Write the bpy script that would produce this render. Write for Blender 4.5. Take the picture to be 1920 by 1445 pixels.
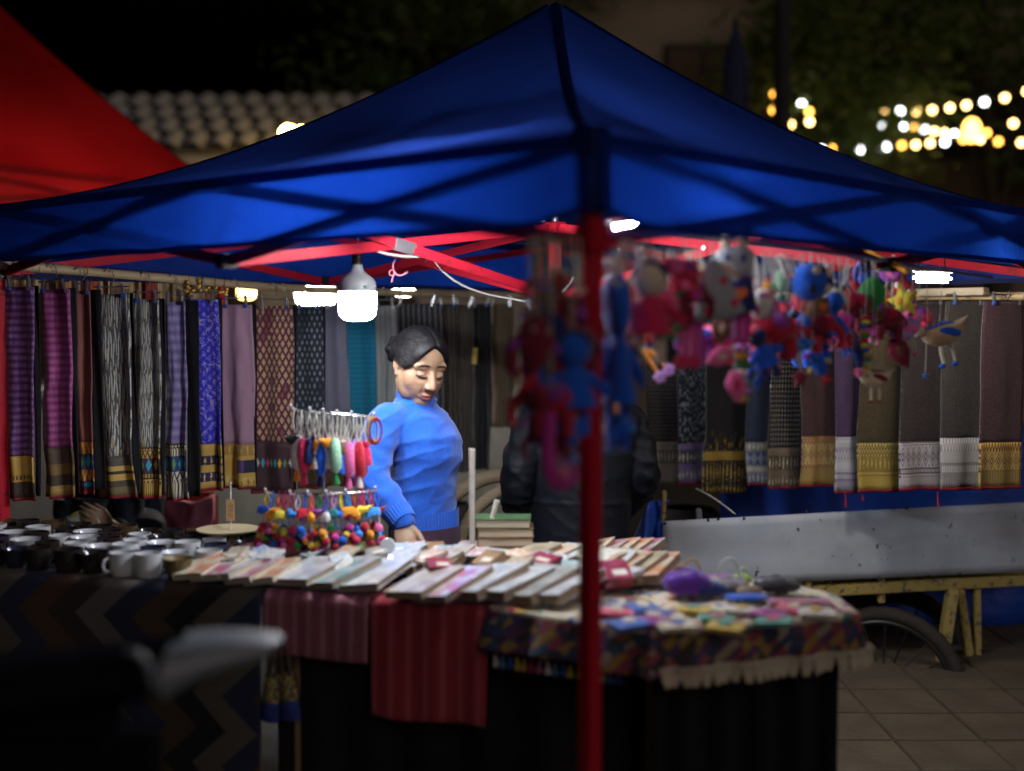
import bpy, bmesh, math, random
from mathutils import Vector, Matrix, Euler, noise as mnoise
rnd = random.Random(7)
for o in list(bpy.data.objects): bpy.data.objects.remove(o)
SC = bpy.context.scene
COL = SC.collection
R = math.radians
# ---------------------------------------------------------------- camera
F = 2383.0                       # focal length in photograph pixels (50 mm lens)
CAMZ = 1.45
PITCH = math.atan(122.5/F)
cd = bpy.data.cameras.new('camera'); cam = bpy.data.objects.new('camera', cd); COL.objects.link(cam)
cam.location = (0, 0, CAMZ); cam.rotation_euler = (math.pi/2-PITCH, 0, 0)
cd.sensor_fit = 'HORIZONTAL'; cd.lens = 50; cd.sensor_width = 1920*50/F
cd.clip_end = 400; cd.clip_start = .05
cd.dof.use_dof = True; cd.dof.focus_distance = 4.42; cd.dof.aperture_fstop = 1.05
SC.camera = cam
# ---------------------------------------------------------------- night sky and faint town glow
W = bpy.data.worlds.new('World'); SC.world = W; W.use_nodes = True
wn = W.node_tree.nodes; wl = W.node_tree.links; wn.clear()
wo = wn.new('ShaderNodeOutputWorld'); wb = wn.new('ShaderNodeBackground'); ws = wn.new('ShaderNodeTexSky')
ws.sky_type = 'NISHITA'; ws.sun_disc = False; ws.sun_elevation = R(-4.5); ws.sun_rotation = R(155)
wb.inputs[1].default_value = .10
wl.new(ws.outputs[0], wb.inputs[0]); wl.new(wb.outputs[0], wo.inputs[0])
sd = bpy.data.lights.new('street_glow', 'SUN'); so = bpy.data.objects.new('street_glow', sd); COL.objects.link(so)
sd.energy = .33; sd.angle = R(35); sd.color = (1, .84, .76)
so.rotation_euler = Vector((-.42, .80, -.42)).to_track_quat('-Z', 'Y').to_euler(); so.location = (4, -4, 6)
SC.view_settings.view_transform = 'Standard'; SC.view_settings.look = 'None'
SC.view_settings.exposure = .12; SC.view_settings.gamma = 1
SC.render.engine = 'CYCLES'
SC.cycles.max_bounces = 6; SC.cycles.diffuse_bounces = 3; SC.cycles.glossy_bounces = 2; SC.cycles.transmission_bounces = 4; SC.cycles.caustics_reflective = False; SC.cycles.caustics_refractive = False

# ---------------------------------------------------------------- placing helpers
_f = Vector((0, math.cos(PITCH), -math.sin(PITCH))); _u = Vector((0, math.sin(PITCH), math.cos(PITCH)))
def ray(px, py): return _f + Vector(((px-960)/F, 0, 0)) + _u*((722.5-py)/F)
def at(px, py, Y):
    r = ray(px, py); return Vector((0, 0, CAMZ)) + r*(Y/r.y)
def atz(px, py, z):
    r = ray(px, py); return Vector((0, 0, CAMZ)) + r*((z-CAMZ)/r.z)
def lerp(a, b, t): return a+(b-a)*t
def hexc(h):
    h = h.lstrip('#'); o = []
    for i in (0, 2, 4):
        c = int(h[i:i+2], 16)/255; o.append(c/12.92 if c <= .04045 else ((c+.055)/1.055)**2.4)
    return tuple(o)

# ---------------------------------------------------------------- node expression helper
class S:
    def __init__(s, T, k): s.T = T; s.k = k
    def _m(s, op, b=None, c=None): return s.T.math(op, s, b, c)
    def __add__(s, b): return s._m('ADD', b)
    __radd__ = __add__
    def __sub__(s, b): return s._m('SUBTRACT', b)
    def __rsub__(s, b): return s.T.math('SUBTRACT', b, s)
    def __mul__(s, b): return s._m('MULTIPLY', b)
    __rmul__ = __mul__
    def __truediv__(s, b): return s._m('DIVIDE', b)
    def __gt__(s, b): return s._m('GREATER_THAN', b)
    def __lt__(s, b): return s._m('LESS_THAN', b)
    def __neg__(s): return s*(-1)
    def fr(s): return s._m('FRACT')
    def fl(s): return s._m('FLOOR')
    def ab(s): return s._m('ABSOLUTE')
    def sin(s): return s._m('SINE')
    def pp(s, k): return s._m('PINGPONG', k)
    def mn(s, b): return s._m('MINIMUM', b)
    def mx(s, b): return s._m('MAXIMUM', b)
    def between(s, a, b): return (s > a)*(s < b)
    def ss(s, a, b):
        n = s.T.new('ShaderNodeMapRange'); n.interpolation_type = 'SMOOTHSTEP'; n.clamp = True
        s.T.put(n.inputs[0], s); n.inputs[1].default_value = a; n.inputs[2].default_value = b
        return S(s.T, n.outputs[0])
class Tree:
    def __init__(s, nt, coord='Object'):
        s.nt = nt; tc = s.new('ShaderNodeTexCoord'); s.co = tc.outputs[coord]
        sp = s.new('ShaderNodeSeparateXYZ'); nt.links.new(s.co, sp.inputs[0])
        s.x, s.y, s.z = (S(s, k) for k in sp.outputs)
    def new(s, t): return s.nt.nodes.new(t)
    def put(s, inp, v):
        if isinstance(v, S): s.nt.links.new(v.k, inp)
        elif isinstance(v, (tuple, list)): inp.default_value = (*v[:3], 1) if len(inp.default_value) == 4 else v[:3]
        elif v is not None: inp.default_value = v
    def math(s, op, a, b=None, c=None):
        n = s.new('ShaderNodeMath'); n.operation = op
        s.put(n.inputs[0], a)
        if b is not None: s.put(n.inputs[1], b)
        return S(s, n.outputs[0])
    def vec(s, x, y, z):
        n = s.new('ShaderNodeCombineXYZ')
        for i, v in enumerate((x, y, z)): s.put(n.inputs[i], v)
        return n.outputs[0]
    def noise(s, scale, detail=2, v=None, rough=.5, dist=0):
        n = s.new('ShaderNodeTexNoise'); n.inputs['Scale'].default_value = scale; n.inputs['Detail'].default_value = detail
        n.inputs['Roughness'].default_value = rough; n.inputs['Distortion'].default_value = dist
        s.nt.links.new(v if v is not None else s.co, n.inputs['Vector']); return S(s, n.outputs['Fac'])
    def voro(s, scale, v=None, out='Distance', rand=1):
        n = s.new('ShaderNodeTexVoronoi'); n.inputs['Scale'].default_value = scale; n.inputs['Randomness'].default_value = rand
        s.nt.links.new(v if v is not None else s.co, n.inputs['Vector']); return S(s, n.outputs[out])
    def mix(s, f, a, b):
        n = s.new('ShaderNodeMix'); n.data_type = 'RGBA'; s.put(n.inputs[0], f); s.put(n.inputs[6], a); s.put(n.inputs[7], b)
        return S(s, n.outputs[2])
    def mul(s, a, f):
        n = s.new('ShaderNodeVectorMath'); n.operation = 'SCALE'; s.put(n.inputs[0], a); s.put(n.inputs['Scale'], f); return S(s, n.outputs[0])
    def ramp(s, f, cols, const=True):
        n = s.new('ShaderNodeValToRGB'); cr = n.color_ramp; cr.interpolation = 'CONSTANT' if const else 'LINEAR'
        while len(cr.elements) < len(cols): cr.elements.new(.5)
        for i, c in enumerate(cols):
            cr.elements[i].position = i/len(cols) if const else i/(len(cols)-1); cr.elements[i].color = (*c, 1)
        s.put(n.inputs[0], f); return S(s, n.outputs[0])
    def attr(s, name):
        n = s.new('ShaderNodeAttribute'); n.attribute_name = name; return S(s, n.outputs['Color'])
MATS = {}
def mat(name, fn, rough=.7, metal=0, spec=.5, bump=None, bstr=.3, bdist=.01, trans=0, sheen=0, emit=None, coat=0, sss=0, alpha=None, transm=0, ior=1.45):
    """fn: colour tuple or function(Tree)->S colour; bump: function(Tree)->S height"""
    if name in MATS: return MATS[name]
    m = bpy.data.materials.new(name); m.use_nodes = True; nt = m.node_tree; nt.nodes.clear()
    T = Tree(nt); out = T.new('ShaderNodeOutputMaterial'); b = T.new('ShaderNodeBsdfPrincipled')
    c = fn(T) if callable(fn) else fn
    T.put(b.inputs['Base Color'], c)
    r = rough(T) if callable(rough) else rough
    T.put(b.inputs['Roughness'], r); T.put(b.inputs['Metallic'], metal); b.inputs['Specular IOR Level'].default_value = spec
    b.inputs['Coat Weight'].default_value = coat; b.inputs['Sheen Weight'].default_value = sheen
    b.inputs['Transmission Weight'].default_value = transm; b.inputs['IOR'].default_value = ior
    if sss:
        b.inputs['Subsurface Weight'].default_value = sss; b.inputs['Subsurface Radius'].default_value = (.004, .0016, .001); b.inputs['Subsurface Scale'].default_value = 1
    if emit: T.put(b.inputs['Emission Color'], emit[0]); b.inputs['Emission Strength'].default_value = emit[1]
    if bump:
        bn = T.new('ShaderNodeBump'); bn.inputs['Strength'].default_value = bstr; bn.inputs['Distance'].default_value = bdist
        T.put(bn.inputs['Height'], bump(T)); nt.links.new(bn.outputs[0], b.inputs['Normal'])
    sh = b.outputs[0]
    if trans:
        tr = T.new('ShaderNodeBsdfTranslucent'); T.put(tr.inputs['Color'], c); mx = T.new('ShaderNodeMixShader'); mx.inputs[0].default_value = trans
        nt.links.new(sh, mx.inputs[1]); nt.links.new(tr.outputs[0], mx.inputs[2]); sh = mx.outputs[0]
    nt.links.new(sh, out.inputs[0]); MATS[name] = m; return m
def flat(name, c, rough=.7, **k):
    """plain colour with slight mottling so that it never reads as uniform"""
    return mat(name, lambda T: T.mul(T.mix(0, c, c), T.noise(9, 4).ss(.2, .8)*.35+.8), rough, **k)
def felt(c):
    k = 'felt_%02x%02x%02x' % tuple(int(min(1, v)*255) for v in c)
    return mat(k, lambda T: T.mul(T.mix(T.voro(60) < .22, c, tuple(min(1, v*1.5+.02) for v in c)), T.noise(30, 3)*.7+.65), .9, sheen=.3, spec=.2, bump=lambda T: T.noise(160, 2), bstr=.5, bdist=.003)

# ---------------------------------------------------------------- mesh helpers
def basis(d):
    d = d.normalized(); a = Vector((0, 0, 1)) if abs(d.z) < .9 else Vector((1, 0, 0))
    s = d.cross(a).normalized(); return s, s.cross(d).normalized(), d
class MB:
    def __init__(s): s.v = []; s.f = []
    def add(s, vs, fs):
        o = len(s.v); s.v += [Vector(v) for v in vs]; s.f += [tuple(i+o for i in f) for f in fs]; return s
    def box(s, c, size, rot=None, bev=0):
        M = rot if isinstance(rot, Matrix) else (Euler(rot).to_matrix() if rot else Matrix.Identity(3)); c = Vector(c)
        bm = bmesh.new(); bmesh.ops.create_cube(bm, size=1)
        for v in bm.verts: v.co = Vector((v.co.x*size[0], v.co.y*size[1], v.co.z*size[2]))
        if bev: bmesh.ops.bevel(bm, geom=bm.edges[:], offset=bev, segments=2, affect='EDGES')
        bm.verts.ensure_lookup_table(); bm.verts.index_update()
        s.add([c+M@v.co for v in bm.verts], [[v.index for v in f.verts] for f in bm.faces]); bm.free(); return s
    def bar(s, a, b, w, h, bev=0):
        a, b = Vector(a), Vector(b); x, y, d = basis(b-a); M = Matrix((x, y, d)).transposed()
        return s.box((a+b)/2, (w, h, (b-a).length), M, bev)
    def tube(s, pts, rad, n=8, cap=True, flat=1, up=None):
        pts = [Vector(p) for p in pts]; rs = rad if isinstance(rad, (list, tuple)) else [rad]*len(pts)
        vs = []; fs = []; x = y = None
        for i, p in enumerate(pts):
            d = (pts[min(i+1, len(pts)-1)]-pts[max(i-1, 0)]).normalized()
            if x is None:
                x, y, _ = basis(d)
                if up is not None: x = d.cross(Vector(up)).normalized(); y = x.cross(d)
            else: x = (x-d*x.dot(d)).normalized(); y = x.cross(d)
            for k in range(n):
                a = 2*math.pi*k/n; vs.append(p+x*math.cos(a)*rs[i]+y*math.sin(a)*rs[i]*flat)
        for i in range(len(pts)-1):
            for k in range(n): fs.append((i*n+k, i*n+(k+1) % n, (i+1)*n+(k+1) % n, (i+1)*n+k))
        if cap: fs.append(tuple(range(n-1, -1, -1))); fs.append(tuple((len(pts)-1)*n+k for k in range(n)))
        return s.add(vs, fs)
    def lathe(s, prof, n=24, c=(0, 0, 0), axis=None):
        c = Vector(c); M = axis or Matrix.Identity(3); vs = []; fs = []
        for r, z in prof:
            for k in range(n):
                a = 2*math.pi*k/n; vs.append(c+M@Vector((r*math.cos(a), r*math.sin(a), z)))
        for i in range(len(prof)-1):
            for k in range(n): fs.append((i*n+k, i*n+(k+1) % n, (i+1)*n+(k+1) % n, (i+1)*n+k))
        if prof[0][0] > 0: fs.append(tuple(range(n-1, -1, -1)))
        if prof[-1][0] > 0: fs.append(tuple((len(prof)-1)*n+k for k in range(n)))
        return s.add(vs, fs)
    def ball(s, c, r, rot=None, n=14, m=9):
        c = Vector(c); r = (r, r, r) if not isinstance(r, (tuple, list)) else r
        M = Euler(rot).to_matrix() if rot and not isinstance(rot, Matrix) else (rot or Matrix.Identity(3)); vs = []; fs = []
        vs.append(c+M@Vector((0, 0, r[2])))
        for i in range(1, m):
            t = math.pi*i/m
            for k in range(n):
                a = 2*math.pi*k/n; vs.append(c+M@Vector((r[0]*math.sin(t)*math.cos(a), r[1]*math.sin(t)*math.sin(a), r[2]*math.cos(t))))
        vs.append(c+M@Vector((0, 0, -r[2])))
        for k in range(n): fs.append((0, 1+k, 1+(k+1) % n)); fs.append((len(vs)-1, 1+(m-2)*n+(k+1) % n, 1+(m-2)*n+k))
        for i in range(m-2):
            for k in range(n): fs.append((1+i*n+k, 1+(i+1)*n+k, 1+(i+1)*n+(k+1) % n, 1+i*n+(k+1) % n))
        return s.add(vs, fs)
    def torus(s, c, R_, r, M=None, n=28, m=8, a0=0, a1=2*math.pi, flat=1):
        c = Vector(c); M = M or Matrix.Identity(3); full = abs(a1-a0-2*math.pi) < 1e-6; k_ = n if full else n+1; vs = []; fs = []
        for i in range(k_):
            a = a0+(a1-a0)*i/n
            for j in range(m):
                b = 2*math.pi*j/m; q = R_+r*math.cos(b); vs.append(c+M@Vector((q*math.cos(a), q*math.sin(a), r*flat*math.sin(b))))
        for i in range(n):
            i2 = (i+1) % k_
            for j in range(m): fs.append((i*m+j, i2*m+j, i2*m+(j+1) % m, i*m+(j+1) % m))
        return s.add(vs, fs)
    def grid(s, fn, nu, nv):
        vs = [fn(i/nu, j/nv) for j in range(nv+1) for i in range(nu+1)]; fs = []
        for j in range(nv):
            for i in range(nu): a = j*(nu+1)+i; fs.append((a, a+1, a+nu+2, a+nu+1))
        return s.add(vs, fs)
    def slab(s, fn, nu, nv, th):
        """grid with thickness: fn(u,v)->Vector, th: Vector offset for the back face"""
        th = Vector(th); o = len(s.v); s.grid(fn, nu, nv); n = (nu+1)*(nv+1); fr = s.f[-nu*nv:]
        s.v += [v+th for v in s.v[o:o+n]]; s.f += [tuple(i+n for i in reversed(f)) for f in fr]
        e = [i for i in range(nu+1)]+[j*(nu+1)+nu for j in range(1, nv+1)]+[nv*(nu+1)+i for i in range(nu-1, -1, -1)]+[j*(nu+1) for j in range(nv-1, 0, -1)]
        for a, b in zip(e, e[1:]+e[:1]): s.f.append((o+b, o+a, o+a+n, o+b+n))
        return s
    def prism(s, pts, th, M=None, c=(0, 0, 0)):
        """flat polygon in local xz, thickness along y, centred"""
        M = M or Matrix.Identity(3); c = Vector(c); n = len(pts); vs = []
        for sgn in (-.5, .5):
            for x, z in pts: vs.append(c+M@Vector((x, th*sgn, z)))
        fs = [tuple(range(n)), tuple(range(2*n-1, n-1, -1))]+[(i, n+i, n+(i+1) % n, (i+1) % n) for i in range(n)]
        return s.add(vs, fs)
    def mesh(s, name, smooth=True, ang=40):
        me = bpy.data.meshes.new(name); me.from_pydata([tuple(v) for v in s.v], [], s.f)
        bm = bmesh.new(); bm.from_mesh(me); bmesh.ops.recalc_face_normals(bm, faces=bm.faces); bm.to_mesh(me); bm.free()
        if smooth:
            me.polygons.foreach_set('use_smooth', [True]*len(me.polygons))
            if ang: me.set_sharp_from_angle(angle=R(ang))
        me.update(); return me
    def build(s, name, m, parent=None, world=True, smooth=True, ang=40):
        if parent is not None and world:
            q = parent; off = Vector()
            while q is not None: off += q.location; q = q.parent
            for v in s.v: v -= off
        me = s.mesh(name, smooth, ang); me.materials.append(m)
        o = bpy.data.objects.new(name, me); COL.objects.link(o); o.parent = parent; return o
def tag(o, label=None, cat=None, group=None, kind=None):
    if label: o['label'] = label
    if cat: o['category'] = cat
    if group: o['group'] = group
    if kind: o['kind'] = kind
    return o
def thing(name, label, cat, loc=(0, 0, 0), group=None, rot=None, scale=None):
    o = bpy.data.objects.new(name, None); COL.objects.link(o); o.location = loc; o.empty_display_size = .05
    if rot: o.rotation_euler = rot
    if scale: o.scale = (scale,)*3 if not isinstance(scale, (tuple, list)) else scale
    return tag(o, label, cat, group)
CACHE = {}
def part(root, name, key, builder, m, loc=(0, 0, 0), rot=(0, 0, 0), scale=1, smooth=True, ang=40):
    """child that shares cached mesh data; its material sits on the object"""
    if key not in CACHE:
        mb = MB(); builder(mb); CACHE[key] = mb.mesh(name, smooth, ang); CACHE[key].materials.append(m)
    o = bpy.data.objects.new(name, CACHE[key]); COL.objects.link(o); o.parent = root
    o.location = loc; o.rotation_euler = rot; o.scale = (scale,)*3 if not isinstance(scale, (tuple, list)) else scale
    o.material_slots[0].link = 'OBJECT'; o.material_slots[0].material = m
    return o
def remesh(mb, voxel, it=4, fac=.5):
    me = bpy.data.meshes.new('tmp'); me.from_pydata([tuple(v) for v in mb.v], [], mb.f)
    bm = bmesh.new(); bm.from_mesh(me); bmesh.ops.recalc_face_normals(bm, faces=bm.faces); bm.to_mesh(me); bm.free()
    ob = bpy.data.objects.new('tmp', me); COL.objects.link(ob)
    r = ob.modifiers.new('r', 'REMESH'); r.mode = 'VOXEL'; r.voxel_size = voxel; r.use_smooth_shade = True
    if it: q = ob.modifiers.new('s', 'SMOOTH'); q.iterations = it; q.factor = fac
    dg = bpy.context.evaluated_depsgraph_get(); m2 = bpy.data.meshes.new_from_object(ob.evaluated_get(dg))
    bpy.data.objects.remove(ob); bpy.data.meshes.remove(me)
    m2.polygons.foreach_set('use_smooth', [True]*len(m2.polygons)); return m2
def bez(a, b, c, d, n=10):
    a, b, c, d = map(Vector, (a, b, c, d)); o = []
    for i in range(n+1):
        t = i/n; o.append(a*(1-t)**3+b*3*t*(1-t)**2+c*3*t*t*(1-t)+d*t**3)
    return o
def nz(x, y, z): return mnoise.noise(Vector((x, y, z)))
# ================================================================ setting
ASPH = mat('asphalt', lambda T: T.mul(T.mix(T.noise(60, 6), (.03, .03, .032), (.07, .068, .065)), T.noise(1.3, 3)+.5), .85, bump=lambda T: T.noise(220, 3), bstr=.5, bdist=.01)
g = MB().grid(lambda u, v: Vector((-90+180*u, -30+200*v, 0)), 8, 8).build('ground', ASPH); tag(g, kind='structure')

SLAB = mat('tan_paving', lambda T: T.mul(T.mix(T.noise(7, 4), (.075, .058, .04), (.14, .11, .072)), T.noise(60, 3)*.4+T.noise(2.5, 4)*.7+.4), .85, bump=lambda T: T.noise(50, 4), bstr=.4)
def slab_mesh(mb): mb.box((0, 0, .010), (.294, .294, .03), None, .004)
for i in range(12):
    for j in range(13):
        part(g, 'paving_slab', 'paving_slab', slab_mesh, SLAB, (.55+i*.30, 3.2+j*.30, rnd.uniform(0, .004)), (rnd.uniform(-.006, .006), rnd.uniform(-.006, .006), rnd.choice((0, 1.5708, 3.1416))))
RED = mat('red_steel', lambda T: T.mix(T.noise(24, 5).ss(.60, .75), (.46, .012, .030), (.20, .014, .018)), lambda T: T.noise(14, 3)*.3+.40, spec=.22, bump=lambda T: T.noise(70, 2), bstr=.1)
BLK = flat('black_plastic', (.012, .012, .014), .45)
ZINC = flat('zinc_plated_metal', (.55, .56, .58), .35, metal=.9)
def tarp(name, c, c2, tr):
    return mat(name, lambda T: T.mul(T.mix(T.noise(2.2, 5).ss(.3, .75), c, c2), T.noise(320, 1)*.3+.85), .55, spec=.35, trans=tr,
               bump=lambda T: T.noise(5, 4, dist=.6)+T.noise(240, 1)*.06, bstr=.55, bdist=.05)
BLUE = tarp('blue_canopy_cloth', (.004, .033, .30), (.006, .046, .38), .44)
ROOFB = tarp('blue_coated_roof_cloth', (.009, .030, .20), (.014, .040, .26), .36)
BLUE_HEM = tarp('blue_canopy_hem', (.002, .012, .10), (.002, .016, .13), .35)
REDC = tarp('red_canopy_cloth', (.50, .006, .010), (.60, .012, .014), .6)

def canopy(root, C, Lv, Rv, ztop, zbot, zpeak, sag, cloth, hem, cup=.03, nmid=True, seed=1, drop_far=0, roof=None):
    """pop-up tent cloth: four concave roof panels and four hanging valances. C near corner, Lv and Rv whole sides"""
    K = [C, C+Lv, C+Lv+Rv, C+Rv]; ctr = (K[0]+K[2])/2
    P = Vector((ctr.x, ctr.y, zpeak))
    for i in range(4):
        a, b = K[i].copy(), K[(i+1) % 4].copy(); a.z = b.z = ztop
        nrm = Vector((b.y-a.y, a.x-b.x, 0)).normalized()
        if (ctr-a).dot(nrm) > 0: nrm = -nrm
        def pan(u, v, a=a, b=b):
            p = lerp(lerp(a, b, u), P, v); s = 4*v*(1-v)
            p.z -= sag*s*(1-.25*v)+.012*math.sin(math.pi*2*u)**2*(1-v)*0
            e_ = min(1, 14*min(u, 1-u)); p.z += (.018*nz(p.x*2.2, p.y*2.2, seed)+.010*nz(p.x*7, p.y*7, seed+3)*(1-v))*min(1, s*3)*e_
            return p
        MB().grid(pan, 56, 36).build('roof_panel', roof or cloth, root, ang=0)
        ln = (b-a).length
        def val(u, v, a=a, b=b, nrm=nrm, zt=ztop-.001, zb=zbot-(drop_far if i in (1, 2) else 0)):
            p = lerp(a, b, u); e = abs(math.sin(2*math.pi*u)) if nmid else math.sin(math.pi*u)
            c = min(u, 1-u); lift = cup*math.exp(-(c*ln/.09)**2)
            drop = (zt-zb)-lift+.006*nz(u*9, i*3.1, seed); p.z = zt-drop*v
            return p+nrm*(.012+.010*v+.014*v*e*nz(u*7, v*1.5, i+seed)+.006*math.sin(v*3.1)*nz(u*22, v, i))
        MB().grid(val, 60, 8).build('valance', cloth, root, ang=0)
        MB().grid(lambda u, v: val(u, .93+.075*v)-nrm*.004, 60, 1).build('hem', hem, root, ang=0)
        MB().grid(lambda u, v: val(u, .16*v)-nrm*.004, 60, 1).build('seam_tape', hem, root, ang=0)
        def hip(u, v, a=a):
            p = lerp(a, P, v*.985); s = 4*v*(1-v); p.z -= sag*s*(1-.25*v)-.004
            t = (P-a).cross(Vector((0, 0, 1))).normalized(); return p+t*(u-.5)*.035+Vector((0, 0, -.012*abs(u-.5)*2))
        MB().grid(hip, 2, 22).build('seam', hem, root, ang=0)
    return K, P

def truss_bar(root, a, b, w=.030, h=.014, m=None):
    a, b = Vector(a), Vector(b); d = (b-a); side = d.cross(Vector((0, 0, 1))).normalized(); up = side.cross(d).normalized()
    M = Matrix((side, up, d.normalized())).transposed()
    MB().box((a+b)/2, (h, w, d.length), M, .002).build('truss_bar', m or RED, root, ang=30)

# ---- the blue tent over the stall
CX = Vector((.161, 2.56, 0)); ang = R(41.5)
LV = Vector((-math.cos(ang), math.sin(ang), 0))*2.54; RV = Vector((math.sin(ang), math.cos(ang), 0))*2.84
ZT, ZB, ZP = 1.826, 1.638, 2.55
tent = thing('canopy_tent', 'blue cloth canopy tent with red scissor frame covering the textile stall', 'tent', (CX.x, CX.y, 0))
K, PK = canopy(tent, CX, LV, RV, ZT, ZB, ZP, .13, BLUE, BLUE_HEM, drop_far=.05, roof=ROOFB)
ctr = Vector((PK.x, PK.y, 0))
for k in K:
    ow = (k-ctr).normalized(); ow.z = 0; c_ = k+ow*.016; tg_ = Vector((-ow.y, ow.x, 0))
    MB().grid(lambda u, v: c_+tg_*(u-.5)*.075+ow*(-.045*abs(u-.5)*2+.004)+Vector((0, 0, lerp(ZT+.012, ZB+.028, v))), 8, 6).build('corner_shade_strip', BLUE_HEM, tent, ang=0)  # dark strip closes the corner gap, standing in for the leg's silhouette
for i, k in enumerate(K):
    inw = (ctr-k).normalized()*.03; b = k+inw
    o = MB().box((b.x, b.y, .86), (.036, .036, 1.70), (0, 0, ang), .003).build('leg', RED, tent)
    o2 = MB().box((b.x, b.y, .025), (.09, .09, .05), (0, 0, ang), .006).build('foot', BLK, o, world=True)
    MB().box((b.x, b.y, 1.745), (.028, .028, .12), (0, 0, ang), .003).build('leg_top', RED, tent)
    MB().box((b.x, b.y, 1.795), (.06, .06, .045), (0, 0, ang), .006).build('corner_bracket', BLK, tent)
    MB().box((b.x, b.y, 1.615), (.056, .056, .06), (0, 0, ang), .006).build('corner_bracket', RED if i == 0 else BLK, tent)
    if i == 2:
        MB().box((b.x, b.y, 1.50), (.0372, .0372, .085), (0, 0, ang), .003).build('leg_sleeve', flat('pale_tape', (.6, .6, .66)), tent)
TT, TB = 1.80, 1.607; HT, HB = 1.768, 1.534
for i in range(4):
    a, b = K[i], K[(i+1) % 4]; inw = ((ctr-(a+b)/2).normalized())*.035; d = (b-a).normalized()*.03
    m = (a+b)/2+inw; a2 = a+inw+d; b2 = b+inw-d
    off = inw.normalized()*.012
    for p, q in ((a2, m), (m, b2)):
        truss_bar(tent, p+Vector((0, 0, TT)), q+Vector((0, 0, TB)))
        truss_bar(tent, p+off*1.3+Vector((0, 0, TB)), q+off*1.3+Vector((0, 0, TT)))
        c = (p+q)/2+off*.6
        MB().tube([c-off*1.6+Vector((0, 0, (TT+TB)/2)), c+off*1.6+Vector((0, 0, (TT+TB)/2))], .007, 8).build('bolt', ZINC, tent)
    MB().box((m.x, m.y, TT), (.05, .05, .04), (0, 0, ang), .005).build('joint', BLK, tent)
    MB().box((m.x, m.y, TB), (.05, .05, .04), (0, 0, ang), .005).build('joint', BLK, tent)
    # inner scissor truss from this side's middle to the hub
    h = ctr-inw.normalized()*-.03; hh = ctr+(m-ctr).normalized()*.03; sd_ = (hh-m).cross(Vector((0, 0, 1))).normalized()*.016
    mi = m+(ctr-m).normalized()*.02
    # each bar has a pale cast end piece
    for (p, q, s) in ((mi+Vector((0, 0, TT)), hh+Vector((0, 0, HB)), sd_), (mi+Vector((0, 0, TB)), hh+Vector((0, 0, HT)), -sd_)):
        truss_bar(tent, p+s*.5, q+s*.5)
    pm = lerp(mi+Vector((0, 0, TT)), hh+Vector((0, 0, HB)), .47)+sd_*.5
    if i == 0:
        dd = (hh+Vector((0, 0, HB))-mi-Vector((0, 0, TT))).normalized()
        MB().bar(pm-dd*.04, pm+dd*.04, .018, .036, .002).build('coupling', ZINC, tent)
    c = (mi+hh)/2+Vector((0, 0, (TT+TB+HT+HB)/4)); MB().tube([c-sd_*1.1, c+sd_*1.1], .008, 8).build('bolt', ZINC, tent)
MB().box((ctr.x, ctr.y, (HT+HB)/2), (.034, .034, HT-HB), (0, 0, ang), .003).build('centre_post', RED, tent)
MB().tube([(ctr.x, ctr.y, HT), (ctr.x, ctr.y, ZP-.012)], .012, 10).build('centre_post', ZINC, tent)
MB().box((ctr.x, ctr.y, HT), (.062, .062, .045), (0, 0, ang), .005).build('hub', RED, tent)
MB().box((ctr.x, ctr.y, HB), (.062, .062, .045), (0, 0, ang), .005).build('hub', BLK, tent)

# ---- lit lamps of the stall
def glow(name, c, s): return mat(name, (.8, .8, .8), .4, emit=(c, s))
GLOW = glow('cool_white_diffuser', (.93, .97, 1.0), 88)
HOUS = mat('grey_lamp_housing', lambda T: T.mul(T.mix(T.noise(30, 4), (.20, .21, .22), (.26, .27, .28)), 1.0), .45)
def bulb(loc, s, label, gm, hook=.05, name='hanging_bulb'):
    t = thing(name, label, 'lamp', loc)
    MB().lathe([(.0, -.052), (.030, -.0505), (.047, -.044), (.0565, -.032), (.060, -.014), (.060, .042)], 40, (0, 0, 0)).build('diffuser', gm, t, world=False, ang=60).scale = (s,)*3
    MB().lathe([(.0605, .0415), (.0605, .060), (.059, .070), (.052, .082), (.036, .094), (.024, .104), (.018, .116), (.016, .128), (0, .128)], 40).build('housing', HOUS, t, world=False, ang=60).scale = (s,)*3
    k = MB().lathe([(0, .126), (.0165, .126), (.0165, .166), (.013, .170), (0, .170)], 20)
    for j in range(3): k.torus((0, 0, .134+j*.011), .0165, .0016, n=20, m=5)
    k.build('socket', BLK, t, world=False).scale = (s,)*3
    h = MB().tube([(0, 0, .168), (.004, 0, .168+hook*.5), (.002, 0, .168+hook)], .002, 6); h.torus((.002, 0, .168+hook+.009), .009, .002, Matrix.Rotation(R(90), 3, 'X'), 14, 5)
    h.build('hook', ZINC, t, world=False).scale = (s,)*3
    return t
lp = at(670, 572, 3.98)
lamp = bulb(lp, .985, 'large grey and white LED bulb hanging lit above the woman in blue', GLOW)
MB().ball((.030, -.052, .055), (.006, .003, .005)).build('button', flat('dark_green_plastic', (.02, .09, .05), .4), lamp, world=False)
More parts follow.
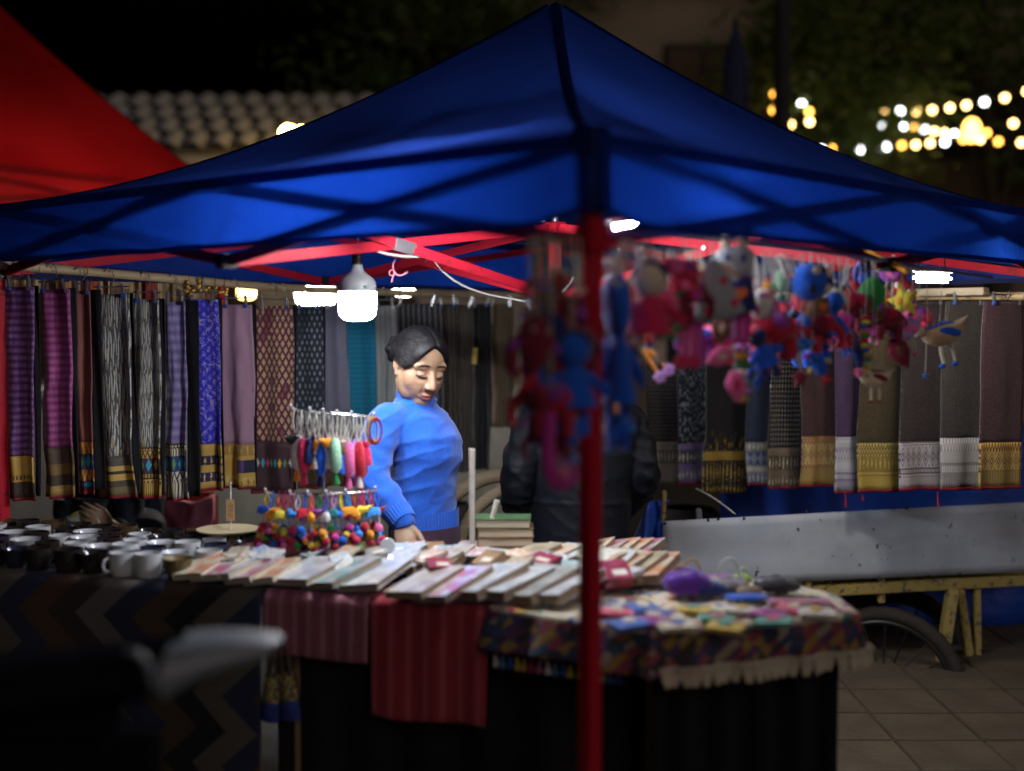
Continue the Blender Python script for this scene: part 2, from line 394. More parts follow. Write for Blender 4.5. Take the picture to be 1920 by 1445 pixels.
# LED tube hung under the front eave
ta, tb = at(1142, 428, 2.95), at(1232, 413, 3.25)
tl = thing('tube_light', 'slim white LED tube glowing under the canopy right of the front pole', 'lamp', (ta+tb)/2)
MB().tube([ta, lerp(ta, tb, .5), tb], .005, 12).build('tube', glow('tube_glow', (.93, .97, 1), 170), tl)
MB().bar(ta+Vector((0, 0, .014)), tb+Vector((0, 0, .014)), .02, .012, .002).build('batten', flat('white_plastic', (.7, .7, .7), .4), tl)
for p, q in ((ta, -1), (tb, 1)):
    dv = (tb-ta).normalized()*q; MB().tube([p, p+dv*.018], .0125, 12).build('end_cap', flat('white_plastic', (.7, .7, .7), .4), tl)
# second tube along the left eave, unseen behind the valance, lighting the table
ta, tb = at(765, 429, 3.66), at(1008, 412, 3.40)
tl = thing('tube_light', 'long slim LED tube glowing inside the tent above the notebooks', 'lamp', (ta+tb)/2)
MB().tube([ta, lerp(ta, tb, .5), tb], .006, 12).build('tube', glow('eave_tube_glow', (.93, .97, 1), 720), tl)
MB().bar(ta+Vector((0, 0, .013)), tb+Vector((0, 0, .013)), .02, .012, .002).build('batten', flat('white_plastic', (.7, .7, .7), .4), tl)
for p, q in ((ta, -1), (tb, 1)):
    dv = (tb-ta).normalized()*q; MB().tube([p, p+dv*.018], .0125, 12).build('end_cap', flat('white_plastic', (.7, .7, .7), .4), tl)
# warm lamp at the right
wl_ = at(1748, 522, 4.35)
t = thing('lamp_shade_bar', 'bright warm oblong lamp hanging at right end behind stuffed birds', 'lamp', wl_)
MB().box(wl_, (.125, .05, .032), (0, R(2), 0), .012).build('diffuser', glow('warm_panel_glow', (1, .88, .70), 190), t)
MB().box(wl_+Vector((0, 0, .026)), (.135, .06, .014), (0, R(2), 0), .004).build('housing', HOUS, t)
for s in (-1, 1): MB().tube([wl_+Vector((s*.045, 0, .03)), wl_+Vector((s*.03, 0, .12))], .0025, 6).build('wire', BLK, t)
# bulbs of the stalls behind, seen under the far eave
bulb(at(592, 545, 6.6), 1.75, 'large overexposed bulb glowing behind the dark diamond skirt', glow('neighbour_glow', (1, .95, .82), 60))
bulb(at(757, 538, 6.9), 1.0, 'small round bulb glowing behind striped shawls right of main bulb', glow('neighbour_glow_warm', (1, .9, .7), 45))
bulb(at(462, 548, 6.4), .8, 'small yellow bulb glowing behind the mauve skirt', glow('yellow_glow', (1, .72, .18), 7))
# cable along the trusses
c0 = at(708, 472, 3.85); cb = bez(c0, at(770, 490, 3.9), at(800, 475, 4.0), at(815, 490, 4.1), 8)[:-1]+bez(at(815, 490, 4.1), at(850, 540, 4.2), at(900, 552, 4.3), at(965, 562, 4.4), 10)[:-1]+bez(at(965, 562, 4.4), at(1010, 575, 4.4), at(1060, 560, 4.42), at(1075, 520, 4.4), 8)
tag(MB().tube(cb, .0035, 6).build('power_cable', flat('grey_cable', (.5, .5, .48), .5)), 'grey power cable sagging from red truss bars towards the centre post', 'cable')
st = MB(); kn = at(740, 512, 3.95)
st.tube(bez(at(742, 487, 3.95), at(735, 492, 3.94), at(736, 505, 3.94), kn, 8), .0018, 5); st.torus(kn+Vector((-.008, 0, 0)), .009, .0018, Matrix.Rotation(R(90), 3, 'X'), 12, 5)
st.tube(bez(kn, at(748, 520, 3.95), at(752, 518, 3.95), at(765, 511, 3.95), 6), .0018, 5); st.tube([kn, at(736, 522, 3.95), at(734, 530, 3.95)], .0018, 5)
tag(st.build('string', flat('pink_string', (.65, .25, .35), .8)), 'pink string tied in a bow on a red truss bar', 'string')

# ---- red tent behind at the left
B_ = Vector((-1.78, 8.0, 0)); A_ = Vector((-.512, -.859, 0))*2.3; D_ = Vector((-.859, .512, 0))*2.3
rt = thing('canopy_tent', 'red cloth canopy tent standing behind the blue tent at upper left', 'tent', (B_.x, B_.y, 0))
RK, RP = canopy(rt, B_, A_, D_, 2.25, 1.99, 3.62, .08, REDC, mat('red_canopy_hem', (.22, .006, .006), .6, trans=.4), seed=4)
rc = Vector((RP.x, RP.y, 0))
for k in RK:
    b = k+(rc-k).normalized()*.03
    o = MB().box((b.x, b.y, 1.1), (.036, .036, 2.2), None, .003).build('leg', RED, rt); MB().box((b.x, b.y, .025), (.09, .09, .05), None, .006).build('foot', BLK, o)
for i in range(4):
    a, b = RK[i], RK[(i+1) % 4]; n_ = (rc-(a+b)/2).normalized()*.03
    truss_bar(rt, a+n_+Vector((0, 0, 2.2)), b+n_+Vector((0, 0, 2.0))); truss_bar(rt, a+n_*1.6+Vector((0, 0, 2.0)), b+n_*1.6+Vector((0, 0, 2.2)))
bulb(Vector((rc.x+.3, rc.y-.2, 1.85)), 1.1, 'lit bulb hanging inside the red tent', glow('red_tent_glow', (1, .93, .8), 90))

# ---- grey wall behind the stall
WALL = mat('grey_plaster', lambda T: T.mul(T.mix(T.noise(3, 6).ss(.3, .7), (.26, .255, .25), (.36, .355, .35)), T.noise(14, 4)*.3+.85), .9, bump=lambda T: T.noise(40, 5), bstr=.4)
w = thing('plaster_wall', 'low grey plastered wall behind the hanging skirts', 'wall', (-1.6, 7.2, 0))
MB().grid(lambda u, v: Vector((-6+6.6*u, 7.2+.01*nz(u*30, v*6, 2), 1.0*v)), 40, 8).build('face', WALL, w, ang=0)
MB().box((-2.7, 7.31, .5), (6.6, .2, .995)).build('core', WALL, w); MB().box((-2.7, 7.29, 1.03), (6.68, .30, .06), None, .01).build('coping', WALL, w)

# ---- far house with tiled roof edge, lantern
WOOD_D = flat('dark_timber', (.05, .032, .02), .7)
hz = 3.05
hs = thing('temple_house', 'pale plastered house with ornamental grey tiled eave in the dark background', 'building', (-2.4, 12.5, 0))
MB().box((-2.6, 13.6, 1.5), (5.6, 1.6, 3.0)).build('wall', flat('cream_plaster', (.34, .33, .31), .9), hs)
ROOFT = mat('grey_roof_tile', lambda T: T.mix(T.noise(9, 4), (.30, .30, .30), (.46, .46, .45)), .8)
bp = MB().slab(lambda u, v: Vector((-5.6+6.0*u, 12.3+1.3*v, hz+.02+.75*v)), 2, 2, (0, 0, -.05)).build('roof', flat('roof_boarding', (.12, .11, .10), .9), hs)
def tile(mb): mb.grid(lambda u, v: Vector(((u-.5)*.2, v*.34, .055*math.sin(math.pi*u)-.004*v)), 6, 1)
for j in range(4):
    for i in range(24):
        o = part(bp, 'roof_tile', 'roof_tile', tile, ROOFT, (-5.4-(-2.4)+i*.235+(j % 2)*.117, 12.24-12.5+j*.29, hz+.04+j*.17), (R(30), 0, rnd.uniform(-.04, .04)))
MB().box((-2.6, 12.33, hz-.1), (6.0, .06, .16)).build('fascia', flat('cream_plaster', (.34, .33, .31), .9), hs)
for x in (-4.4, -3.0, -1.4):
    wd = MB().box((x, 12.79, 1.5), (.9, .05, 1.3)).build('window', WOOD_D, hs); MB().box((x, 12.755, 1.5), (.36, .03, 1.1)).build('pane', flat('dark_glass', (.02, .02, .025), .1), wd)
for px, py, s in ((541, 252, 1), (566, 250, .7)):
    p = at(px, py, 11.5); t = thing('globe_lantern', 'warm globe lantern glowing above the blue canopy edge, %s one' % ('larger' if s == 1 else 'smaller'), 'lamp', p)
    MB().ball(p, .075*s, n=20, m=12).build('globe', glow('lantern_glow', (1, .62, .16), 70 if s == 1 else 30), t); MB().tube([p+Vector((0, 0, .07*s)), p+Vector((0, 0, .5))], .008, 6).build('cord', BLK, t)

# ---- trees and strings of lights at upper right
LEAF = mat('leaf', lambda T: T.mix(T.noise(3, 3), (.06, .11, .02), (.13, .20, .04)), .55, trans=.35)
BARK = mat('bark', lambda T: T.mix(T.noise(12, 5), (.035, .026, .02), (.085, .065, .05)), .9, bump=lambda T: T.noise(30, 5), bstr=.8, bdist=.03)
def tree(label, base, h, rad, n, seed, lean=0):
    r = random.Random(seed); t = thing('broadleaf_tree', label, 'tree', base); base = Vector(base)
    tb_ = MB(); top = base+Vector((lean, .1, h*.62))
    tb_.tube([base, lerp(base, top, .4)+Vector((.05, 0, 0)), top], [h*.034, h*.026, h*.014], 10)
    ends = []
    for k in range(9):
        a = r.uniform(0, 6.28); s = lerp(base, top, r.uniform(.45, .98)); e = top+Vector((math.cos(a)*rad*r.uniform(.4, .9), math.sin(a)*rad*r.uniform(.4, .9), r.uniform(-.1, .38)*h))
        tb_.tube([s, lerp(s, e, .5)+Vector((0, 0, .1)), e], [h*.012, h*.008, h*.003], 6); ends.append(e); ends.append(lerp(s, e, .6))
    tb_.build('trunk', BARK, t)
    lf = MB(); vs = []; fs = []
    for k in range(n):
        c = r.choice(ends)+Vector((r.gauss(0, .34), r.gauss(0, .34), r.gauss(0, .26)))*rad*.55
        M = Euler((r.uniform(-1, 1), r.uniform(-1, 1), r.uniform(0, 6.3))).to_matrix(); q = r.uniform(.05, .10); o = len(vs)
        for x, y, z in ((0, -1, 0), (.42, -.1, .1), (0, 1.1, -.1), (-.42, -.1, .1)): vs.append(c+M@Vector((x, y, z))*q)
        fs.append((o, o+1, o+2)); fs.append((o, o+2, o+3))
    lf.add(vs, fs); lf.build('crown', LEAF, t, smooth=False)
tree('leafy tree with yellow-green leaves behind the canopy right of its peak', (3.35, 14.7, 0), 6.2, 1.7, 7000, 3)
tree('dark tree at far upper right behind the strings of lights', (6.3, 16.6, 0), 7.0, 2.4, 7000, 5)
tree('dark bare-looking tree behind the tents at top left of centre', (-.9, 17.0, 0), 7.6, 2.3, 6000, 9)
pp = at(1466, 200, 11.5); pl = thing('utility_pole', 'dark utility pole rising behind the blue canopy at right', 'pole', (pp.x, pp.y, 0))
MB().tube([(pp.x, pp.y, 0), (pp.x, pp.y, 6.4)], [.09, .07], 14).build('shaft', flat('dark_concrete', (.03, .03, .034), .8), pl); MB().box((pp.x, pp.y, 6.0), (1.2, .09, .09), None, .01).build('crossarm', WOOD_D, pl)
bs = at(1378, 185, 10.5); b2 = thing('folded_parasol', 'dark blue furled parasol standing behind the canopy peak at right', 'parasol', (bs.x, bs.y, 0))
MB().tube([(bs.x, bs.y, 0), (bs.x, bs.y, 3.9)], .025, 10).build('pole', BLK, b2)
MB().lathe([(0, 0), (.06, .02), (.13, .5), (.10, 1.2), (.03, 1.45), (0, 1.5)], 14, (bs.x, bs.y, 2.35)).build('furled_cloth', flat('navy_cloth', (.012, .02, .07), .8), b2)
hb = thing('shophouse', 'dim brown shophouse with shutters behind the strings of lights', 'building', (5, 18, 0))
MB().box((5.5, 19.5, 3.2), (11, 3, 6.4)).build('wall', mat('brown_plaster', lambda T: T.mul(T.mix(T.noise(1.5, 5), (.22, .17, .125), (.34, .27, .2)), 1.0), .9), hb)
MB().slab(lambda u, v: Vector((-.4+11.8*u, 17.6+4*v, 6.3+1.2*v)), 2, 2, (0, 0, -.12)).build('roof', flat('brown_roof', (.08, .045, .03), .8), hb)
MB().slab(lambda u, v: Vector((-.2+11.4*u, 16.9+1.1*v, 2.75+.35*v)), 2, 2, (0, 0, -.08)).build('awning', flat('brown_roof', (.08, .045, .03), .8), hb)
for i in range(6):
    for z in (1.3, 4.5):
        x = .9+i*1.75; wd = MB().box((x, 17.97, z), (1.05, .08, 1.6), None, .01).build('window', WOOD_D, hb)
        for s in (-1, 1): MB().box((x+s*.25, 17.91, z), (.42, .03, 1.4)).build('shutter', flat('brown_shutter', (.11, .06, .035), .7), wd)
WARM, WHITE, AMB = glow('warm_bulb', (1, .60, .20), 13), glow('white_bulb', (.92, .97, 1), 11), glow('amber_bulb', (1, .45, .06), 9)
def light_string(label, pts, d0, d1, cols):
    ps = [at(x, y, lerp(d0, d1, i/(len(pts)-1))) for i, (x, y) in enumerate(pts)]
    t = thing('string_light', label, 'string lights', ps[0], 'strings of bokeh lights'); w = []
    for i in range(len(ps)-1):
        for k in range(4): w.append(lerp(ps[i], ps[i+1], k/4)+Vector((0, 0, .05-.02*math.sin(math.pi*k/4))))
    w.append(ps[-1]+Vector((0, 0, .05))); MB().tube(w, .006, 5).build('wire', BLK, t)
    for i, p in enumerate(ps):
        c = cols[i % len(cols)]
        MB().ball(p, .034, n=10, m=7).build('bulb', {'w': WHITE, 'y': WARM, 'a': AMB}[c], t); MB().tube([p+Vector((0, 0, .03)), p+Vector((0, 0, .055))], .012, 6).build('socket', BLK, t)
light_string('topmost string of round bulbs at upper right', [(1628, 219), (1658, 213), (1688, 209), (1718, 209), (1748, 207), (1781, 203), (1812, 198), (1846, 192), (1884, 184), (1926, 172)], 15, 13, 'wywyyyywyy')
light_string('middle string of closely spaced bulbs at upper right', [(1636, 229), (1655, 234), (1675, 237), (1696, 237), (1715, 240), (1733, 243), (1752, 247), (1771, 250), (1789, 252), (1812, 258), (1838, 262), (1872, 266), (1915, 268)], 15.5, 14, 'ywywawyywyyay')
light_string('lowest loose string of bulbs at upper right', [(1612, 282), (1663, 275), (1691, 273), (1717, 272), (1744, 269), (1772, 267), (1806, 262), (1850, 250), (1900, 232)], 14.5, 13.5, 'wwayywaay')
light_string('short string of amber bulbs among the leaves near the dark pole', [(1452, 177), (1450, 207), (1482, 234), (1503, 196), (1518, 229), (1517, 210)], 13.5, 13.5, 'aaywya')
light_string('pair of bulbs peeping over the canopy slope at right', [(1541, 281), (1560, 276)], 14, 14, 'wa')
pg = at(1822, 245, 13); t = thing('street_lantern', 'big amber lantern glowing at the right edge among string lights', 'lamp', pg)
MB().ball(pg, (.085, .085, .12), n=18, m=12).build('globe', glow('big_amber', (1, .5, .08), 9), t); MB().tube([pg+Vector((0, 0, .15)), pg+Vector((0, 0, .8))], .012, 8).build('cord', BLK, t)
# ================================================================ hanging textiles
def band_col(T, z0, h, bands, xs=1.45):
    """woven border: bands from the bottom up as (height fraction, kind, colour A, colour B)"""
    v = (T.z-z0)/h; col = None; a = 0; tot = sum(b[0] for b in bands)
    for fr_, kind, A, B in bands:
        f = fr_/tot; lo = a; a += f
        lv = (v-lo)/f; X = T.x*xs
        if kind == 'solid': c = T.mix(T.noise(300, 1)*.5, A, B)
        elif kind == 'fringe': c = T.mix((X*110).fr().between(.3, .72)*(lv < .86)+(lv > .86)*((X*110+.5).fr() > .5), A, B)
        elif kind == 'arch': c = T.mix(((X*70).pp(.5)*2).between(.35, .62)*(lv < .8)+(lv.between(.78, .92))*((X*70).pp(.5)*2 < .45), A, B)
        elif kind == 'zig': c = T.mix(((X*60).pp(.5)*2-lv).ab() < .28, A, B)
        elif kind == 'dots': c = T.mix(((X*90).fr().between(.25, .75))*lv.between(.25, .75), A, B)
        elif kind == 'beast':
            w = T.voro(140, T.vec(X, 0, T.z)); c = T.mix((((X*42).fr()-.5).ab()*1.4+(lv-.5).ab()*.6+w*.5) < .52, A, B)
        elif kind == 'dia':
            q = ((X*26).fr()-.5).ab()*2+(lv-.5).ab()*2; c = T.mix(q.between(.25, .5).mx(q.between(.78, .96)).mx((X*26+.5).fr().between(.46, .54)*((lv-.5).ab() > .35)), A, B)
        elif kind == 'block': c = T.ramp(((X*22).fl()*.37+.1).fr(), [A, B, (.02, .02, .05), B, (.3, .02, .05)])
        elif kind == 'multi':
            q = ((X*38).fr()-.5).ab()*2+(lv-.5).ab()*1.7; c = T.mix(q < .75, A, T.ramp(((X*38).fl()*.293+.05).fr(), [(.02, .35, .45), (.8, .45, .03), (.65, .05, .25), (.10, .25, .10), B]))
        col = c if col is None else T.mix(v > lo, col, c)
    return T.mul(col, T.noise(420, 1)*.5+.75)
def shade(T, c, k=.25): return T.mul(c, T.noise(500, 1)*k*2+1-k)
def ikat(A, B, sx, sz, extra=None):
    def fn(T):
        n = T.noise(26, 3, T.vec(T.x*2.2, 0, T.z*.6)); q = ((T.x*sx+n*1.3).pp(.5)*2); w = (T.z*sz+q*5.5+n*2.2).sin()*.5+.5
        f = (w*.55+(T.x*sx*2+n*.8).pp(.5)*1.1+T.noise(180, 2, T.vec(T.x*3, 0, T.z*.35))*.7-.45).ss(.38, .72)
        c = T.mix(f, A, B)
        if extra: c = T.mix((T.noise(40, 1, T.vec(T.x*2, 0, T.z*.4)) > .68)*.8, c, extra)
        return shade(T, c)
    return fn
def diam(A, B, sx, sz, thin=.62):
    def fn(T):
        n = T.noise(70, 2)*.16-.08; a = (T.x*sx+T.z*sz+n).pp(.5)*2; b = (T.x*sx-T.z*sz+n).pp(.5)*2
        q = a.mn(b); f = (q > thin-.25)*(q < .97); g2 = (T.noise(14, 1, T.vec(T.x, 0, T.z)) < .62)
        return shade(T, T.mix(f*(g2*.75+.25), A, B))
    return fn
def vstripe(A, B, s, w=.3, wob=0):
    def fn(T):
        x = T.x+(T.noise(6, 2, T.vec(0, 0, T.z*1.5))-.5)*wob
        return shade(T, T.mix((x*s).fr().between(.5-w/2, .5+w/2)*.9, A, B))
    return fn
def hwave(A, B, s):
    return lambda T: shade(T, T.mix(((T.z*s+T.noise(20, 2)*.7).sin()*.5+.5)*(T.noise(120, 1, T.vec(T.x, 0, T.z*.2))*1.1), A, B))
def fleck(A, B, C, s=60):
    def fn(T):
        q = ((T.x*s).fr()-.5).ab()+((T.z*s*.45+(T.x*s).fl()*.5).fr()-.5).ab()*1.2; n = T.noise(90, 2)
        return shade(T, T.mix((n > .60)*.8, T.mix((q+n*.5) < .62, A, B), C))
    return fn
def dotted(A, B, sx, sz): return lambda T: shade(T, T.mix((T.x*sx).fr().between(.42, .58)*(T.z*sz).fr().between(.2, .65), A, B))
def speck(A, B): return lambda T: T.mul(shade(T, T.mix(((T.x*170).fr().between(.35, .65))*(T.noise(260, 2, T.vec(T.x, 0, T.z*.5)) > .5)*.8+(T.noise(420, 1) > .66)*.35, A, B)), .68)
def spark(A, B): return lambda T: shade(T, T.mix(((T.x*95).fr().between(.3, .7))*(T.noise(130, 3, T.vec(T.x*1.5, 0, T.z*.35)) > .54), A, B))
def foil(A, B): return lambda T: shade(T, T.mix((T.noise(38, 4, T.vec(T.x*1.6, 0, T.z*.5), .7) > .56)*((T.z+.58)*-6+.2).mn(1).mx(0), A, B))
def plain(A, k=.18): return lambda T: T.mul(shade(T, T.mix(T.noise(7, 3), A, tuple(c*1.3 for c in A))), 1.0)
BLACKC = mat('black_lining_cloth', lambda T: T.mul(T.mix(T.noise(20, 3), (.006, .006, .008), (.014, .013, .016)), 1.0), .9, sheen=.05, spec=.2)
CLIP = flat('clip_steel', (.5, .52, .55), .3, metal=.9); CLIPB = flat('clip_blue', (.03, .10, .45), .4)
HOOKM = flat('hanger_wire', (.35, .36, .38), .35, metal=.8); TRIM = flat('red_binding', (.20, .008, .015), .8)
def skirt(label, px0, px1, py0, py1, d, fn, bands=None, hemf=.2, yaw=-7, lining=1, seed=0, name='hanging_skirt', cat='skirt', group=None, amp=.008, rail=None, sheen=.25, rough=.75, trim=True, clips=2, yawfix=None, th=.012, lin_w=.20):
    top = at((px0+px1)/2, py0, d); bot = at((px0+px1)/2, py1, d); L = top.z-bot.z; w = (px1-px0)*d/F*1.08/math.cos(R(yaw))
    yaw += rnd.uniform(-7, 7); t = thing(name, label, cat, top, group, (0, R(rnd.uniform(-1.1, 1.1)), R(yaw)))
    hem = L*hemf if bands else 0
    def y(x, z):
        k = -z/L; u = x/w
        return (amp*math.sin(u*9+seed*1.7+z*1.8)*(.35+k)+amp*1.3*nz(u*2.5+seed*3.3, z*2.4, seed)*(.3+k)-.010*(abs(u)*2)**3*nz(z*3, seed, .5)*1.5+amp*.5*nz(u*8, z*9, seed+5))
    def xo(u, z): return (u-.5)*w*(1+.05*nz(z*2.2, seed, 2)*1.5-.05*math.exp(z*9))+.014*nz(z*2.6, seed, 7)*(-z/L)*1.5+(u-.5)*w*.05*(-z/L)+.008*nz(z*5, u*2, seed+4)*(-z/L)
    def surf(z0, z1, dy=0): return lambda u, v: Vector((xo(u, lerp(z0, z1, v)), y((u-.5)*w, lerp(z0, z1, v))+dy, lerp(z0, z1, v)))
    key = 'cloth_'+label
    m = mat(key, fn, rough, sheen=sheen, spec=.25, bump=lambda T: T.noise(9, 4)+T.noise(600, 1)*.05, bstr=.35, bdist=.02)
    MB().slab(surf(0, -L+hem, 0), 14, 28, (0, th, 0)).build('cloth_panel', m, t, world=False, ang=0)
    if bands:
        hm = mat('border_'+label, lambda T: band_col(T, -L, hem, bands), .6, sheen=.1, spec=.4, bump=lambda T: T.noise(420, 1), bstr=.25, bdist=.004)
        MB().slab(surf(-L+hem+.002, -L, -.002), 14, 8, (0, th+.001, 0)).build('woven_border', hm, t, world=False, ang=0)
        if trim: MB().slab(surf(-L+.004, -L-.007, -.0035), 14, 1, (0, th+.003, 0)).build('edge_binding', TRIM, t, world=False, ang=0)
    if lining:
        s = 1 if lining > 0 else -1
        def lf(u, v):
            z = lerp(.004, -L*(.975 if abs(lining) > 1 else .99), v); return Vector((s*(w*.5-w*.15+u*w*lin_w)*(1+.02*nz(z*3, seed, 1)), .022+.006*math.sin(u*5+z*6+seed), z))
        MB().slab(lf, 6, 16, (0, .006, 0)).build('lining', BLACKC, t, world=False, ang=0)
    if clips:
        for cx in ((-.32, .34) if clips == 2 else (0,)):
            cc = MB().box((w*cx, -.006, .012), (.009, .012, .05), (0, R(rnd.uniform(-14, 22)), 0), .002).build('clip', CLIP, t, world=False)
            MB().box((w*cx, -.008, -.006), (.012, .012, .014), None, .002).build('clip_jaw', rnd.choice([CLIPB, BLK, CLIP]), cc, world=False)
        MB().tube([(-w*.5, .004, .026), (w*.5, .004, .026)], .003, 6).build('hanger_bar', HOOKM, t, world=False)
        if rail:
            rz = rail-top.z
            MB().tube([(0, .004, .026), (.002, .004, rz*.5), (.014, 0, rz*.72), (.014, -.01, rz+.006), (0, -.02, rz+.018), (-.014, -.02, rz+.004)], .002, 6).build('hanger_hook', HOOKM, t, world=False)
    return t
# bamboo rail along the far left side of the tent
BAMB = mat('bamboo', lambda T: T.mul(T.mix(T.noise(8, 4, T.vec(T.x*6, T.y*6, T.z*40)), (.42, .30, .15), (.60, .47, .27)), 1.0), .5, bump=lambda T: T.noise(60, 2), bstr=.2)
FL0, FL1 = K[1], K[2]
def fl(px):                       # depth on the far left side under pixel column px
    m = (px-960)/F; d = FL1-FL0; s = (m*FL0.y-FL0.x)/(d.x-m*d.y); return FL0.y+d.y*s-.06
def bamboo(label, pts, r):
    t = thing('bamboo_pole', label, 'pole', pts[0]); n = len(pts)
    MB().tube(pts, [r*(1+.08*math.sin(i*2.1)) for i in range(n)], 12).build('cane', BAMB, t)
    for i in range(1, n-1): MB().torus(pts[i], r*.98, r*.22, Matrix(basis(pts[i+1]-pts[i-1])).transposed(), 14, 6).build('node', BAMB, t)
railY = lambda px: 505+(px-105)*.083 if px < 540 else 541+(px-540)*.030
bamboo('bamboo rail carrying the row of bright skirts at left', [at(px, railY(px), fl(px)) for px in (-10, 70, 160, 260, 350, 440, 530, 568)], .0165)
bamboo('thin bamboo rail carrying the dark shawls behind the woman', [at(px, railY(px)+2, fl(px)+.02) for px in (575, 660, 750, 850, 930, 1005)], .014)
GO, GO2, BR, NV, CR, SI, PU = (.50, .30, .06), (.62, .42, .12), (.045, .03, .02), (.015, .02, .07), (.60, .52, .36), (.52, .52, .55), (.13, .06, .20)
LG = 'bright woven skirts on the left rail'; DG = 'dark shawls on the middle rail'; RG = 'lace-bordered skirts on the right rail'
def LS(label, a, b, y0, y1, fn, bands=None, hemf=.2, **k):
    c = (a+b)/2; d = fl(c)-.02; return skirt(label, a, b, y0, y1, d, fn, bands, hemf, group=LG, amp=.016, rail=at(c, railY(c), fl(c)).z, seed=len(bpy.data.objects) % 97, **k)
LS('deep violet skirt with pale dashes, leftmost on the bamboo rail', 10, 62, 538, 934, hwave((.10, .02, .16), (.35, .2, .4), 260), [(2, 'solid', BR, (.09, .05, .03)), (1, 'dots', GO, BR), (2, 'solid', GO, GO2)])
LS('magenta skirt with small pale dashes and gold and brown border', 72, 130, 543, 928, hwave((.28, .035, .18), (.50, .20, .40), 250), [(2, 'solid', (.30, .2, .06), GO), (2, 'solid', BR, (.07, .045, .03)), (2, 'solid', (.16, .1, .03), (.3, .18, .05)), (3, 'solid', (.08, .05, .035), (.11, .07, .045))], .235)
LS('plain maroon-brown skirt with orange and teal figured border', 137, 168, 546, 921, plain((.20, .066, .058)), [(1, 'solid', (.2, .01, .03), (.25, .02, .03)), (2, 'multi', NV, (.6, .1, .2)), (3, 'zig', (.30, .06, .02), GO), (4, 'multi', (.02, .03, .12), (.7, .1, .25)), (3, 'zig', (.38, .09, .02), GO)], .25, lin_w=.6)
LS('grey wavy ikat skirt with plain gold-banded border', 176, 240, 552, 929, ikat((.09, .085, .08), (.52, .51, .48), 62, 46, (.38, .33, .12)), [(3, 'solid', (.13, .10, .055), (.30, .21, .06)), (2, 'solid', (.07, .055, .04), (.09, .07, .05)), (2, 'solid', GO, GO2), (1, 'solid', BR, BR), (1.5, 'solid', GO, GO2), (3, 'solid', (.07, .058, .045), (.10, .08, .06))], .20)
LS('grey striped ikat skirt with ochre animals in its border', 249, 300, 562, 930, ikat((.11, .105, .10), (.48, .47, .44), 90, 70, (.40, .32, .08)), [(5, 'arch', GO, BR), (2, 'dots', BR, GO), (4, 'multi', (.05, .015, .05), (.30, .33, .08)), (2, 'zig', GO, BR), (1, 'dots', BR, GO)], .25)
LS('lavender rippled skirt with navy and cream border', 309, 347, 566, 934, hwave((.17, .135, .31), (.38, .34, .55), 180), [(5, 'fringe', CR, NV), (2, 'zig', CR, NV), (4, 'multi', (.015, .04, .13), (.1, .35, .5)), (2, 'fringe', CR, BR), (1, 'dots', BR, CR)], .28, lin_w=.6)
LS('royal blue flecked skirt with wide gold banded border', 348, 407, 562, 915, fleck((.035, .035, .52), (.18, .14, .70), (.45, .40, .70)), [(2, 'solid', GO, GO2), (2.5, 'beast', (.02, .02, .07), GO2), (2, 'solid', GO, GO2), (2.5, 'beast', (.02, .02, .07), GO2), (3, 'solid', GO, GO2)], .235)
LS('plain dusty mauve skirt with gold and purple block border', 415, 471, 572, 912, plain((.34, .20, .27)), [(2.4, 'beast', GO2, (.3, .16, .03)), (1, 'solid', GO, GO2), (3, 'block', (.09, .05, .16), GO), (1, 'solid', GO, GO2), (2.5, 'beast', (.35, .2, .05), GO2)], .235)
LS('maroon skirt with gold diamond lattice and dark border', 481, 548, 574, 921, diam((.115, .018, .045), (.50, .36, .20), 42, 20), [(3, 'solid', (.05, .02, .025), (.07, .03, .035)), (1.5, 'multi', (.05, .02, .028), (.6, .5, .5)), (2, 'solid', (.05, .02, .03), (.07, .03, .04))], .27)
LS('navy skirt with small pale diamonds behind the tassel rack', 557, 603, 574, 912, diam((.02, .028, .045), (.25, .26, .28), 48, 20, .8), [(3, 'solid', (.09, .06, .03), (.12, .08, .04)), (1, 'solid', GO, GO2), (2, 'dots', BR, GO)], .2)
LS('slate blue vertically striped skirt left of the main bulb', 606, 648, 572, 906, vstripe((.075, .08, .16), (.36, .34, .38), 130, .42), [(4, 'fringe', (.10, .07, .05), (.2, .14, .08)), (1, 'solid', GO, BR)], .16, lining=0)
LS('bright teal skirt directly below the lit bulb', 650, 700, 576, 910, lambda T: shade(T, T.mix((T.z*300+T.noise(30, 2)*2).sin().ss(.2, 1)*.35, (.006, .15, .26), (.03, .30, .42))), None, lining=0)
def DS(label, a, b, y0, y1, fn, **k):
    c = (a+b)/2; d = fl(c)-.02; return skirt(label, a, b, y0, y1, d, fn, None, group=DG, rail=at(c, railY(c)+2, fl(c)).z, seed=len(bpy.data.objects) % 97, name='hanging_shawl', cat='shawl', amp=.016, lining=0, **k)
DS('pale grey cotton shawl between the teal skirt and the woman', 702, 742, 574, 905, vstripe((.27, .265, .255), (.36, .35, .33), 40, .5, .02))
DS('charcoal shawl with thin pale stripes above the woman\'s head', 738, 824, 570, 882, vstripe((.022, .023, .028), (.22, .22, .23), 42, .18, .03))
DS('dark brown shawl with faint stripes beside the woman\'s head', 822, 856, 570, 870, vstripe((.035, .026, .02), (.12, .10, .085), 55, .25, .03))
DS('brown-grey crumpled shawl right of the woman', 852, 888, 572, 884, vstripe((.055, .042, .034), (.10, .085, .07), 60, .4, .04))
DS('black shawl with yellow paper tag right of the woman', 884, 920, 570, 880, vstripe((.012, .012, .014), (.05, .05, .055), 50, .2, .02))
DS('tan-brown streaked shawl, last before the far red tent leg', 918, 962, 570, 800, vstripe((.075, .052, .030), (.19, .14, .085), 62, .4, .04))
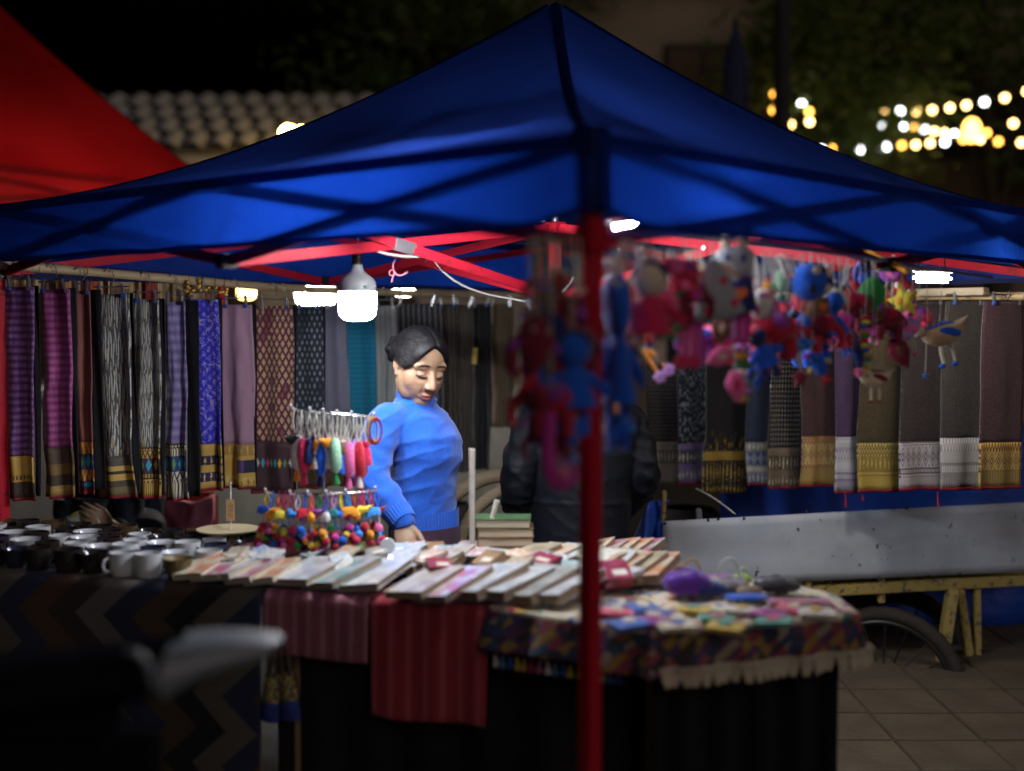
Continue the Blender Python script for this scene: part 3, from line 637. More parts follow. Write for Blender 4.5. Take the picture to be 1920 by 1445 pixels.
tg = at(890, 668, fl(890)-.12); tag(MB().box(tg, (.022, .002, .075), (0, R(5), 0)).build('price_tag', flat('yellow_paper', (.62, .45, .10), .8)), 'narrow yellow paper tag hanging on the black shawl', 'tag')
DS('near-black shawl with dotted weave right of the far tent leg', 985, 1040, 575, 800, dotted((.02, .016, .015), (.25, .22, .2), 90, 60))
# folded tan cloths and orange strips hung behind the bamboo rail
TNM = ['tan', 'beige', 'rust', 'cream', 'brick red', 'tan', 'sand', 'ochre', 'dark red', 'beige']
TANS = [(.55, .36, .18), (.62, .45, .26), (.50, .24, .08), (.60, .50, .36), (.45, .10, .05), (.58, .40, .2), (.55, .42, .28), (.5, .33, .15), (.42, .06, .05), (.6, .44, .24)]
for i, px in enumerate((40, 75, 118, 140, 166, 196, 226, 252, 276, 302, 328, 372, 395)):
    h = 50+rnd.uniform(-6, 8); top = at(px, railY(px)+2, fl(px)+.14); w = .052+rnd.uniform(-.01, .014); L = h*fl(px)/F
    t = thing('cloth_strip', '%s folded cloth strip looped behind the bamboo rail, %s from the left' % (TNM[i % 10], ('first', 'second', 'third', 'fourth', 'fifth', 'sixth', 'seventh', 'eighth', 'ninth', 'tenth', 'eleventh', 'twelfth', 'thirteenth')[i]), 'cloth', top, 'folded strips behind the bamboo rail', (0, 0, rnd.uniform(-.5, .5)))
    sd0 = i*3.3
    MB().slab(lambda u, v: Vector(((u-.5)*w*(1+.5*v*nz(sd0, 1, 1)), .01*math.sin(u*7+sd0)-.0*v, -L*v*(1+.06*math.sin(u*3+sd0)))), 6, 6, (0, .01, 0)).build('fold', mat('tan%d' % (i % 10), vstripe(TANS[i % 10], tuple(c*.6 for c in TANS[i % 10]), 90, .3), .9), t, world=False, ang=0)
    MB().tube([(0, .005, .0), (0, .005, .02)], w*.3, 8, flat=.3).build('loop', mat('tan%d' % (i % 10), TANS[i % 10], .9), t, world=False)
# gold beads hung between
for i, (px, py) in enumerate(((352, 545), (378, 540), (402, 548), (420, 546))):
    t = thing('bead_cluster', 'cluster of gold beads hanging from the bamboo rail, number %s from the left' % ('one', 'two', 'three', 'four')[i], 'beads', at(px, py, fl(px)-.03), 'gold bead clusters')
    b = MB()
    for k in range(7): b.ball((rnd.gauss(0, .012), rnd.gauss(0, .006), rnd.gauss(0, .012)), .008, n=8, m=6)
    b.build('bead_bunch', flat('gold_bead', (.55, .32, .06), .3, metal=.4), t, world=False); MB().tube([(0, 0, .005), (0, .02, .06)], .0015, 5).build('thread', BLK, t, world=False)
# right rail with lace-bordered skirts on the far right side of the tent
FR0, FR1 = K[3], K[2]
def frd(px):
    m = (px-960)/F; d = FR1-FR0; s = (m*FR0.y-FR0.x)/(d.x-m*d.y); return FR0.y+d.y*s-.10
bamboo('bamboo rail carrying the lace-bordered skirts at right', [at(px, 556, frd(px)) for px in (1050, 1200, 1350, 1500, 1650, 1800, 1950)], .016)
tag(MB().box(at(1775, 548, frd(1775)-.05), (.32, .05, .028), (0, 0, R(-48)), .004).build('timber_batten', flat('pale_timber', (.48, .42, .33), .8)), 'pale timber batten along the right skirt rail', 'batten')
def RS(label, a, b, y1, fn, bands, hemf, y0=566, yaw=12, **k):
    c = (a+b)/2; d = frd(c)-.03; return skirt(label, a, b, y0, y1, d, fn, bands, hemf, group=RG, rail=at(c, 556, frd(c)).z, seed=len(bpy.data.objects) % 97, yaw=yaw, lining=0, amp=.006, **k)
RB, RC = (.018, .013, .013), (.36, .33, .30)
RS('dark brown dotted skirt with tan lace border beside the customer', 1218, 1277, 906, dotted(RB, RC, 80, 55), [(1, 'solid', (.12, .1, .08), (.2, .17, .13)), (5, 'fringe', (.30, .25, .19), (.10, .08, .06)), (4, 'beast', (.10, .08, .06), (.48, .42, .33)), (2, 'zig', (.36, .30, .23), BR)], .23, trim=False)
RS('black skirt with silver sparkle stripes and lavender border', 1275, 1332, 905, spark((.008, .009, .014), (.40, .44, .52)), [(1, 'solid', (.13, .09, .17), PU), (3, 'beast', (.12, .10, .14), SI), (1.5, 'solid', (.15, .10, .22), PU), (4, 'beast', (.03, .03, .05), (.62, .58, .48)), (1.5, 'solid', (.17, .11, .24), PU)], .22)
RS('black skirt smeared with gold foil towards its hem', 1330, 1408, 924, foil((.006, .005, .006), (.50, .30, .03)), [(2, 'beast', (.01, .008, .006), (.45, .28, .03)), (6, 'beast', (.008, .006, .005), (.38, .24, .04)), (2, 'solid', (.3, .18, .02), (.02, .015, .01))], .22, trim=False)
RS('plain navy skirt with silver and blue border', 1404, 1454, 906, plain((.018, .026, .048)), [(4, 'beast', (.16, .16, .20), SI), (2.5, 'dots', (.3, .29, .27), CR), (5, 'dia', (.03, .05, .14), (.42, .42, .42)), (3, 'beast', (.22, .21, .2), CR)], .23)
RS('black skirt with columns of white dots and tan border', 1451, 1509, 912, dotted((.014, .010, .010), (.5, .46, .42), 78, 50), [(4, 'beast', (.10, .075, .05), (.45, .38, .25)), (2, 'solid', (.13, .09, .065), (.18, .13, .09)), (5, 'beast', (.06, .045, .03), (.52, .45, .30)), (2.5, 'solid', (.13, .095, .07), (.19, .14, .1))], .21)
RS('maroon-brown skirt with gold diamond border', 1507, 1574, 908, speck((.055, .022, .026), (.16, .09, .08)), [(5, 'fringe', (.36, .25, .08), (.24, .15, .04)), (1.5, 'zig', (.42, .3, .1), (.12, .02, .03)), (6, 'dia', (.42, .30, .11), (.10, .012, .03)), (1.5, 'zig', (.4, .28, .1), (.12, .02, .03)), (1, 'dots', (.12, .03, .03), GO)], .27)
RS('violet skirt with pale silver banded border', 1570, 1630, 920, speck((.065, .032, .095), (.16, .11, .21)), [(2.5, 'fringe', (.42, .40, .46), (.14, .09, .18)), (2, 'dots', (.20, .17, .24), SI), (3, 'dots', (.40, .40, .43), SI), (2, 'zig', (.2, .17, .24), SI), (3, 'dots', (.3, .29, .33), SI)], .29)
RS('olive-brown skirt with ochre gold fringe border', 1620, 1697, 918, speck((.055, .040, .018), (.17, .13, .07)), [(4, 'fringe', (.48, .36, .08), (.22, .15, .03)), (1.5, 'dots', (.2, .14, .03), GO2), (4, 'beast', (.22, .16, .04), (.50, .38, .11)), (1.5, 'zig', (.5, .38, .1), BR), (2, 'zig', (.42, .32, .09), BR)], .25)
RS('dark brown skirt with silver diamond and arch border', 1692, 1777, 914, speck((.028, .018, .022), (.13, .10, .11)), [(4.5, 'arch', (.48, .46, .49), (.06, .02, .04)), (2, 'dots', (.10, .08, .10), SI), (7, 'dia', (.44, .42, .45), (.06, .03, .05)), (1, 'dots', (.1, .08, .1), SI)], .25)
RS('grey-brown skirt with silver striped border near the right edge', 1774, 1850, 914, speck((.036, .030, .030), (.13, .12, .12)), [(3, 'fringe', (.34, .33, .34), (.12, .10, .11)), (3, 'dots', (.22, .21, .22), SI), (2.5, 'solid', (.33, .32, .34), SI), (3, 'zig', (.25, .24, .26), SI)], .27)
RS('dark plum skirt with gold border at the very right', 1846, 1925, 912, speck((.045, .015, .03), (.16, .1, .1)), [(4, 'fringe', (.4, .29, .09), BR), (4, 'dia', (.4, .3, .1), (.1, .02, .03)), (2, 'zig', GO, BR)], .24)
for i, (px, l) in enumerate(((1585, 28), (1617, 16), (1758, 26))):
    p = at(px, 921, frd(px)-.09); t = MB().tube([p, p+Vector((.001, 0, -.5*l*frd(px)/F)), p+Vector((.003, 0, -l*frd(px)/F))], [.002, .0025, .005], 6).build('tassel', flat('red_thread', (.35, .01, .03), .8))
    tag(t, 'small red thread tassel dangling below the %s skirt border' % ('violet', 'olive', 'silver diamond')[i], 'tassel', 'red tassels below the right skirts')
# ================================================================ tables and their cloths
TZ = .72
TO = Vector((-.669, 3.39, 0)); TE = Vector((.947, -.322, 0)).normalized(); TN = Vector((-TE.y, TE.x, 0))
if TN.y < 0: TN = -TN
def tp(t, s, z=0): return TO+TE*t+TN*s+Vector((0, 0, TZ+z))
def tpx(px, py, z=0):
    """(t, s) on the table for a pixel of its top"""
    p = atz(px, py, TZ+z)-TO; return p.dot(TE), p.dot(TN)
PLY = mat('raw_timber', lambda T: T.mul(T.mix(T.noise(5, 4, T.vec(T.x*1, T.y*12, T.z*12)), (.20, .13, .07), (.32, .22, .13)), 1.0), .75)
def table(label, t0, t1, dep):
    c = tp((t0+t1)/2, dep/2, 0); rz = math.atan2(TE.y, TE.x)
    t = thing('trestle_table', label, 'table', (c.x, c.y, 0))
    MB().box((c.x, c.y, TZ-.022), (t1-t0, dep, .03), (0, 0, rz), .003).build('table_top', PLY, t)
    for a in (t0+.08, t1-.08):
        for s in (.07, dep-.07):
            p = tp(a, s, 0); MB().box((p.x, p.y, (TZ-.037)/2), (.045, .045, TZ-.037), (0, 0, rz), .003).build('leg', PLY, t)
    for s in (.07, dep-.07): MB().bar(tp(t0+.08, s, -.09), tp(t1-.08, s, -.09), .025, .06, .003).build('rail', PLY, t)
table('long timber trestle table under the cups and dark chevron cloth', -1.55, -.005, .62)
table('timber trestle table under the notebooks', .005, 1.02, .70)
def drape(name, label, t0, t1, s1, drop, fn, amp, seed, cat='cloth', nf=9, rough=.9, top=.004, ns=None, bump=True, taper=0):
    w = t1-t0; n = ns or int(w*70)+14
    def f(u, v):
        tt = t0+w*u; k = v*(s1+drop)
        if k < s1: s = s1-k; p = tp(tt, s, top); p.z += .0015*nz(tt*9, s*9, seed); fo = 0
        else:
            q = k-s1; p = tp(tt+taper*q*(u-.5), 0, top-.004-q); fo = min(1, q/.12)
            p -= TN*(.012+amp*fo*(1+math.sin(tt*nf*6.28+seed+2*nz(tt*3, 0, seed)))*.5+amp*.8*fo*nz(tt*5, q*3, seed+2)+.02*fo*q)
            p.z += .010*nz(tt*6, seed, 3)*fo
        return p
    m = mat(label, fn, rough, sheen=.1, spec=.2, bump=(lambda T: T.noise(300, 2)+T.noise(12, 3)*2) if bump else None, bstr=.35, bdist=.006)
    sub = max(14, int((s1+drop)*55)); o = MB().slab(f, n, sub, TN*.002+Vector((0, 0, -.0025))); ob = o.build(name, m, None, ang=0)
    return tag(ob, label, cat)
# coordinates along the table inside materials: world x is close to the table direction
def chev(T):
    x = T.x*TE.x+T.y*TE.y; q = (x*5.2+((T.z*5.2+.25).pp(.5))*1.15)
    return T.mul(T.ramp((q*.25).fr(), [(.05, .036, .03), (.15, .14, .135), (.026, .034, .07), (.08, .05, .035), (.018, .016, .018), (.13, .115, .10), (.03, .04, .085), (.085, .05, .035)]), T.noise(200, 2)*.4+.5)
drape('tablecloth', 'dark chevron patterned cloth covering the cup table', -1.6, .0, .64, .62, chev, .012, 3, 'tablecloth', 3)
def strp(A, B, s): return lambda T: T.mul(T.mix(((T.x*TE.x+T.y*TE.y)*s+T.noise(5, 2)*.4).sin().ss(.0, 1)*.6, A, B), T.noise(260, 2)*.4+.75)
drape('cotton_scarf', 'dusty purple striped scarf hanging over the table edge', .003, .313, .12, .165, strp((.26, .085, .12), (.44, .22, .26), 150), .005, 5, 'scarf', 9, top=.007)
drape('cotton_scarf', 'crimson striped scarf hanging lower over the table edge', .316, .650, .12, .30, strp((.32, .035, .050), (.48, .11, .13), 130), .007, 8, 'scarf', 8, top=.008, taper=-.05)
drape('tablecloth', 'plain dark cloth under the notebooks', 0.003, 1.02, .70, .008, plain((.08, .03, .03)), .0, 4, 'tablecloth', 6, top=.002)
# patterned cloth over the right end of the stall
def pr_print(T):
    v = T.voro(26, out='Color'); sp = T.new('ShaderNodeSeparateColor'); T.nt.links.new(v.k, sp.inputs[0]); a = S(T, sp.outputs[0]); b = S(T, sp.outputs[1])
    c = T.ramp(a, [(.56, .50, .38), (.03, .10, .30), (.58, .50, .36), (.40, .05, .08), (.52, .46, .36), (.50, .34, .05), (.05, .16, .10), (.60, .52, .40), (.30, .08, .20)])
    dg = ((T.x*14-T.z*20+T.noise(6, 1)).fr() < .55); c = T.mix(T.noise(34, 2) > .47, (.56, .50, .38), c)
    low = T.ramp((b*1.7+dg*.3).fr(), [(.03, .025, .03), (.25, .16, .03), (.03, .04, .11), (.22, .04, .06), (.04, .03, .03), (.26, .22, .16), (.02, .06, .10), (.09, .03, .08)])
    return T.mul(T.mix(T.z.ss(-.004, .006), low, c), T.noise(120, 2)*.6+.65)
PC = [tp(.655, .0), Vector((.31, 2.95, TZ)), atz(1606, 1160, TZ), atz(1540, 1120, TZ), tp(1.0, .34)]
fl_ = tp(.655, .0); c1 = Vector((.33, 2.93, TZ)); c2 = atz(1604, 1158, TZ); c3 = atz(1560, 1122, TZ)
edge = [fl_, lerp(fl_, c1, .35), lerp(fl_, c1, .7), c1, lerp(c1, c2, .25), lerp(c1, c2, .5), lerp(c1, c2, .75), c2, lerp(c2, c3, .5), c3]
def along(pts, u):
    q = u*(len(pts)-1); i = min(int(q), len(pts)-2); return lerp(pts[i], pts[i+1], q-i)
cen = Vector((.42, 3.38, TZ)); inner = [tp(.655, .14), tp(.75, .20), tp(.84, .26), tp(.93, .30), tp(1.0, .36), Vector((.5, 3.40, TZ)), Vector((.6, 3.45, TZ)), Vector((.68, 3.50, TZ)), Vector((.72, 3.50, TZ)), Vector((.74, 3.50, TZ))]
rt_ = thing('side_table', 'right end table under the bright patchwork print cloth', 'table', (.45, 3.3, 0))
ang2 = math.atan2(c2.y-c1.y, c2.x-c1.x)
MB().add([v+Vector((0, 0, dz)) for dz in (-.012, -.034) for v in (lerp(c1, cen, .06), lerp(c2, cen, .06), lerp(c3, cen, .05), Vector((.74, 3.5, TZ)), tp(1.03, .62))], [(0, 1, 2, 3, 4), (9, 8, 7, 6, 5)]+[(i, 5+i, 5+(i+1) % 5, (i+1) % 5) for i in range(5)]).build('table_top', PLY, rt_, ang=20)
for p in (lerp(c1, cen, .25), lerp(c2, cen, .2), Vector((.68, 3.42, 0)), tp(1.08, .5)): MB().box((p.x, p.y, (TZ-.034)/2), (.045, .045, TZ-.034), (0, 0, ang2), .003).build('leg', PLY, rt_)
def prc(u, v):
    e = along(edge, u); i = along(inner, u)
    if v < .5: p = lerp(i, e, v/.5); p.z = TZ+.013+.004*nz(p.x*14, p.y*14, 1)
    else:
        q = (v-.5)/.5; outw = (e-cen); outw.z = 0; outw.normalize()
        dr = .095+.03*nz(u*5, 2, 2); p = e+outw*(.012+.022*q*(1+math.sin(u*62+nz(u*9, 1, 1)*2))*.5+.02*q); p.z = TZ+.012-dr*q-.006*q*q
    return p
pm_ = mat('patchwork_print', pr_print, .85, sheen=.15, bump=lambda T: T.noise(90, 3), bstr=.3)
prt = thing('tablecloth', 'bright patchwork print cloth with scalloped white trim on right table', 'tablecloth', (.4, 3.2, TZ))
MB().slab(prc, 120, 26, (0, .001, -.002)).build('cloth', pm_, prt, ang=0)
SCL = flat('cream_braid', (.50, .44, .34), .9)
def tooth(mb): mb.prism([(-.009, 0), (.009, 0), (.009, -.008), (.005, -.022), (-.005, -.022), (-.009, -.008)], .004); mb.prism([(-.0125, .001), (.0125, .001), (.0125, .010), (-.0125, .010)], .005)
for k in range(32):
    u = .36+.60*k/31; p = prc(u, 1); q = prc(u+.004, 1); a = math.atan2(q.y-p.y, q.x-p.x)
    part(prt, 'scallop', 'scallop', tooth, SCL, p-prt.location+Vector((0, -.003, .004)), (rnd.uniform(-.2, .2), rnd.uniform(-.15, .15), a), 1.5)
# dark cloth with small coloured tufts hanging under the front left of the printed cloth
dk = thing('tuft_banner', 'black strip with rows of small coloured tufts under the print cloth', 'banner', tp(.75, 0))
MB().slab(lambda u, v: tp(.66+.36*u, -.012-.006*math.sin(u*30)-.05*u, -.004-.15*v), 30, 6, TN*.003).build('strip', BLACKC, dk, ang=0)
TUF = [(.45, .30, .05), (.03, .07, .3), (.45, .44, .42), (.35, .03, .06), (.40, .34, .05), (.04, .14, .25), (.3, .1, .2)]
def tuft(mb): mb.lathe([(.001, .004), (.005, 0), (.004, -.006), (.009, -.020), (.008, -.024), (0, -.024)], 8)
for r_ in range(2):
    for k in range(17): part(dk, 'tuft', 'tuft', tuft, felt(TUF[(k*3+r_*2) % 7]), tp(.67+k*.0205, -.026-.05*k/17, -.045-.065*r_)-dk.location, (rnd.uniform(-.2, .2), rnd.uniform(-.2, .2), 0), 1.15)
tag(MB().box((.42, 3.35, .19), (.34, .36, .38), (0, 0, .1), .008).build('storage_box', flat('dark_red_board', (.10, .012, .016), .8)), 'dark red box stored under the right table', 'box')
tag(MB().slab(lambda u, v: tp(.02+1.03*u, .035+.02*math.sin(u*40), -.045-.64*v), 60, 8, TN*.003).build('dark_filler_cloth', BLACKC, None, ang=0), 'black cloth added to darken the space under the notebook table', 'cloth')  # black sheet added so the void below the table stays dark
tag(MB().slab(lambda u, v: lerp(lerp(c1, cen, .10), lerp(c2, cen, .09), u)+Vector((0, .02*math.sin(u*30), -.04-.64*v)), 40, 8, (0, .003, 0)).build('dark_filler_cloth', BLACKC, None, ang=0), 'black cloth added to darken the space under the print-covered table', 'cloth')  # same added black sheet, darkening the void at the right end
# ---- bags hung below the table edge
def woven(T): return T.mix((T.z > -.075), (.02, .04, .20), T.mix(T.voro(130) < .35, (.10, .08, .03), (.46, .38, .16)))
BAGM = mat('woven_straw_bag', woven, .8, bump=lambda T: T.voro(130), bstr=.6, bdist=.004)
STRB = mat('striped_bag_cloth', lambda T: T.mix((T.x*62).fr() < .42, (.42, .38, .32), (.02, .018, .02)), .9)
def bag(label, px, py, w, h, m, d, tilt):
    p = at(px, py, d); t = thing('hanging_bag', label, 'bag', p, 'bags hung below the table edge', (0, R(tilt), R(-18)))
    def pf(u, v, s): z = -h*v; ww = w*(.72+.28*math.sin(min(1, v*1.15)*1.57)); return Vector(((u-.5)*ww, s*(.004+.020*math.sin(math.pi*u)*math.sin(min(1, v*1.05)*2.6)), z))
    b = MB(); b.grid(lambda u, v: pf(u, v, -1), 10, 10); b.grid(lambda u, v: pf(u, v, 1), 10, 10); b.build('pouch', m, t, world=False, ang=0)
    for s in (-1, 1): MB().tube([(-w*.2, s*.006, -.01), (-w*.16, s*.01, .06), (0, s*.01, .085), (w*.16, s*.01, .06), (w*.2, s*.006, -.01)], .004, 6).build('handle', flat('dark_strap', (.06, .05, .03), .8), t, world=False)
bag('straw bag with dark handles under the purple scarf, left one', 511, 1262, .055, .13, BAGM, 3.36, 4)
bag('straw bag with dark handles under the purple scarf, right one', 538, 1258, .062, .13, BAGM, 3.35, -5)
bag('black and cream striped cloth bag under the purple scarf', 622, 1272, .125, .14, STRB, 3.40, 0)

# ================================================================ goods on the tables
def cup_mesh(mb): mb.lathe([(0, 0), (.024, 0), (.026, .004), (.034, .026), (.040, .056), (.0415, .0575), (.040, .0575), (.037, .055), (.031, .026), (.022, .006), (0, .005)], 24)
def mug_mesh(mb): mb.lathe([(0, 0), (.033, 0), (.036, .004), (.038, .03), (.0385, .064), (.0385, .066), (.036, .066), (.0355, .062), (.034, .008), (0, .006)], 24)
def handle_mesh(mb): mb.torus((.040, 0, .034), .019, .0042, Matrix.Rotation(R(90), 3, 'X'), 14, 7, R(-88), R(88))
GLZ = {'dark': mat('dark_glaze', lambda T: T.mix(T.noise(30, 3), (.010, .009, .011), (.03, .022, .02)), .12, coat=.5), 'brown': mat('brown_glaze', lambda T: T.mix(T.noise(20, 3).ss(.3, .8), (.04, .025, .014), (.11, .07, .035)), .2, coat=.3),
       'pale': mat('pale_grey_glaze', lambda T: T.mul(T.mix(T.noise(18, 3), (.46, .48, .52), (.58, .60, .63)), 1.0), .15, coat=.5), 'navy': mat('navy_glaze', lambda T: T.mix(T.noise(25, 3), (.01, .013, .035), (.03, .035, .07)), .15, coat=.5),
       'olive': mat('olive_wood', lambda T: T.mix(T.noise(16, 4, T.vec(T.x*5, T.y*5, T.z)), (.10, .065, .025), (.21, .145, .06)), .45)}
rows = [['dark', 'dark', 'dark', 'dark', 'navy', 'dark', 'dark', 'dark', 'pale', 'pale', 'olive', 'olive', 'pale'], ['dark', 'dark', 'navy', 'pale', 'dark', 'pale', 'pale', 'pale', 'navy', 'pale', 'pale', 'dark', 'pale'],
        ['pale', 'pale', 'pale', 'dark', 'pale', 'pale', 'dark', 'pale', 'pale', 'pale', 'navy', 'pale', 'navy'], ['pale', 'dark', 'pale', 'dark', 'pale', 'dark', 'pale', 'dark', 'dark', 'pale', 'dark', 'navy', 'dark'], ['brown', 'dark', 'brown', 'dark', 'dark', 'brown', 'dark', 'dark', 'brown', 'dark', 'dark', 'brown', 'dark']]
CNAME = {'dark': 'black glazed', 'brown': 'brown glazed', 'pale': 'pale grey glazed', 'navy': 'navy glazed', 'olive': 'turned olive-wood'}
ORD = ['front', 'second', 'middle', 'fourth', 'back']; NTH = ['first', 'second', 'third', 'fourth', 'fifth', 'sixth', 'seventh', 'eighth', 'ninth', 'tenth', 'eleventh', 'twelfth', 'thirteenth']
for r_, row in enumerate(rows):
    for k, c in enumerate(row):
        t_ = -1.22+k*.092+.03*(r_ % 2)+rnd.uniform(-.008, .008); s_ = .05+r_*.098+rnd.uniform(-.008, .008)
        if t_ > -.02-(.22 if r_ == 0 else .1 if r_ == 1 else 0): continue
        mug = c != 'olive' and (k+r_) % 3 != 1; nm = 'mug' if mug else 'cup'
        t = thing('ceramic_'+nm if c != 'olive' else 'wooden_cup', '%s %s, %s from the left in the %s row of cups' % (CNAME[c], nm, NTH[k], ORD[r_]), nm, tp(t_, s_, .0065), 'cups set out in rows', (0, 0, rnd.uniform(0, 6.3)), rnd.uniform(.93, 1.05)*(1 if mug else 1.05))
        part(t, 'bowl', 'mug' if mug else 'cup', mug_mesh if mug else cup_mesh, GLZ[c])
        if mug: part(t, 'handle', 'mug_handle', handle_mesh, GLZ[c])
# wooden tray with a price card on a stick
tr = tp(*tpx(428, 1040), .07); t = thing('wooden_tray', 'pale wooden plate on a stand behind the cups', 'plate', tr)
MB().lathe([(0, 0), (.075, .002), (.095, .010), (.097, .014), (.09, .013), (.07, .006), (0, .004)], 40, tr+Vector((0, 0, 0))).build('dish', flat('pale_wood', (.42, .34, .20), .6), t); MB().lathe([(.05, -.062), (.045, -.05), (.03, -.02), (.03, .003)], 24, tr).build('stand', flat('pale_wood', (.42, .34, .20), .6), t)
q = tr+Vector((.0, .04, 0)); t = thing('price_card', 'small brown price card on a thin stick behind the cups', 'sign', q)
MB().tube([q, q+Vector((0, .004, .155))], .0022, 6).build('stick', flat('white_stick', (.7, .7, .7), .5), t)
MB().box(q+Vector((.0, -.003, .066)), (.026, .002, .066), (R(-4), 0, R(4))).build('card', mat('kraft_card', lambda T: T.mix((T.x.ab() < .008)*((T.z-.066).ab() < .024)*(T.noise(260, 2) > .52), (.45, .27, .12), (.12, .06, .03)), .85), t)
# ---- notebooks
def cover(name, base, a, b):
    def fn(T):
        n = T.noise(22, 3); m = T.noise(9, 2, dist=1.5); c = T.mix(n.ss(.54, .58)*.9, base, a); c = T.mix(m.ss(.56, .60)*.85, c, b); c = T.mix(((T.x.ab() < .030)*((T.y-.01).ab() < .032)*(T.noise(120, 2) > .5))*.7, c, a); return T.mul(c, T.noise(60, 3)*.3+.85)
    return mat('cover_'+name, fn, .30, coat=.9 if name in ('white', 'teal', 'pink') else .4, spec=.5, bump=lambda T: T.noise(16, 3, dist=.8), bstr=.5, bdist=.006)
COV = {'pink flowered': cover('pink', (.55, .54, .54), (.50, .12, .20), (.42, .30, .34)), 'teal leaf': cover('teal', (.50, .54, .55), (.18, .36, .36), (.42, .5, .52)), 'white plastic-wrapped': cover('white', (.66, .68, .70), (.44, .46, .50), (.60, .60, .60)),
       'natural paper': cover('natural', (.46, .40, .30), (.30, .24, .17), (.52, .47, .38)), 'blue and red': cover('bluered', (.55, .55, .55), (.10, .22, .50), (.45, .06, .12)), 'cream and orange': cover('cream', (.58, .52, .42), (.55, .22, .10), (.5, .45, .36)), 'grey bark': cover('bark', (.36, .36, .34), (.24, .24, .23), (.44, .43, .41)), 'brown wooden': cover('brownw', (.28, .17, .08), (.18, .10, .05), (.36, .23, .12)), 'green': cover('green', (.09, .17, .08), (.06, .12, .06), (.13, .2, .1)), 'maroon': cover('maroon', (.22, .03, .06), (.32, .06, .1), (.16, .02, .04))}
PAGES = mat('page_edges', lambda T: T.mix(((T.z*900+T.noise(40, 2)*2).sin()*.5+.5)*.6, (.40, .31, .21), (.24, .17, .11)), .9)
PAGEW = mat('pale_page_edges', lambda T: T.mix(((T.z*900+T.noise(40, 2)*2).sin()*.5+.5)*.6, (.58, .52, .40), (.42, .36, .26)), .9)
def book(label, pos, w, l, th, yaw, roll, pitch, cov, pages=None, group=None, name='notebook'):
    t = thing(name, label, 'notebook', pos, group, (R(pitch), R(roll), R(yaw)))
    MB().box((0, 0, th/2), (w-.006, l-.006, th-.003), None, .001).build('page_block', pages or PAGES, t, world=False)
    MB().box((0, 0, th), (w, l, .003), None, .0012).build('front_cover', COV[cov], t, world=False)
    MB().box((0, 0, .0), (w, l, .003), None, .0012).build('back_cover', COV[cov], t, world=False)
    MB().box((-w/2, 0, th/2), (.003, l, th+.003), None, .001).build('spine', COV[cov], t, world=False)
    return t
YB = math.degrees(math.atan2(TE.y, TE.x)); bi = [0]
def shingle(desc, px, py, n, stept, steps, w, l, th, covs, roll=-9, yaw=0, lift=.014, pages=None, pitch=13):
    t_, s_ = tpx(px, py)
    for i in range(n):
        c = covs[i % len(covs)]; pos = tp(t_+i*stept, s_+i*steps, lift+.004+l*.5*math.sin(R(pitch)))
        book('%s notebook, %s %s' % (c, NTH[i], desc), pos, w, l, th, YB+yaw+rnd.uniform(-10, 10), roll+rnd.uniform(-2.5, 2.5), pitch+rnd.uniform(-4, 3), c, pages, 'notebooks on the table')
shingle('in the front row beside the olive-wood cups', 383, 1088, 5, .056, -.001, .10, .15, .016, ['cream and orange', 'pink flowered', 'white plastic-wrapped', 'pink flowered'], pages=PAGEW, yaw=-14)
shingle('in the row behind the pink flowered ones', 440, 1062, 4, .066, .004, .08, .12, .014, ['maroon', 'blue and red', 'pink flowered', 'natural paper'], pages=PAGEW, yaw=-10)
shingle('in the front row above the purple scarf', 582, 1100, 3, .098, .004, .13, .19, .016, ['white plastic-wrapped', 'teal leaf', 'white plastic-wrapped', 'teal leaf'], yaw=-18, roll=-7)
shingle('in the front row above the crimson scarf', 800, 1124, 2, .080, .0, .12, .20, .017, ['natural paper', 'pink flowered'], yaw=-22, roll=-6)
shingle('in the front row left of the tent pole', 915, 1126, 4, .068, .002, .14, .20, .024, ['white plastic-wrapped', 'white plastic-wrapped', 'grey bark', 'white plastic-wrapped', 'cream and orange'], yaw=-26, roll=-9)
shingle('in sawtooth row right of tent pole', 1122, 1102, 5, .037, .010, .10, .17, .024, ['cream and orange', 'white plastic-wrapped', 'cream and orange', 'natural paper', 'cream and orange'], yaw=-22, roll=-13, lift=.022)
shingle('in back sawtooth row under the mat', 1092, 1066, 6, .034, .014, .09, .14, .022, ['natural paper', 'cream and orange', 'pink flowered', 'cream and orange', 'cream and orange', 'pink flowered'], yaw=-20, roll=-13, lift=.022)
shingle('in the middle row left of the book stack', 610, 1055, 3, .070, .008, .11, .13, .018, ['natural paper', 'brown wooden', 'pink flowered'], yaw=8, roll=-5)
shingle('in the middle row below the framed book', 735, 1076, 3, .078, .004, .13, .19, .02, ['white plastic-wrapped', 'teal leaf', 'natural paper'], yaw=-16, roll=-6)
shingle('in the pale middle row behind the pole', 985, 1074, 3, .050, .010, .14, .19, .018, ['natural paper', 'cream and orange', 'white plastic-wrapped'], yaw=-30, roll=-6)
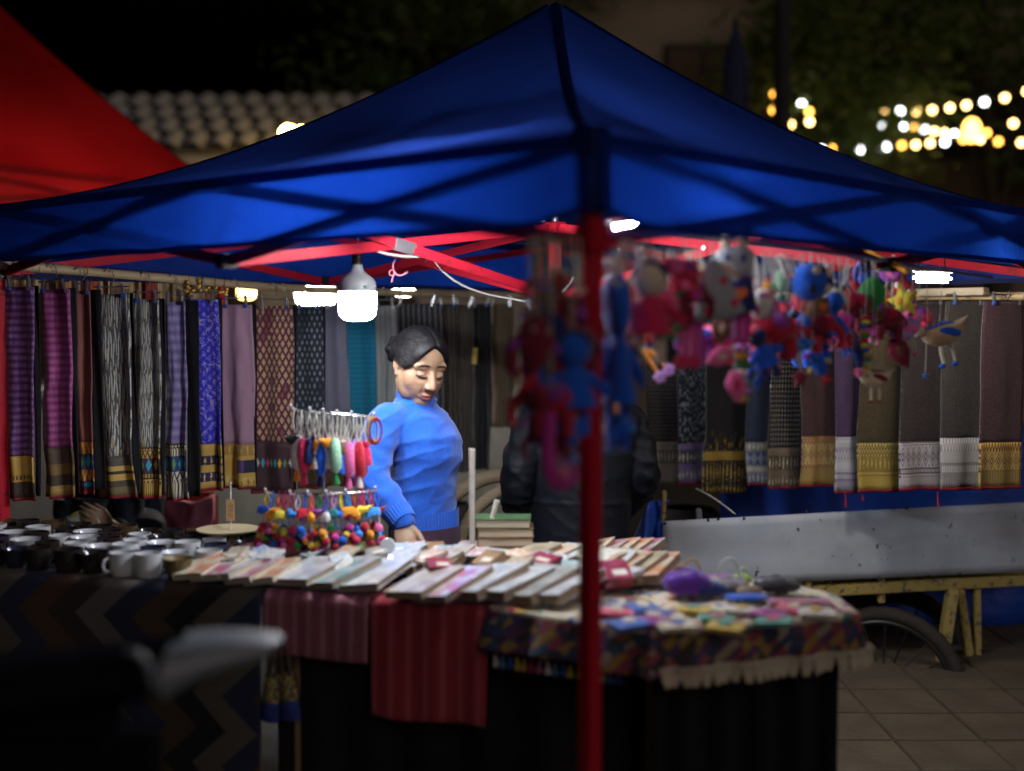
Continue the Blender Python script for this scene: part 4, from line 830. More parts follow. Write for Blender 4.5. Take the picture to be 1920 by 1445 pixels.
# loose packets, cards and small boxes between the rows
EXN = [('natural paper', 'packet'), ('white plastic-wrapped', 'packet'), ('pink flowered', 'card'), ('cream and orange', 'packet'), ('maroon', 'box'), ('teal leaf', 'card'), ('brown wooden', 'box'), ('blue and red', 'card'), ('grey bark', 'packet'), ('white plastic-wrapped', 'packet')]
WHR = ['beside the olive-wood cups', 'behind the pink flowered notebooks', 'above the purple scarf', 'below the pom-pom rack', 'left of the leaning picture book', 'in front of the woman', 'above the crimson scarf', 'right of the green-topped stack', 'left of the tent pole', 'behind the tent pole', 'under the oval mat', 'at the right table']
for i in range(36):
    t_ = -.16+i*.0325+rnd.uniform(-.012, .012); s_ = rnd.uniform(.10, .46); cv, kd = EXN[(i*7+i//10) % 10]; w_ = rnd.uniform(.05, .085); l_ = rnd.uniform(.06, .10); h_ = {'packet': .012, 'card': .004, 'box': .03}[kd]
    t = thing('loose_'+kd, '%s %s lying loose %s, %s one' % (cv, kd, WHR[i//3], ('nearest', 'middle', 'farthest')[i % 3]), kd, tp(t_, s_, .062+rnd.uniform(0, .012)), 'loose goods between the notebooks', (R(rnd.uniform(4, 22)), R(rnd.uniform(-12, 8)), R(YB+rnd.uniform(-40, 40))))
    MB().box((0, 0, 0), (w_, l_, h_), None, .0015).build('body', COV[cv], t, world=False)
    MB().box((w_*.1, -l_*.18, h_/2+.0006), (w_*.5, l_*.28, .0012)).build('label', flat('paper_label', (.58, .55, .48), .7), t, world=False)
# leaning display book with dark picture, beside it a bark paper one
ta_, sa_ = tpx(800, 1068)
b = book('cream book with a dark framed picture leaning in front of the woman', tp(ta_, sa_, .012), .095, .13, .016, YB+22, 0, 34, 'natural paper', PAGEW)
MB().box((.004, -.006, .0185), (.048, .062, .0015)).build('picture', mat('dark_photo', lambda T: T.mix(T.noise(30, 4).ss(.35, .7), (.015, .017, .022), (.16, .17, .19)), .4), b, world=False)
MB().box((0, .053, .0185), (.09, .018, .0015)).build('orange_band', flat('orange_paper', (.55, .28, .06), .7), b, world=False)
book('grey bark-paper book leaning beside the framed picture book', tp(ta_+.085, sa_-.01, .012), .10, .14, .018, YB+10, 0, 32, 'grey bark', PAGEW)
book('white and pink book lying behind the leaning books', tp(ta_+.11, sa_+.10, .012), .10, .12, .05, YB+8, 0, 4, 'pink flowered', PAGEW)
# stack of thick books with green top
ts_, ss_ = tpx(938, 1060)
for i in range(5):
    book('thick kraft-paper book, %s in the stack left of the tent pole' % ('bottom one', 'second from the bottom', 'third from the bottom', 'fourth from the bottom', 'green-covered top one')[i], tp(ts_+rnd.uniform(-.004, .004), ss_+.04, 0.008+i*.0272), .165, .12, .024, YB+20+rnd.uniform(-3, 3), 0, 0, 'green' if i == 4 else 'brown wooden', PAGEW, 'stack of thick books')
# sticks standing behind the stack
WST = flat('pale_stick', (.50, .47, .42), .6)
a = atz(885, 1026, TZ+.08); d = a.y+.12
tag(MB().tube([at(886, 1048, d), at(885, 940, d), at(885, 840, d)], [.0085, .0085, .0095], 12).build('wooden_dowel', WST), 'pale upright wooden dowel standing behind the book stack', 'stick')
tag(MB().tube([at(905, 1048, d+.05), at(918, 990, d+.05), at(932, 937, d+.05)], [.0075, .0075, .0085], 12).build('wooden_dowel', WST), 'pale wooden dowel leaning behind the book stack', 'stick')
# oval patterned mat lying over the notebooks
pm = atz(1170, 1046, TZ+.075); t = thing('oval_mat', 'white oval mat with dark leaf print lying on notebooks behind the pole', 'mat', pm, None, (R(6), R(4), R(-8)))
MB().lathe([(0, .004), (.10, .004), (.128, .0), (.13, -.004), (.1, -.001), (0, -.001)], 40).build('disc', mat('leaf_print', lambda T: T.mul(T.mix((T.voro(60, T.vec(T.x, T.y*1.4, 0)) < .32)*(T.noise(9, 2) > .40), (.56, .54, .48), T.mix(T.noise(12, 1) > .55, (.16, .17, .16), (.22, .16, .30))), 1.0), .7), t, world=False).scale = (1, .72, 1)
MB().torus((0, 0, 0), .129, .004, None, 44, 6).build('rim', flat('cream_rim', (.5, .45, .34), .7), t, world=False).scale = (1, .72, 1)
tag(MB().lathe([(0, 0), (.045, .0), (.05, .01), (.05, .075), (0, .075)], 20, (pm.x, pm.y, TZ+.003)).build('card_box', flat('kraft_tube', (.30, .22, .13), .8)), 'round kraft box under the oval mat', 'box')
# purses and pouches at the right end
def cushion(mb):
    mb.ball((0, 0, 0), (1, .75, .36), None, 36, 18)
    for v in mb.v:
        k = (abs(v.x)**3+abs(v.y/.75)**3)**(1/3)/max(.01, math.hypot(v.x, v.y/.75)); v.x /= max(.7, k); v.y /= max(.7, k); v.z *= 1+.45*nz(v.x*2.5, v.y*2.5, 3); v.x += .10*nz(v.y*3, v.z*4, 1); v.z += .07*nz(v.x*6, v.y*6, 9)
def pouch(label, px, py, r, sc, c, yaw, tilt=0, strap=None):
    p = atz(px, py, TZ+.02); t = thing('soft_purse', label, 'purse', (p.x, p.y, TZ+.016+r*sc[2]*.36+.004), 'purses heaped on the right table', (R(tilt), 0, R(yaw)))
    part(t, 'body', 'cushion', cushion, felt(c), scale=(r*sc[0], r*sc[1], r*sc[2]))
    MB().tube([(-r*.8*sc[0], -r*.2, r*.18*sc[2]), (0, -r*.45*sc[1], r*.36*sc[2]), (r*.8*sc[0], -r*.2, r*.18*sc[2])], .0022, 5).build('zip', ZINC, t, world=False)
    if strap: MB().tube(bez((-r*.5, 0, r*.25), (-r*.4, 0, r*1.6), (r*.5, 0, r*1.7), (r*.6, 0, r*.2), 12), .0028, 6).build('strap', felt(strap), t, world=False)
pouch('purple purse with magenta flap on the right table', 1288, 1116, .062, (1, .9, 1.5), (.10, .02, .30), 8, 0)
pouch('magenta purse on top of the purple one', 1296, 1093, .045, (1, .7, .8), (.70, .03, .36), -10, 14, (.5, .25, .05))
pouch('navy purse beside the purple one', 1328, 1116, .05, (1, .8, 1), (.015, .03, .16), 20, 0)
pouch('grey shimmering purse with clear strap at the middle of the heap', 1365, 1108, .055, (1, .9, 1), (.22, .21, .24), -14, 6, (.6, .6, .6))
pouch('lime green small purse with strap', 1392, 1094, .026, (1, .8, 1.4), (.38, .62, .08), 4, 8, (.5, .6, .3))
pouch('violet flat purse behind the grey one', 1345, 1090, .045, (1.2, .7, .6), (.38, .05, .38), 6, 5)
pouch('brown knitted purse at the heap', 1405, 1116, .035, (1, .8, 1), (.30, .20, .12), 15)
pouch('dark grey furry purse at the right of the heap', 1455, 1110, .055, (1.1, .9, 1.1), (.045, .045, .055), -6)
pouch('bright blue flat purse at the front of the heap', 1400, 1124, .045, (1.3, .8, .5), (.02, .12, .62), 3)
FOLDC = [(.5, .08, .14), (.05, .12, .4), (.52, .45, .33), (.45, .3, .05), (.08, .25, .2), (.55, .5, .45), (.3, .06, .25)]
FN = ['red', 'blue', 'cream', 'ochre', 'teal', 'pale', 'plum']
for i, (px, py) in enumerate(((1155, 1150), (1205, 1142), (1250, 1158), (1300, 1146), (1345, 1162), (1390, 1146), (1440, 1154), (1490, 1144), (1180, 1172), (1270, 1176), (1360, 1178), (1450, 1168), (1530, 1150), (1225, 1168))):
    c = FOLDC[i % 7]; p = atz(px, py, TZ+.02)
    t = thing('embroidered_purse', '%s flat embroidered purse on the print cloth, %s in its row from the left' % (FN[i % 7], NTH[min(i, 12)]), 'purse', (p.x, p.y, TZ+.022), 'flat purses on the print cloth', (R(rnd.uniform(-3, 6)), R(rnd.uniform(-4, 4)), R(rnd.uniform(-30, 30))))
    part(t, 'body', 'flat_purse', lambda m: m.slab(lambda u, v: Vector(((u-.5)*.085, (v-.5)*.062, .006+.006*math.sin(math.pi*u)*math.sin(math.pi*v))), 8, 6, (0, 0, -.010)), felt(c)); part(t, 'motif', 'flat_motif', lambda m: m.lathe([(.018, 0), (.014, .003), (0, .003)], 10, (0, 0, .0115)), felt(FOLDC[(i*3+2) % 7])); part(t, 'zip', 'flat_zip', lambda m: m.box((0, .026, .0105), (.075, .004, .003)), ZINC)
tag(MB().box(atz(1500, 1131, TZ+.02), (.16, .06, .018), (0, 0, R(-4)), .005).build('folded_cloth', strpm := mat('folded_red_check', lambda T: T.mix((T.x*70).fr() < .4, (.42, .10, .16), (.30, .24, .3)), .9)), 'folded red and grey checked cloth at the right table end', 'cloth')
p = at(727, 1022, 3.62); tag(MB().lathe([(0, -.003), (.020, -.003), (.022, 0), (.020, .003), (0, .003)], 24, p, Matrix.Rotation(R(82), 3, 'X')).build('hand_mirror', mat('clear_plastic', (.7, .72, .75), .15, spec=.6, trans=.3)), 'small round clear disc hanging beside the pom-pom rack', 'mirror')
tag(MB().box(atz(706, 1052, TZ+.05)+Vector((0, 0, .0)), (.085, .06, .004), (R(25), 0, R(-6)), .001).build('picture_card', COV['pink flowered']), 'pink and blue card propped in front of the woman\'s hand', 'card')
tag(MB().box(atz(757, 1050, TZ+.03), (.06, .05, .05), (0, 0, R(14)), .006).build('green_box', COV['green']), 'small green box under the woman\'s hand', 'box')

# ================================================================ handcart at the right
CARTD = lambda px: lerp(4.93, 5.32, (px-1240)/(1821-1240))
def cp(px, py, o=0): return at(px, py, CARTD(px)+o)
GALV = mat('galvanised_sheet', lambda T: T.mix((T.noise(26, 5, rough=.65) > .66)*(T.noise(5, 2) > .47), T.mul(T.mix(T.noise(6, 5).ss(.3, .7), (.38, .44, .53), (.47, .53, .62)), T.noise(3, 2, T.vec(T.x*.6, 0, T.z*5))*.25+.87), (.035, .04, .045)), lambda T: T.noise(12, 3)*.25+.38, metal=0, spec=.5, bump=lambda T: T.noise(3, 3)+T.noise(90, 2)*.05, bstr=.25, bdist=.03)
YEL = mat('chipped_yellow_paint', lambda T: T.mix(T.noise(34, 5, rough=.7).ss(.54, .60), (.38, .30, .09), (.10, .08, .10)), .55, bump=lambda T: T.noise(34, 5, rough=.7), bstr=.4, bdist=.004)
b0 = cp(1240, 1100); ct = thing('handcart', 'old yellow handcart with grey sheet-metal side and spoked wheel', 'cart', (b0.x+.8, b0.y+.3, 0))
def bd(u, v): x = lerp(1243, 1990, u); return cp(x, lerp(lerp(976, 937, u), lerp(1100, 1068, u), v))
MB().slab(lambda u, v: bd(u, v)+Vector((0, .006*nz(u*8, v*3, 1), 0)), 40, 8, (0, .003, 0)).build('side_panel', GALV, ct, ang=0)
for px, py in ((1247, 980), (1328, 974), (1395, 971), (1512, 958), (1347, 972), (1558, 1092), (1652, 1086), (1741, 1079), (1700, 952), (1800, 1075), (1460, 1094)):
    p = cp(px, py, -.006); MB().ball(p, (.006, .004, .006), None, 8, 6).build('rivet', BLK, ct)
def rail(name, a, b, w=.04, h=.04, o=0, m=None): return MB().bar(a, b, w, h, .004).build(name, m or YEL, ct)
rail('top_rail', cp(1500, 1108, .03), cp(1990, 1082, .03), .045, .045)
for x0, x1 in ((1512, 1514), (1650, 1651)): rail('post', cp(x0, 1050, .04), cp(x1, 1128, .04), .04, .03)
rail('post', cp(1830, 1080, .04), cp(1832, 1270, .04), .04, .03)
rail('brace', cp(1786, 1102, .0), cp(1764, 1252, -.02), .05, .045); rail('brace', cp(1798, 1100, .03), cp(1822, 1262, .03), .04, .035)
rail('axle_bar', cp(1668, 1262, -.05), cp(1990, 1246, -.05), .05, .045)
rail('post', cp(1246, 918, .015), cp(1243, 980, .015), .018, .018); rail('post', cp(1310, 952, .05), cp(1312, 985, .05), .04, .02, 0, ZINC)
for px in (1560, 1700): rail('floor_beam', cp(px, 1075, .06), cp(px, 1075, .44), .05, .05)
rail('rear_rail', cp(1500, 1098, .44), cp(1990, 1074, .44), .045, .045)
MB().slab(lambda u, v: bd(u, .93)+Vector((0, .02+.42*v, 0)), 10, 6, (0, 0, .02)).build('cart_bed', PLY, ct)
wc = cp(1655, 1286, .02); RW = .335; tilt = Matrix.Rotation(R(-24), 3, 'Z') @ Matrix.Rotation(R(90), 3, 'X')
def wheel(c, par):
    w = MB().torus(c, RW-.028, .029, tilt, 64, 12, flat=.9).build('wheel', mat('worn_tyre', lambda T: T.mix(T.noise(12, 4), (.016, .013, .011), (.045, .036, .03)), .85, bump=lambda T: T.noise(60, 3), bstr=.4), par)
    MB().torus(c, RW-.062, .013, tilt, 56, 8).build('rim', flat('dark_rim', (.03, .03, .03), .4, metal=.5), w)
    MB().lathe([(0, -.05), (.03, -.05), (.035, -.02), (.035, .02), (.03, .05), (0, .05)], 16, c, tilt).build('hub', YEL, w)
    for k in range(18):
        a = 2*math.pi*k/18; q = c+tilt@Vector((math.cos(a)*.03, math.sin(a)*.03, .02*(-1)**k)); e = c+tilt@Vector((math.cos(a+.15)*(RW-.065), math.sin(a+.15)*(RW-.065), 0)); MB().tube([q, e], .004, 5).build('spoke', flat('dark_rim', (.03, .03, .03), .4, metal=.5), w)
    for k in range(40):
        a = 2*math.pi*k/40; p = c+tilt@Vector((math.cos(a)*(RW-.0005), math.sin(a)*(RW-.0005), 0)); MB().box(p, (.03, .012, .007), tilt@Matrix.Rotation(a+R(90), 3, 'Z')@Matrix.Rotation(R(90), 3, 'X')).build('tread', MATS['worn_tyre'], w)
wheel(wc, ct); wheel(wc+Vector((.17, .40, 0)), ct)
# blue sheet hanging behind the cart, blue folding chair beside it
BT = mat('blue_sheet', lambda T: T.mul(T.mix(T.noise(4, 4), (.010, .06, .42), (.015, .08, .52)), 1.0), .5, bump=lambda T: T.noise(6, 4), bstr=.5, bdist=.04)
tag(MB().slab(lambda u, v: Vector((.95+2.6*u, 5.72+.42*u+.05*math.sin(u*17+v*2)+.03*nz(u*6, v*4, 1), .95-.94*v)), 50, 12, (0, .004, 0)).build('plastic_sheet', BT, None, ang=0), 'blue plastic sheet hanging behind the yellow handcart', 'sheet')
fa = at(1222, 1000, 4.9); fc = thing('folded_tarpaulin', 'folded bright blue tarpaulin leaning left of the handcart', 'tarpaulin', (fa.x, fa.y, 0))
def tz(u, v):
    a = at(lerp(1170, 1195, v), 1060, 4.9); b = at(lerp(1212, 1250, v), 940, 4.95); p = lerp(a, b, u); p.y += .03*math.sin(u*5+v*4); return p
MB().slab(lambda u, v: tz(u, v), 12, 8, (.02, .05, 0)).build('fold', BT, fc, ang=0)
MB().slab(lambda u, v: at(lerp(1215, 1245, u), lerp(955, 1100, v), 5.0)+Vector((0, .02*math.sin(u*9), 0)), 8, 8, (0, .04, 0)).build('fold', BT, fc, ang=0)
tag(MB().tube(bez(at(1305, 915, 5.2), at(1330, 925, 5.15), at(1350, 940, 5.1), at(1378, 962, 5.0), 10), .003, 6).build('white_cord', flat('white_cord', (.55, .55, .55), .6)), 'thin white cord slanting down behind the handcart panel', 'cord')

# ================================================================ things behind the stall, left
GJ = mat('slate_jacket', lambda T: T.mul(T.mix(T.noise(5, 3), (.045, .055, .075), (.075, .085, .11)), 1.0), .55, bump=lambda T: T.noise(9, 4), bstr=.6, bdist=.03)
q = at(170, 1010, 5.35); ch = thing('jacket', 'slate grey jacket draped over a chair behind the cups at far left', 'jacket', (q.x, q.y, 0))
def jk(u, v):
    px = lerp(100, 246, u); y0 = 928+14*abs(u-.5); p = at(px, lerp(y0, 1120, v), 5.35); p.y += -.10*math.sin(math.pi*u)+.03*nz(u*5, v*4, 2)+.012*math.sin(u*24+v*5); return p
MB().slab(jk, 24, 16, (0, .05, 0)).build('cloth', GJ, ch, ang=0)
MB().box((q.x, q.y+.10, .40), (.34, .03, .80), None, .01).build('chair_back', flat('dark_chair', (.02, .02, .022), .5), ch)
for sx in (-.17, .17): MB().box((q.x+sx, q.y+.12, .22), (.03, .03, .44), None, .003).build('chair_leg', flat('dark_chair', (.02, .02, .022), .5), ch)
PK_ = mat('pink_cloth', lambda T: T.mul(T.mix(T.noise(5, 3), (.48, .13, .19), (.58, .20, .26)), 1.0), .7, bump=lambda T: T.noise(7, 4), bstr=.5, bdist=.03)
q = at(330, 1010, 5.6); pc = thing('pink_shirt', 'pink shirt spread over a low stool behind the cups', 'shirt', (q.x, q.y, 0))
def pk(u, v):
    w = 1-.30*v; px = 334+(u-.5)*126*w+6*math.sin(v*3); p = at(px, 934+6*math.cos(u*9)+lerp(0, 120, v), 5.6); p.y += -.07*math.sin(math.pi*u)+.02*math.sin(u*13+v*6)+.03*nz(u*4, v*4, 6); return p
MB().slab(pk, 22, 16, (0, .05, 0)).build('cloth', PK_, pc, ang=0)
MB().box((q.x, q.y+.13, .34), (.30, .12, .68), None, .02).build('stool', flat('red_stool', (.30, .02, .02), .5), pc)
# bent driftwood chair behind the woman
DW = mat('driftwood', lambda T: T.mul(T.mix(T.noise(7, 4, T.vec(T.x*3, T.y*3, T.z*14)), (.22, .16, .095), (.40, .31, .20)), 1.0), .8, bump=lambda T: T.noise(30, 4), bstr=.6, bdist=.01)
q = at(880, 1060, 4.75); dwc = thing('driftwood_chair', 'bent driftwood chair between the woman and the black jacket', 'chair', (q.x, q.y, 0))
MB().tube(bez(at(962, 908, 4.75), at(905, 935, 4.72), at(862, 960, 4.7), at(858, 1060, 4.72), 14), [.020, .022, .024, .024, .025, .025, .024, .024, .023, .022, .021, .021, .020, .020, .02], 10).build('armrest', DW, dwc)
MB().tube(bez(at(858, 1060, 4.72), at(856, 1110, 4.7), at(866, 1200, 4.72), Vector((at(866, 1200, 4.72).x, 4.72, 0)), 8), .02, 10).build('leg', DW, dwc)
MB().tube(bez(at(850, 930, 4.95), at(880, 905, 4.95), at(920, 885, 4.95), at(970, 890, 4.95), 10), .028, 10).build('back_branch', DW, dwc)
q2 = at(950, 1060, 4.8); MB().tube([(q2.x, q2.y, 0), at(950, 1060, 4.8), at(955, 915, 4.76)], .02, 10).build('leg', DW, dwc)
MB().box(((q.x+q2.x)/2, 4.85, .42), (.30, .36, .04), None, .012).build('seat', DW, dwc)
# dark stored sacks behind the stall fill the lower background
SACK = flat('dark_sack_cloth', (.03, .026, .026), .9)
for i, (x, y, w, h) in enumerate(((.25, 6.3, .55, .62), (.85, 6.1, .5, .55), (-.35, 6.6, .5, .5))):
    t = MB(); t.grid(lambda u, v: Vector((x+w*.5*math.cos(u*6.283)*(math.sin(v*2.6+.3)**.5)*(1+.08*nz(u*6, v*4, i)), y+.22*math.sin(u*6.283)*(math.sin(v*2.6+.3)**.5), h*v)), 24, 10)
    tag(t.build('stuffed_sack', SACK, None, ang=0), 'dark stuffed sack on the ground behind the stall, %s' % ('middle one', 'right one by the blue sheet', 'left one by the wall')[i], 'sack', 'sacks behind the stall')

# ================================================================ parked motorbike in the near foreground, lower left
SILV = mat('silver_paint', lambda T: T.mul(T.mix(T.noise(8, 2), (.20, .225, .26), (.25, .275, .31)), 1.0), .4, coat=.3)
DARKP = flat('dark_bike_plastic', (.008, .009, .012), .95, spec=0); RUB = flat('tyre_rubber', (.02, .02, .02), .8)
D2 = 1.95; q0 = at(515, 1214, D2); mbk = thing('parked_motorbike', 'silver tail of a parked motorbike out of focus in lower left foreground', 'motorbike', (q0.x-.3, q0.y, 0))
def tailf(u, v):
    x = lerp(at(312, 1210, D2).x, q0.x, u); zt = q0.z+.006*math.sin(u*3); th = lerp(.085, .020, u**.8); w = lerp(.10, .045, u)*(1 if u < .9 else max(.05, math.cos((u-.9)/.1*1.5))); a = v*2*math.pi; c, s = math.cos(a), math.sin(a)
    r = 1/max(.001, (abs(c)**3+abs(s)**3)**(1/3)); th *= 1 if u < .93 else max(.1, math.cos((u-.93)/.07*1.45)); return Vector((x, D2+.06+w*c*r, zt-th*.5+th*.5*s*r))
MB().grid(tailf, 24, 20).build('tail_fairing', SILV, mbk, ang=0)
MB().box(Vector((q0.x-.012, D2+.06, q0.z-.012)), (.012, .05, .014), None, .004).build('tail_light', flat('red_lens', (.3, .01, .01), .2), mbk)
def seatf(u, v):
    x = lerp(q0.x-1.0, at(330, 1210, D2).x, u); a = v*2*math.pi; c, s = math.cos(a), math.sin(a); w = .12*math.sin(math.pi*min(1, .15+.85*u*.98))**.3; z = q0.z-.03-.05*math.sin(u*3.0); return Vector((x, D2+.06+w*c, z+.045*s))
MB().grid(seatf, 24, 16).build('seat', DARKP, mbk, ang=0)
g0 = at(255, 1225, D2-.07); MB().tube(bez(at(238, 1218, D2-.06), at(270, 1222, D2-.08), at(285, 1245, D2-.08), at(288, 1290, D2-.06), 10), .006, 8).build('grab_rail', SILV, mbk)
MB().box(Vector((q0.x-.55, D2+.06, q0.z-.20)), (.7, .16, .22), None, .06).build('side_cover', DARKP, mbk)
MB().ball(Vector((q0.x-1.25, D2+.06, q0.z+.02)), (.26, .13, .13), None, 20, 12).build('tank', SILV, mbk)
for xx in (-.28, -1.55):
    wc_ = Vector((q0.x+xx, D2+.06, .29)); w_ = MB().torus(wc_, .25, .045, Matrix.Rotation(R(90), 3, 'X'), 44, 10).build('wheel', RUB, mbk); MB().torus(wc_, .205, .014, Matrix.Rotation(R(90), 3, 'X'), 40, 8).build('rim', SILV, w_)
    for k in range(6): a = k*math.pi/3; MB().tube([wc_, wc_+Vector((math.cos(a)*.2, 0, math.sin(a)*.2))], .012, 6).build('spoke', SILV, w_)
MB().bar(Vector((q0.x-.28, D2-.02, .29)), Vector((q0.x-.85, D2-.02, .40)), .03, .05, .006).build('swingarm', DARKP, mbk)
MB().tube([Vector((q0.x-.36, D2-.03, .36)), Vector((q0.x-.46, D2-.03, q0.z-.2))], .025, 10).build('shock_absorber', SILV, mbk)
MB().tube([Vector((q0.x-1.55, D2+.06, .29)), Vector((q0.x-1.38, D2+.06, q0.z+.08))], .03, 10).build('fork', DARKP, mbk); MB().tube([Vector((q0.x-1.33, D2-.28, q0.z+.13)), Vector((q0.x-1.38, D2+.06, q0.z+.10)), Vector((q0.x-1.33, D2+.40, q0.z+.13))], .013, 8).build('handlebar', DARKP, mbk)
# ================================================================ people
def ringloft(mb, rings, n=28):
    """rings: (centre Vector, side Vector, front Vector, half width, half depth)"""
    vs = []; fs = []
    for c, s, f, b, a in rings:
        for k in range(n):
            t = 2*math.pi*k/n; vs.append(c+s*math.cos(t)*b+f*math.sin(t)*a)
    for i in range(len(rings)-1):
        for k in range(n): fs.append((i*n+k, i*n+(k+1) % n, (i+1)*n+(k+1) % n, (i+1)*n+k))
    fs.append(tuple(range(n-1, -1, -1))); fs.append(tuple((len(rings)-1)*n+k for k in range(n))); mb.add(vs, fs)
def limb(mb, pts, rs, n=14, sub=4):
    P, Q = [], []; m = len(pts)
    for i in range(m-1):
        p0, p1, p2, p3 = (Vector(pts[max(0, min(m-1, j))]) for j in (i-1, i, i+1, i+2))
        for k in range(sub):
            t = k/sub; P.append(.5*((2*p1)+(p2-p0)*t+(2*p0-5*p1+4*p2-p3)*t*t+(3*p1-p0-3*p2+p3)*t**3)); Q.append(lerp(rs[i], rs[i+1], t))
    P.append(Vector(pts[-1])); Q.append(rs[-1]); mb.tube(P, Q, n); mb.ball(pts[0], rs[0]); mb.ball(pts[-1], rs[-1])
def head_shape(mb, H):
    """H maps head-local points (x person's left, -y face, z up) to the world"""
    M3 = H.to_3x3()
    def b(c, r, rot=None):
        MM = M3@(Euler(rot).to_matrix() if rot else Matrix.Identity(3)); s = M3.to_scale()[0]; MM = MM*(1/s); mb.ball(H@Vector(c), tuple(q*s for q in r), MM, 22, 14)
    b((0, .014, .036), (.077, .095, .084)); b((0, -.018, -.024), (.0700, .072, .088)); b((0, -.048, -.083), (.034, .034, .030))
    for s in (-1, 1):
        b((s*.036, -.036, -.026), (.035, .035, .044)); b((s*.035, -.022, -.058), (.032, .036, .044)); b((s*.050, -.006, -.040), (.022, .040, .048)); b((s*.030, -.058, .028), (.032, .020, .020)); b((s*.032, -.0655, .004), (.0185, .0165, .0125))
        b((s*.0125, -.0925, -.031), (.0090, .0105, .0085)); b((s*.0775, .018, .0), (.006, .0145, .024), (R(-12), 0, s*R(-22))); b((s*.0755, .010, -.026), (.006, .008, .010))
    mb.tube([H@Vector((0, -.080, .014)), H@Vector((0, -.091, -.006)), H@Vector((0, -.100, -.024))], [.0085, .010, .013], 10); b((0, -.1015, -.027), (.0120, .0125, .0105))
    b((0, -.0835, -.0590), (.021, .011, .0062)); b((0, -.0815, -.0700), (.018, .011, .0075)); b((0, -.073, -.064), (.030, .012, .014))
def hand(mb, W, h, s, side=1, curl=(.15, .9, 1.0, 1.1), k=1.0):
    h = h.normalized(); s = (s-h*s.dot(h)).normalized(); n = h.cross(s).normalized()      # n: palm side
    M = Matrix((s, n, h)).transposed(); mb.ball(W+h*.046*k, (.041*k, .016*k, .052*k), M, 18, 12); mb.ball(W+h*.008*k, (.028*k, .020*k, .03*k), M)
    for i in range(4):
        o = W+h*(.082+(-.002, .004, .002, -.008)[i])*k+s*side*(.030-.0205*i)*k; L = (.070, .077, .072, .056)[i]*k; c = curl[i]; p = [o-h*.015*k, o]; d = h.copy()
        for j, fr_ in enumerate((.44, .32, .24)):
            a = c*(.5, .8, .6)[j]; d = (d*math.cos(a)+n*math.sin(a)).normalized(); p.append(p[-1]+d*L*fr_)
        mb.tube(p, [.0085*k, .0088*k, .0082*k, .0076*k, .0062*k], 10); mb.ball(p[-1], .0062*k)
    o = W+h*.028*k+s*side*.034*k; d = (h*.92+s*side*.28+n*.4).normalized(); d2 = (h*.95+s*side*.1+n*.35).normalized()
    mb.tube([o-s*side*.014*k-h*.012*k, o+d*.024*k, o+d*.040*k+d2*.012*k, o+d*.040*k+d2*.034*k], [.015*k, .012*k, .0098*k, .007*k], 10); mb.ball(o+d*.040*k+d2*.034*k, .007*k)
SKIN = mat('skin', lambda T: T.mul(T.attr('tone'), T.noise(70, 3)*.22+.89), lambda T: T.noise(90, 2)*.2+.38, spec=.5, sss=.10, bump=lambda T: T.noise(380, 2), bstr=.12, bdist=.002)
def paint(me, H, base=(.33, .20, .125), dark=None):
    at_ = me.color_attributes.new('tone', 'FLOAT_COLOR', 'POINT'); Hi = H.inverted(); buf = []
    for v in me.vertices:
        p = Hi@v.co; c = Vector(base); ax = abs(p.x)
        if p.y < -.02 and -.12 < p.z < .09:
            ch = math.exp(-((ax-.045)/.022)**2-((p.z+.03)/.022)**2); c = c.lerp(Vector((.40, .20, .14)), .4*ch)
            lw = (p.x/.0235)**2; 
            if p.y < -.066:
                zl = -.0640+.0018*math.cos(p.x*140)-.0008
                if lw < 1:
                    up = math.exp(-((p.z+.0588)/.0042)**4); lo = math.exp(-((p.z+.0700)/.0052)**4); c = c.lerp(Vector((.36, .10, .10)), max(up, lo)*(1-lw**3)*.85)
                    c = c.lerp(Vector((.14, .045, .04)), .85*math.exp(-((p.z-zl)/.0028)**2))  # shade where the lips meet, painted into the skin
            bx = (ax-.035)/.025; zb = .0295+.0045*(1-bx*bx)-.004*max(0, bx)
            if abs(bx) < 1: c = c.lerp(Vector((.022, .016, .014)), .92*math.exp(-((p.z-zb)/.0052)**2)*(1-abs(bx)**4))
            ex = (ax-.0325)/.0175; ze = -.0020-.0035*(1-ex*ex)
            if abs(ex) < 1.12:
                c = c.lerp(Vector((.018, .012, .010)), .96*math.exp(-((p.z-ze)/.0032)**2)*max(0, 1-max(0, abs(ex)-.85)*4))
                c = c.lerp(Vector((.27, .15, .095)), .6*math.exp(-((p.z-.0115)/.0028)**2)*max(0, 1-abs(ex)**3)); c = c.lerp(Vector((.30, .175, .115)), .4*math.exp(-((p.z+.012)/.004)**2))  # shade of the lid fold and lower lid painted into the skin
            if p.y < -.085 and math.hypot(ax-.0075, (p.z+.0385)) < .0042: c = c.lerp(Vector((.10, .045, .035)), .8)  # shade inside the nostril painted as a dark spot
            nl = math.hypot((ax-.022-(-.045-p.z)*.35)/.003, 0)
            if -.062 < p.z < -.034: c = c.lerp(Vector((.27, .155, .10)), .4*math.exp(-nl**2))  # shade of the nose-to-mouth fold painted in
        buf += [c.x, c.y, c.z, 1]
    at_.data.foreach_set('color', buf)
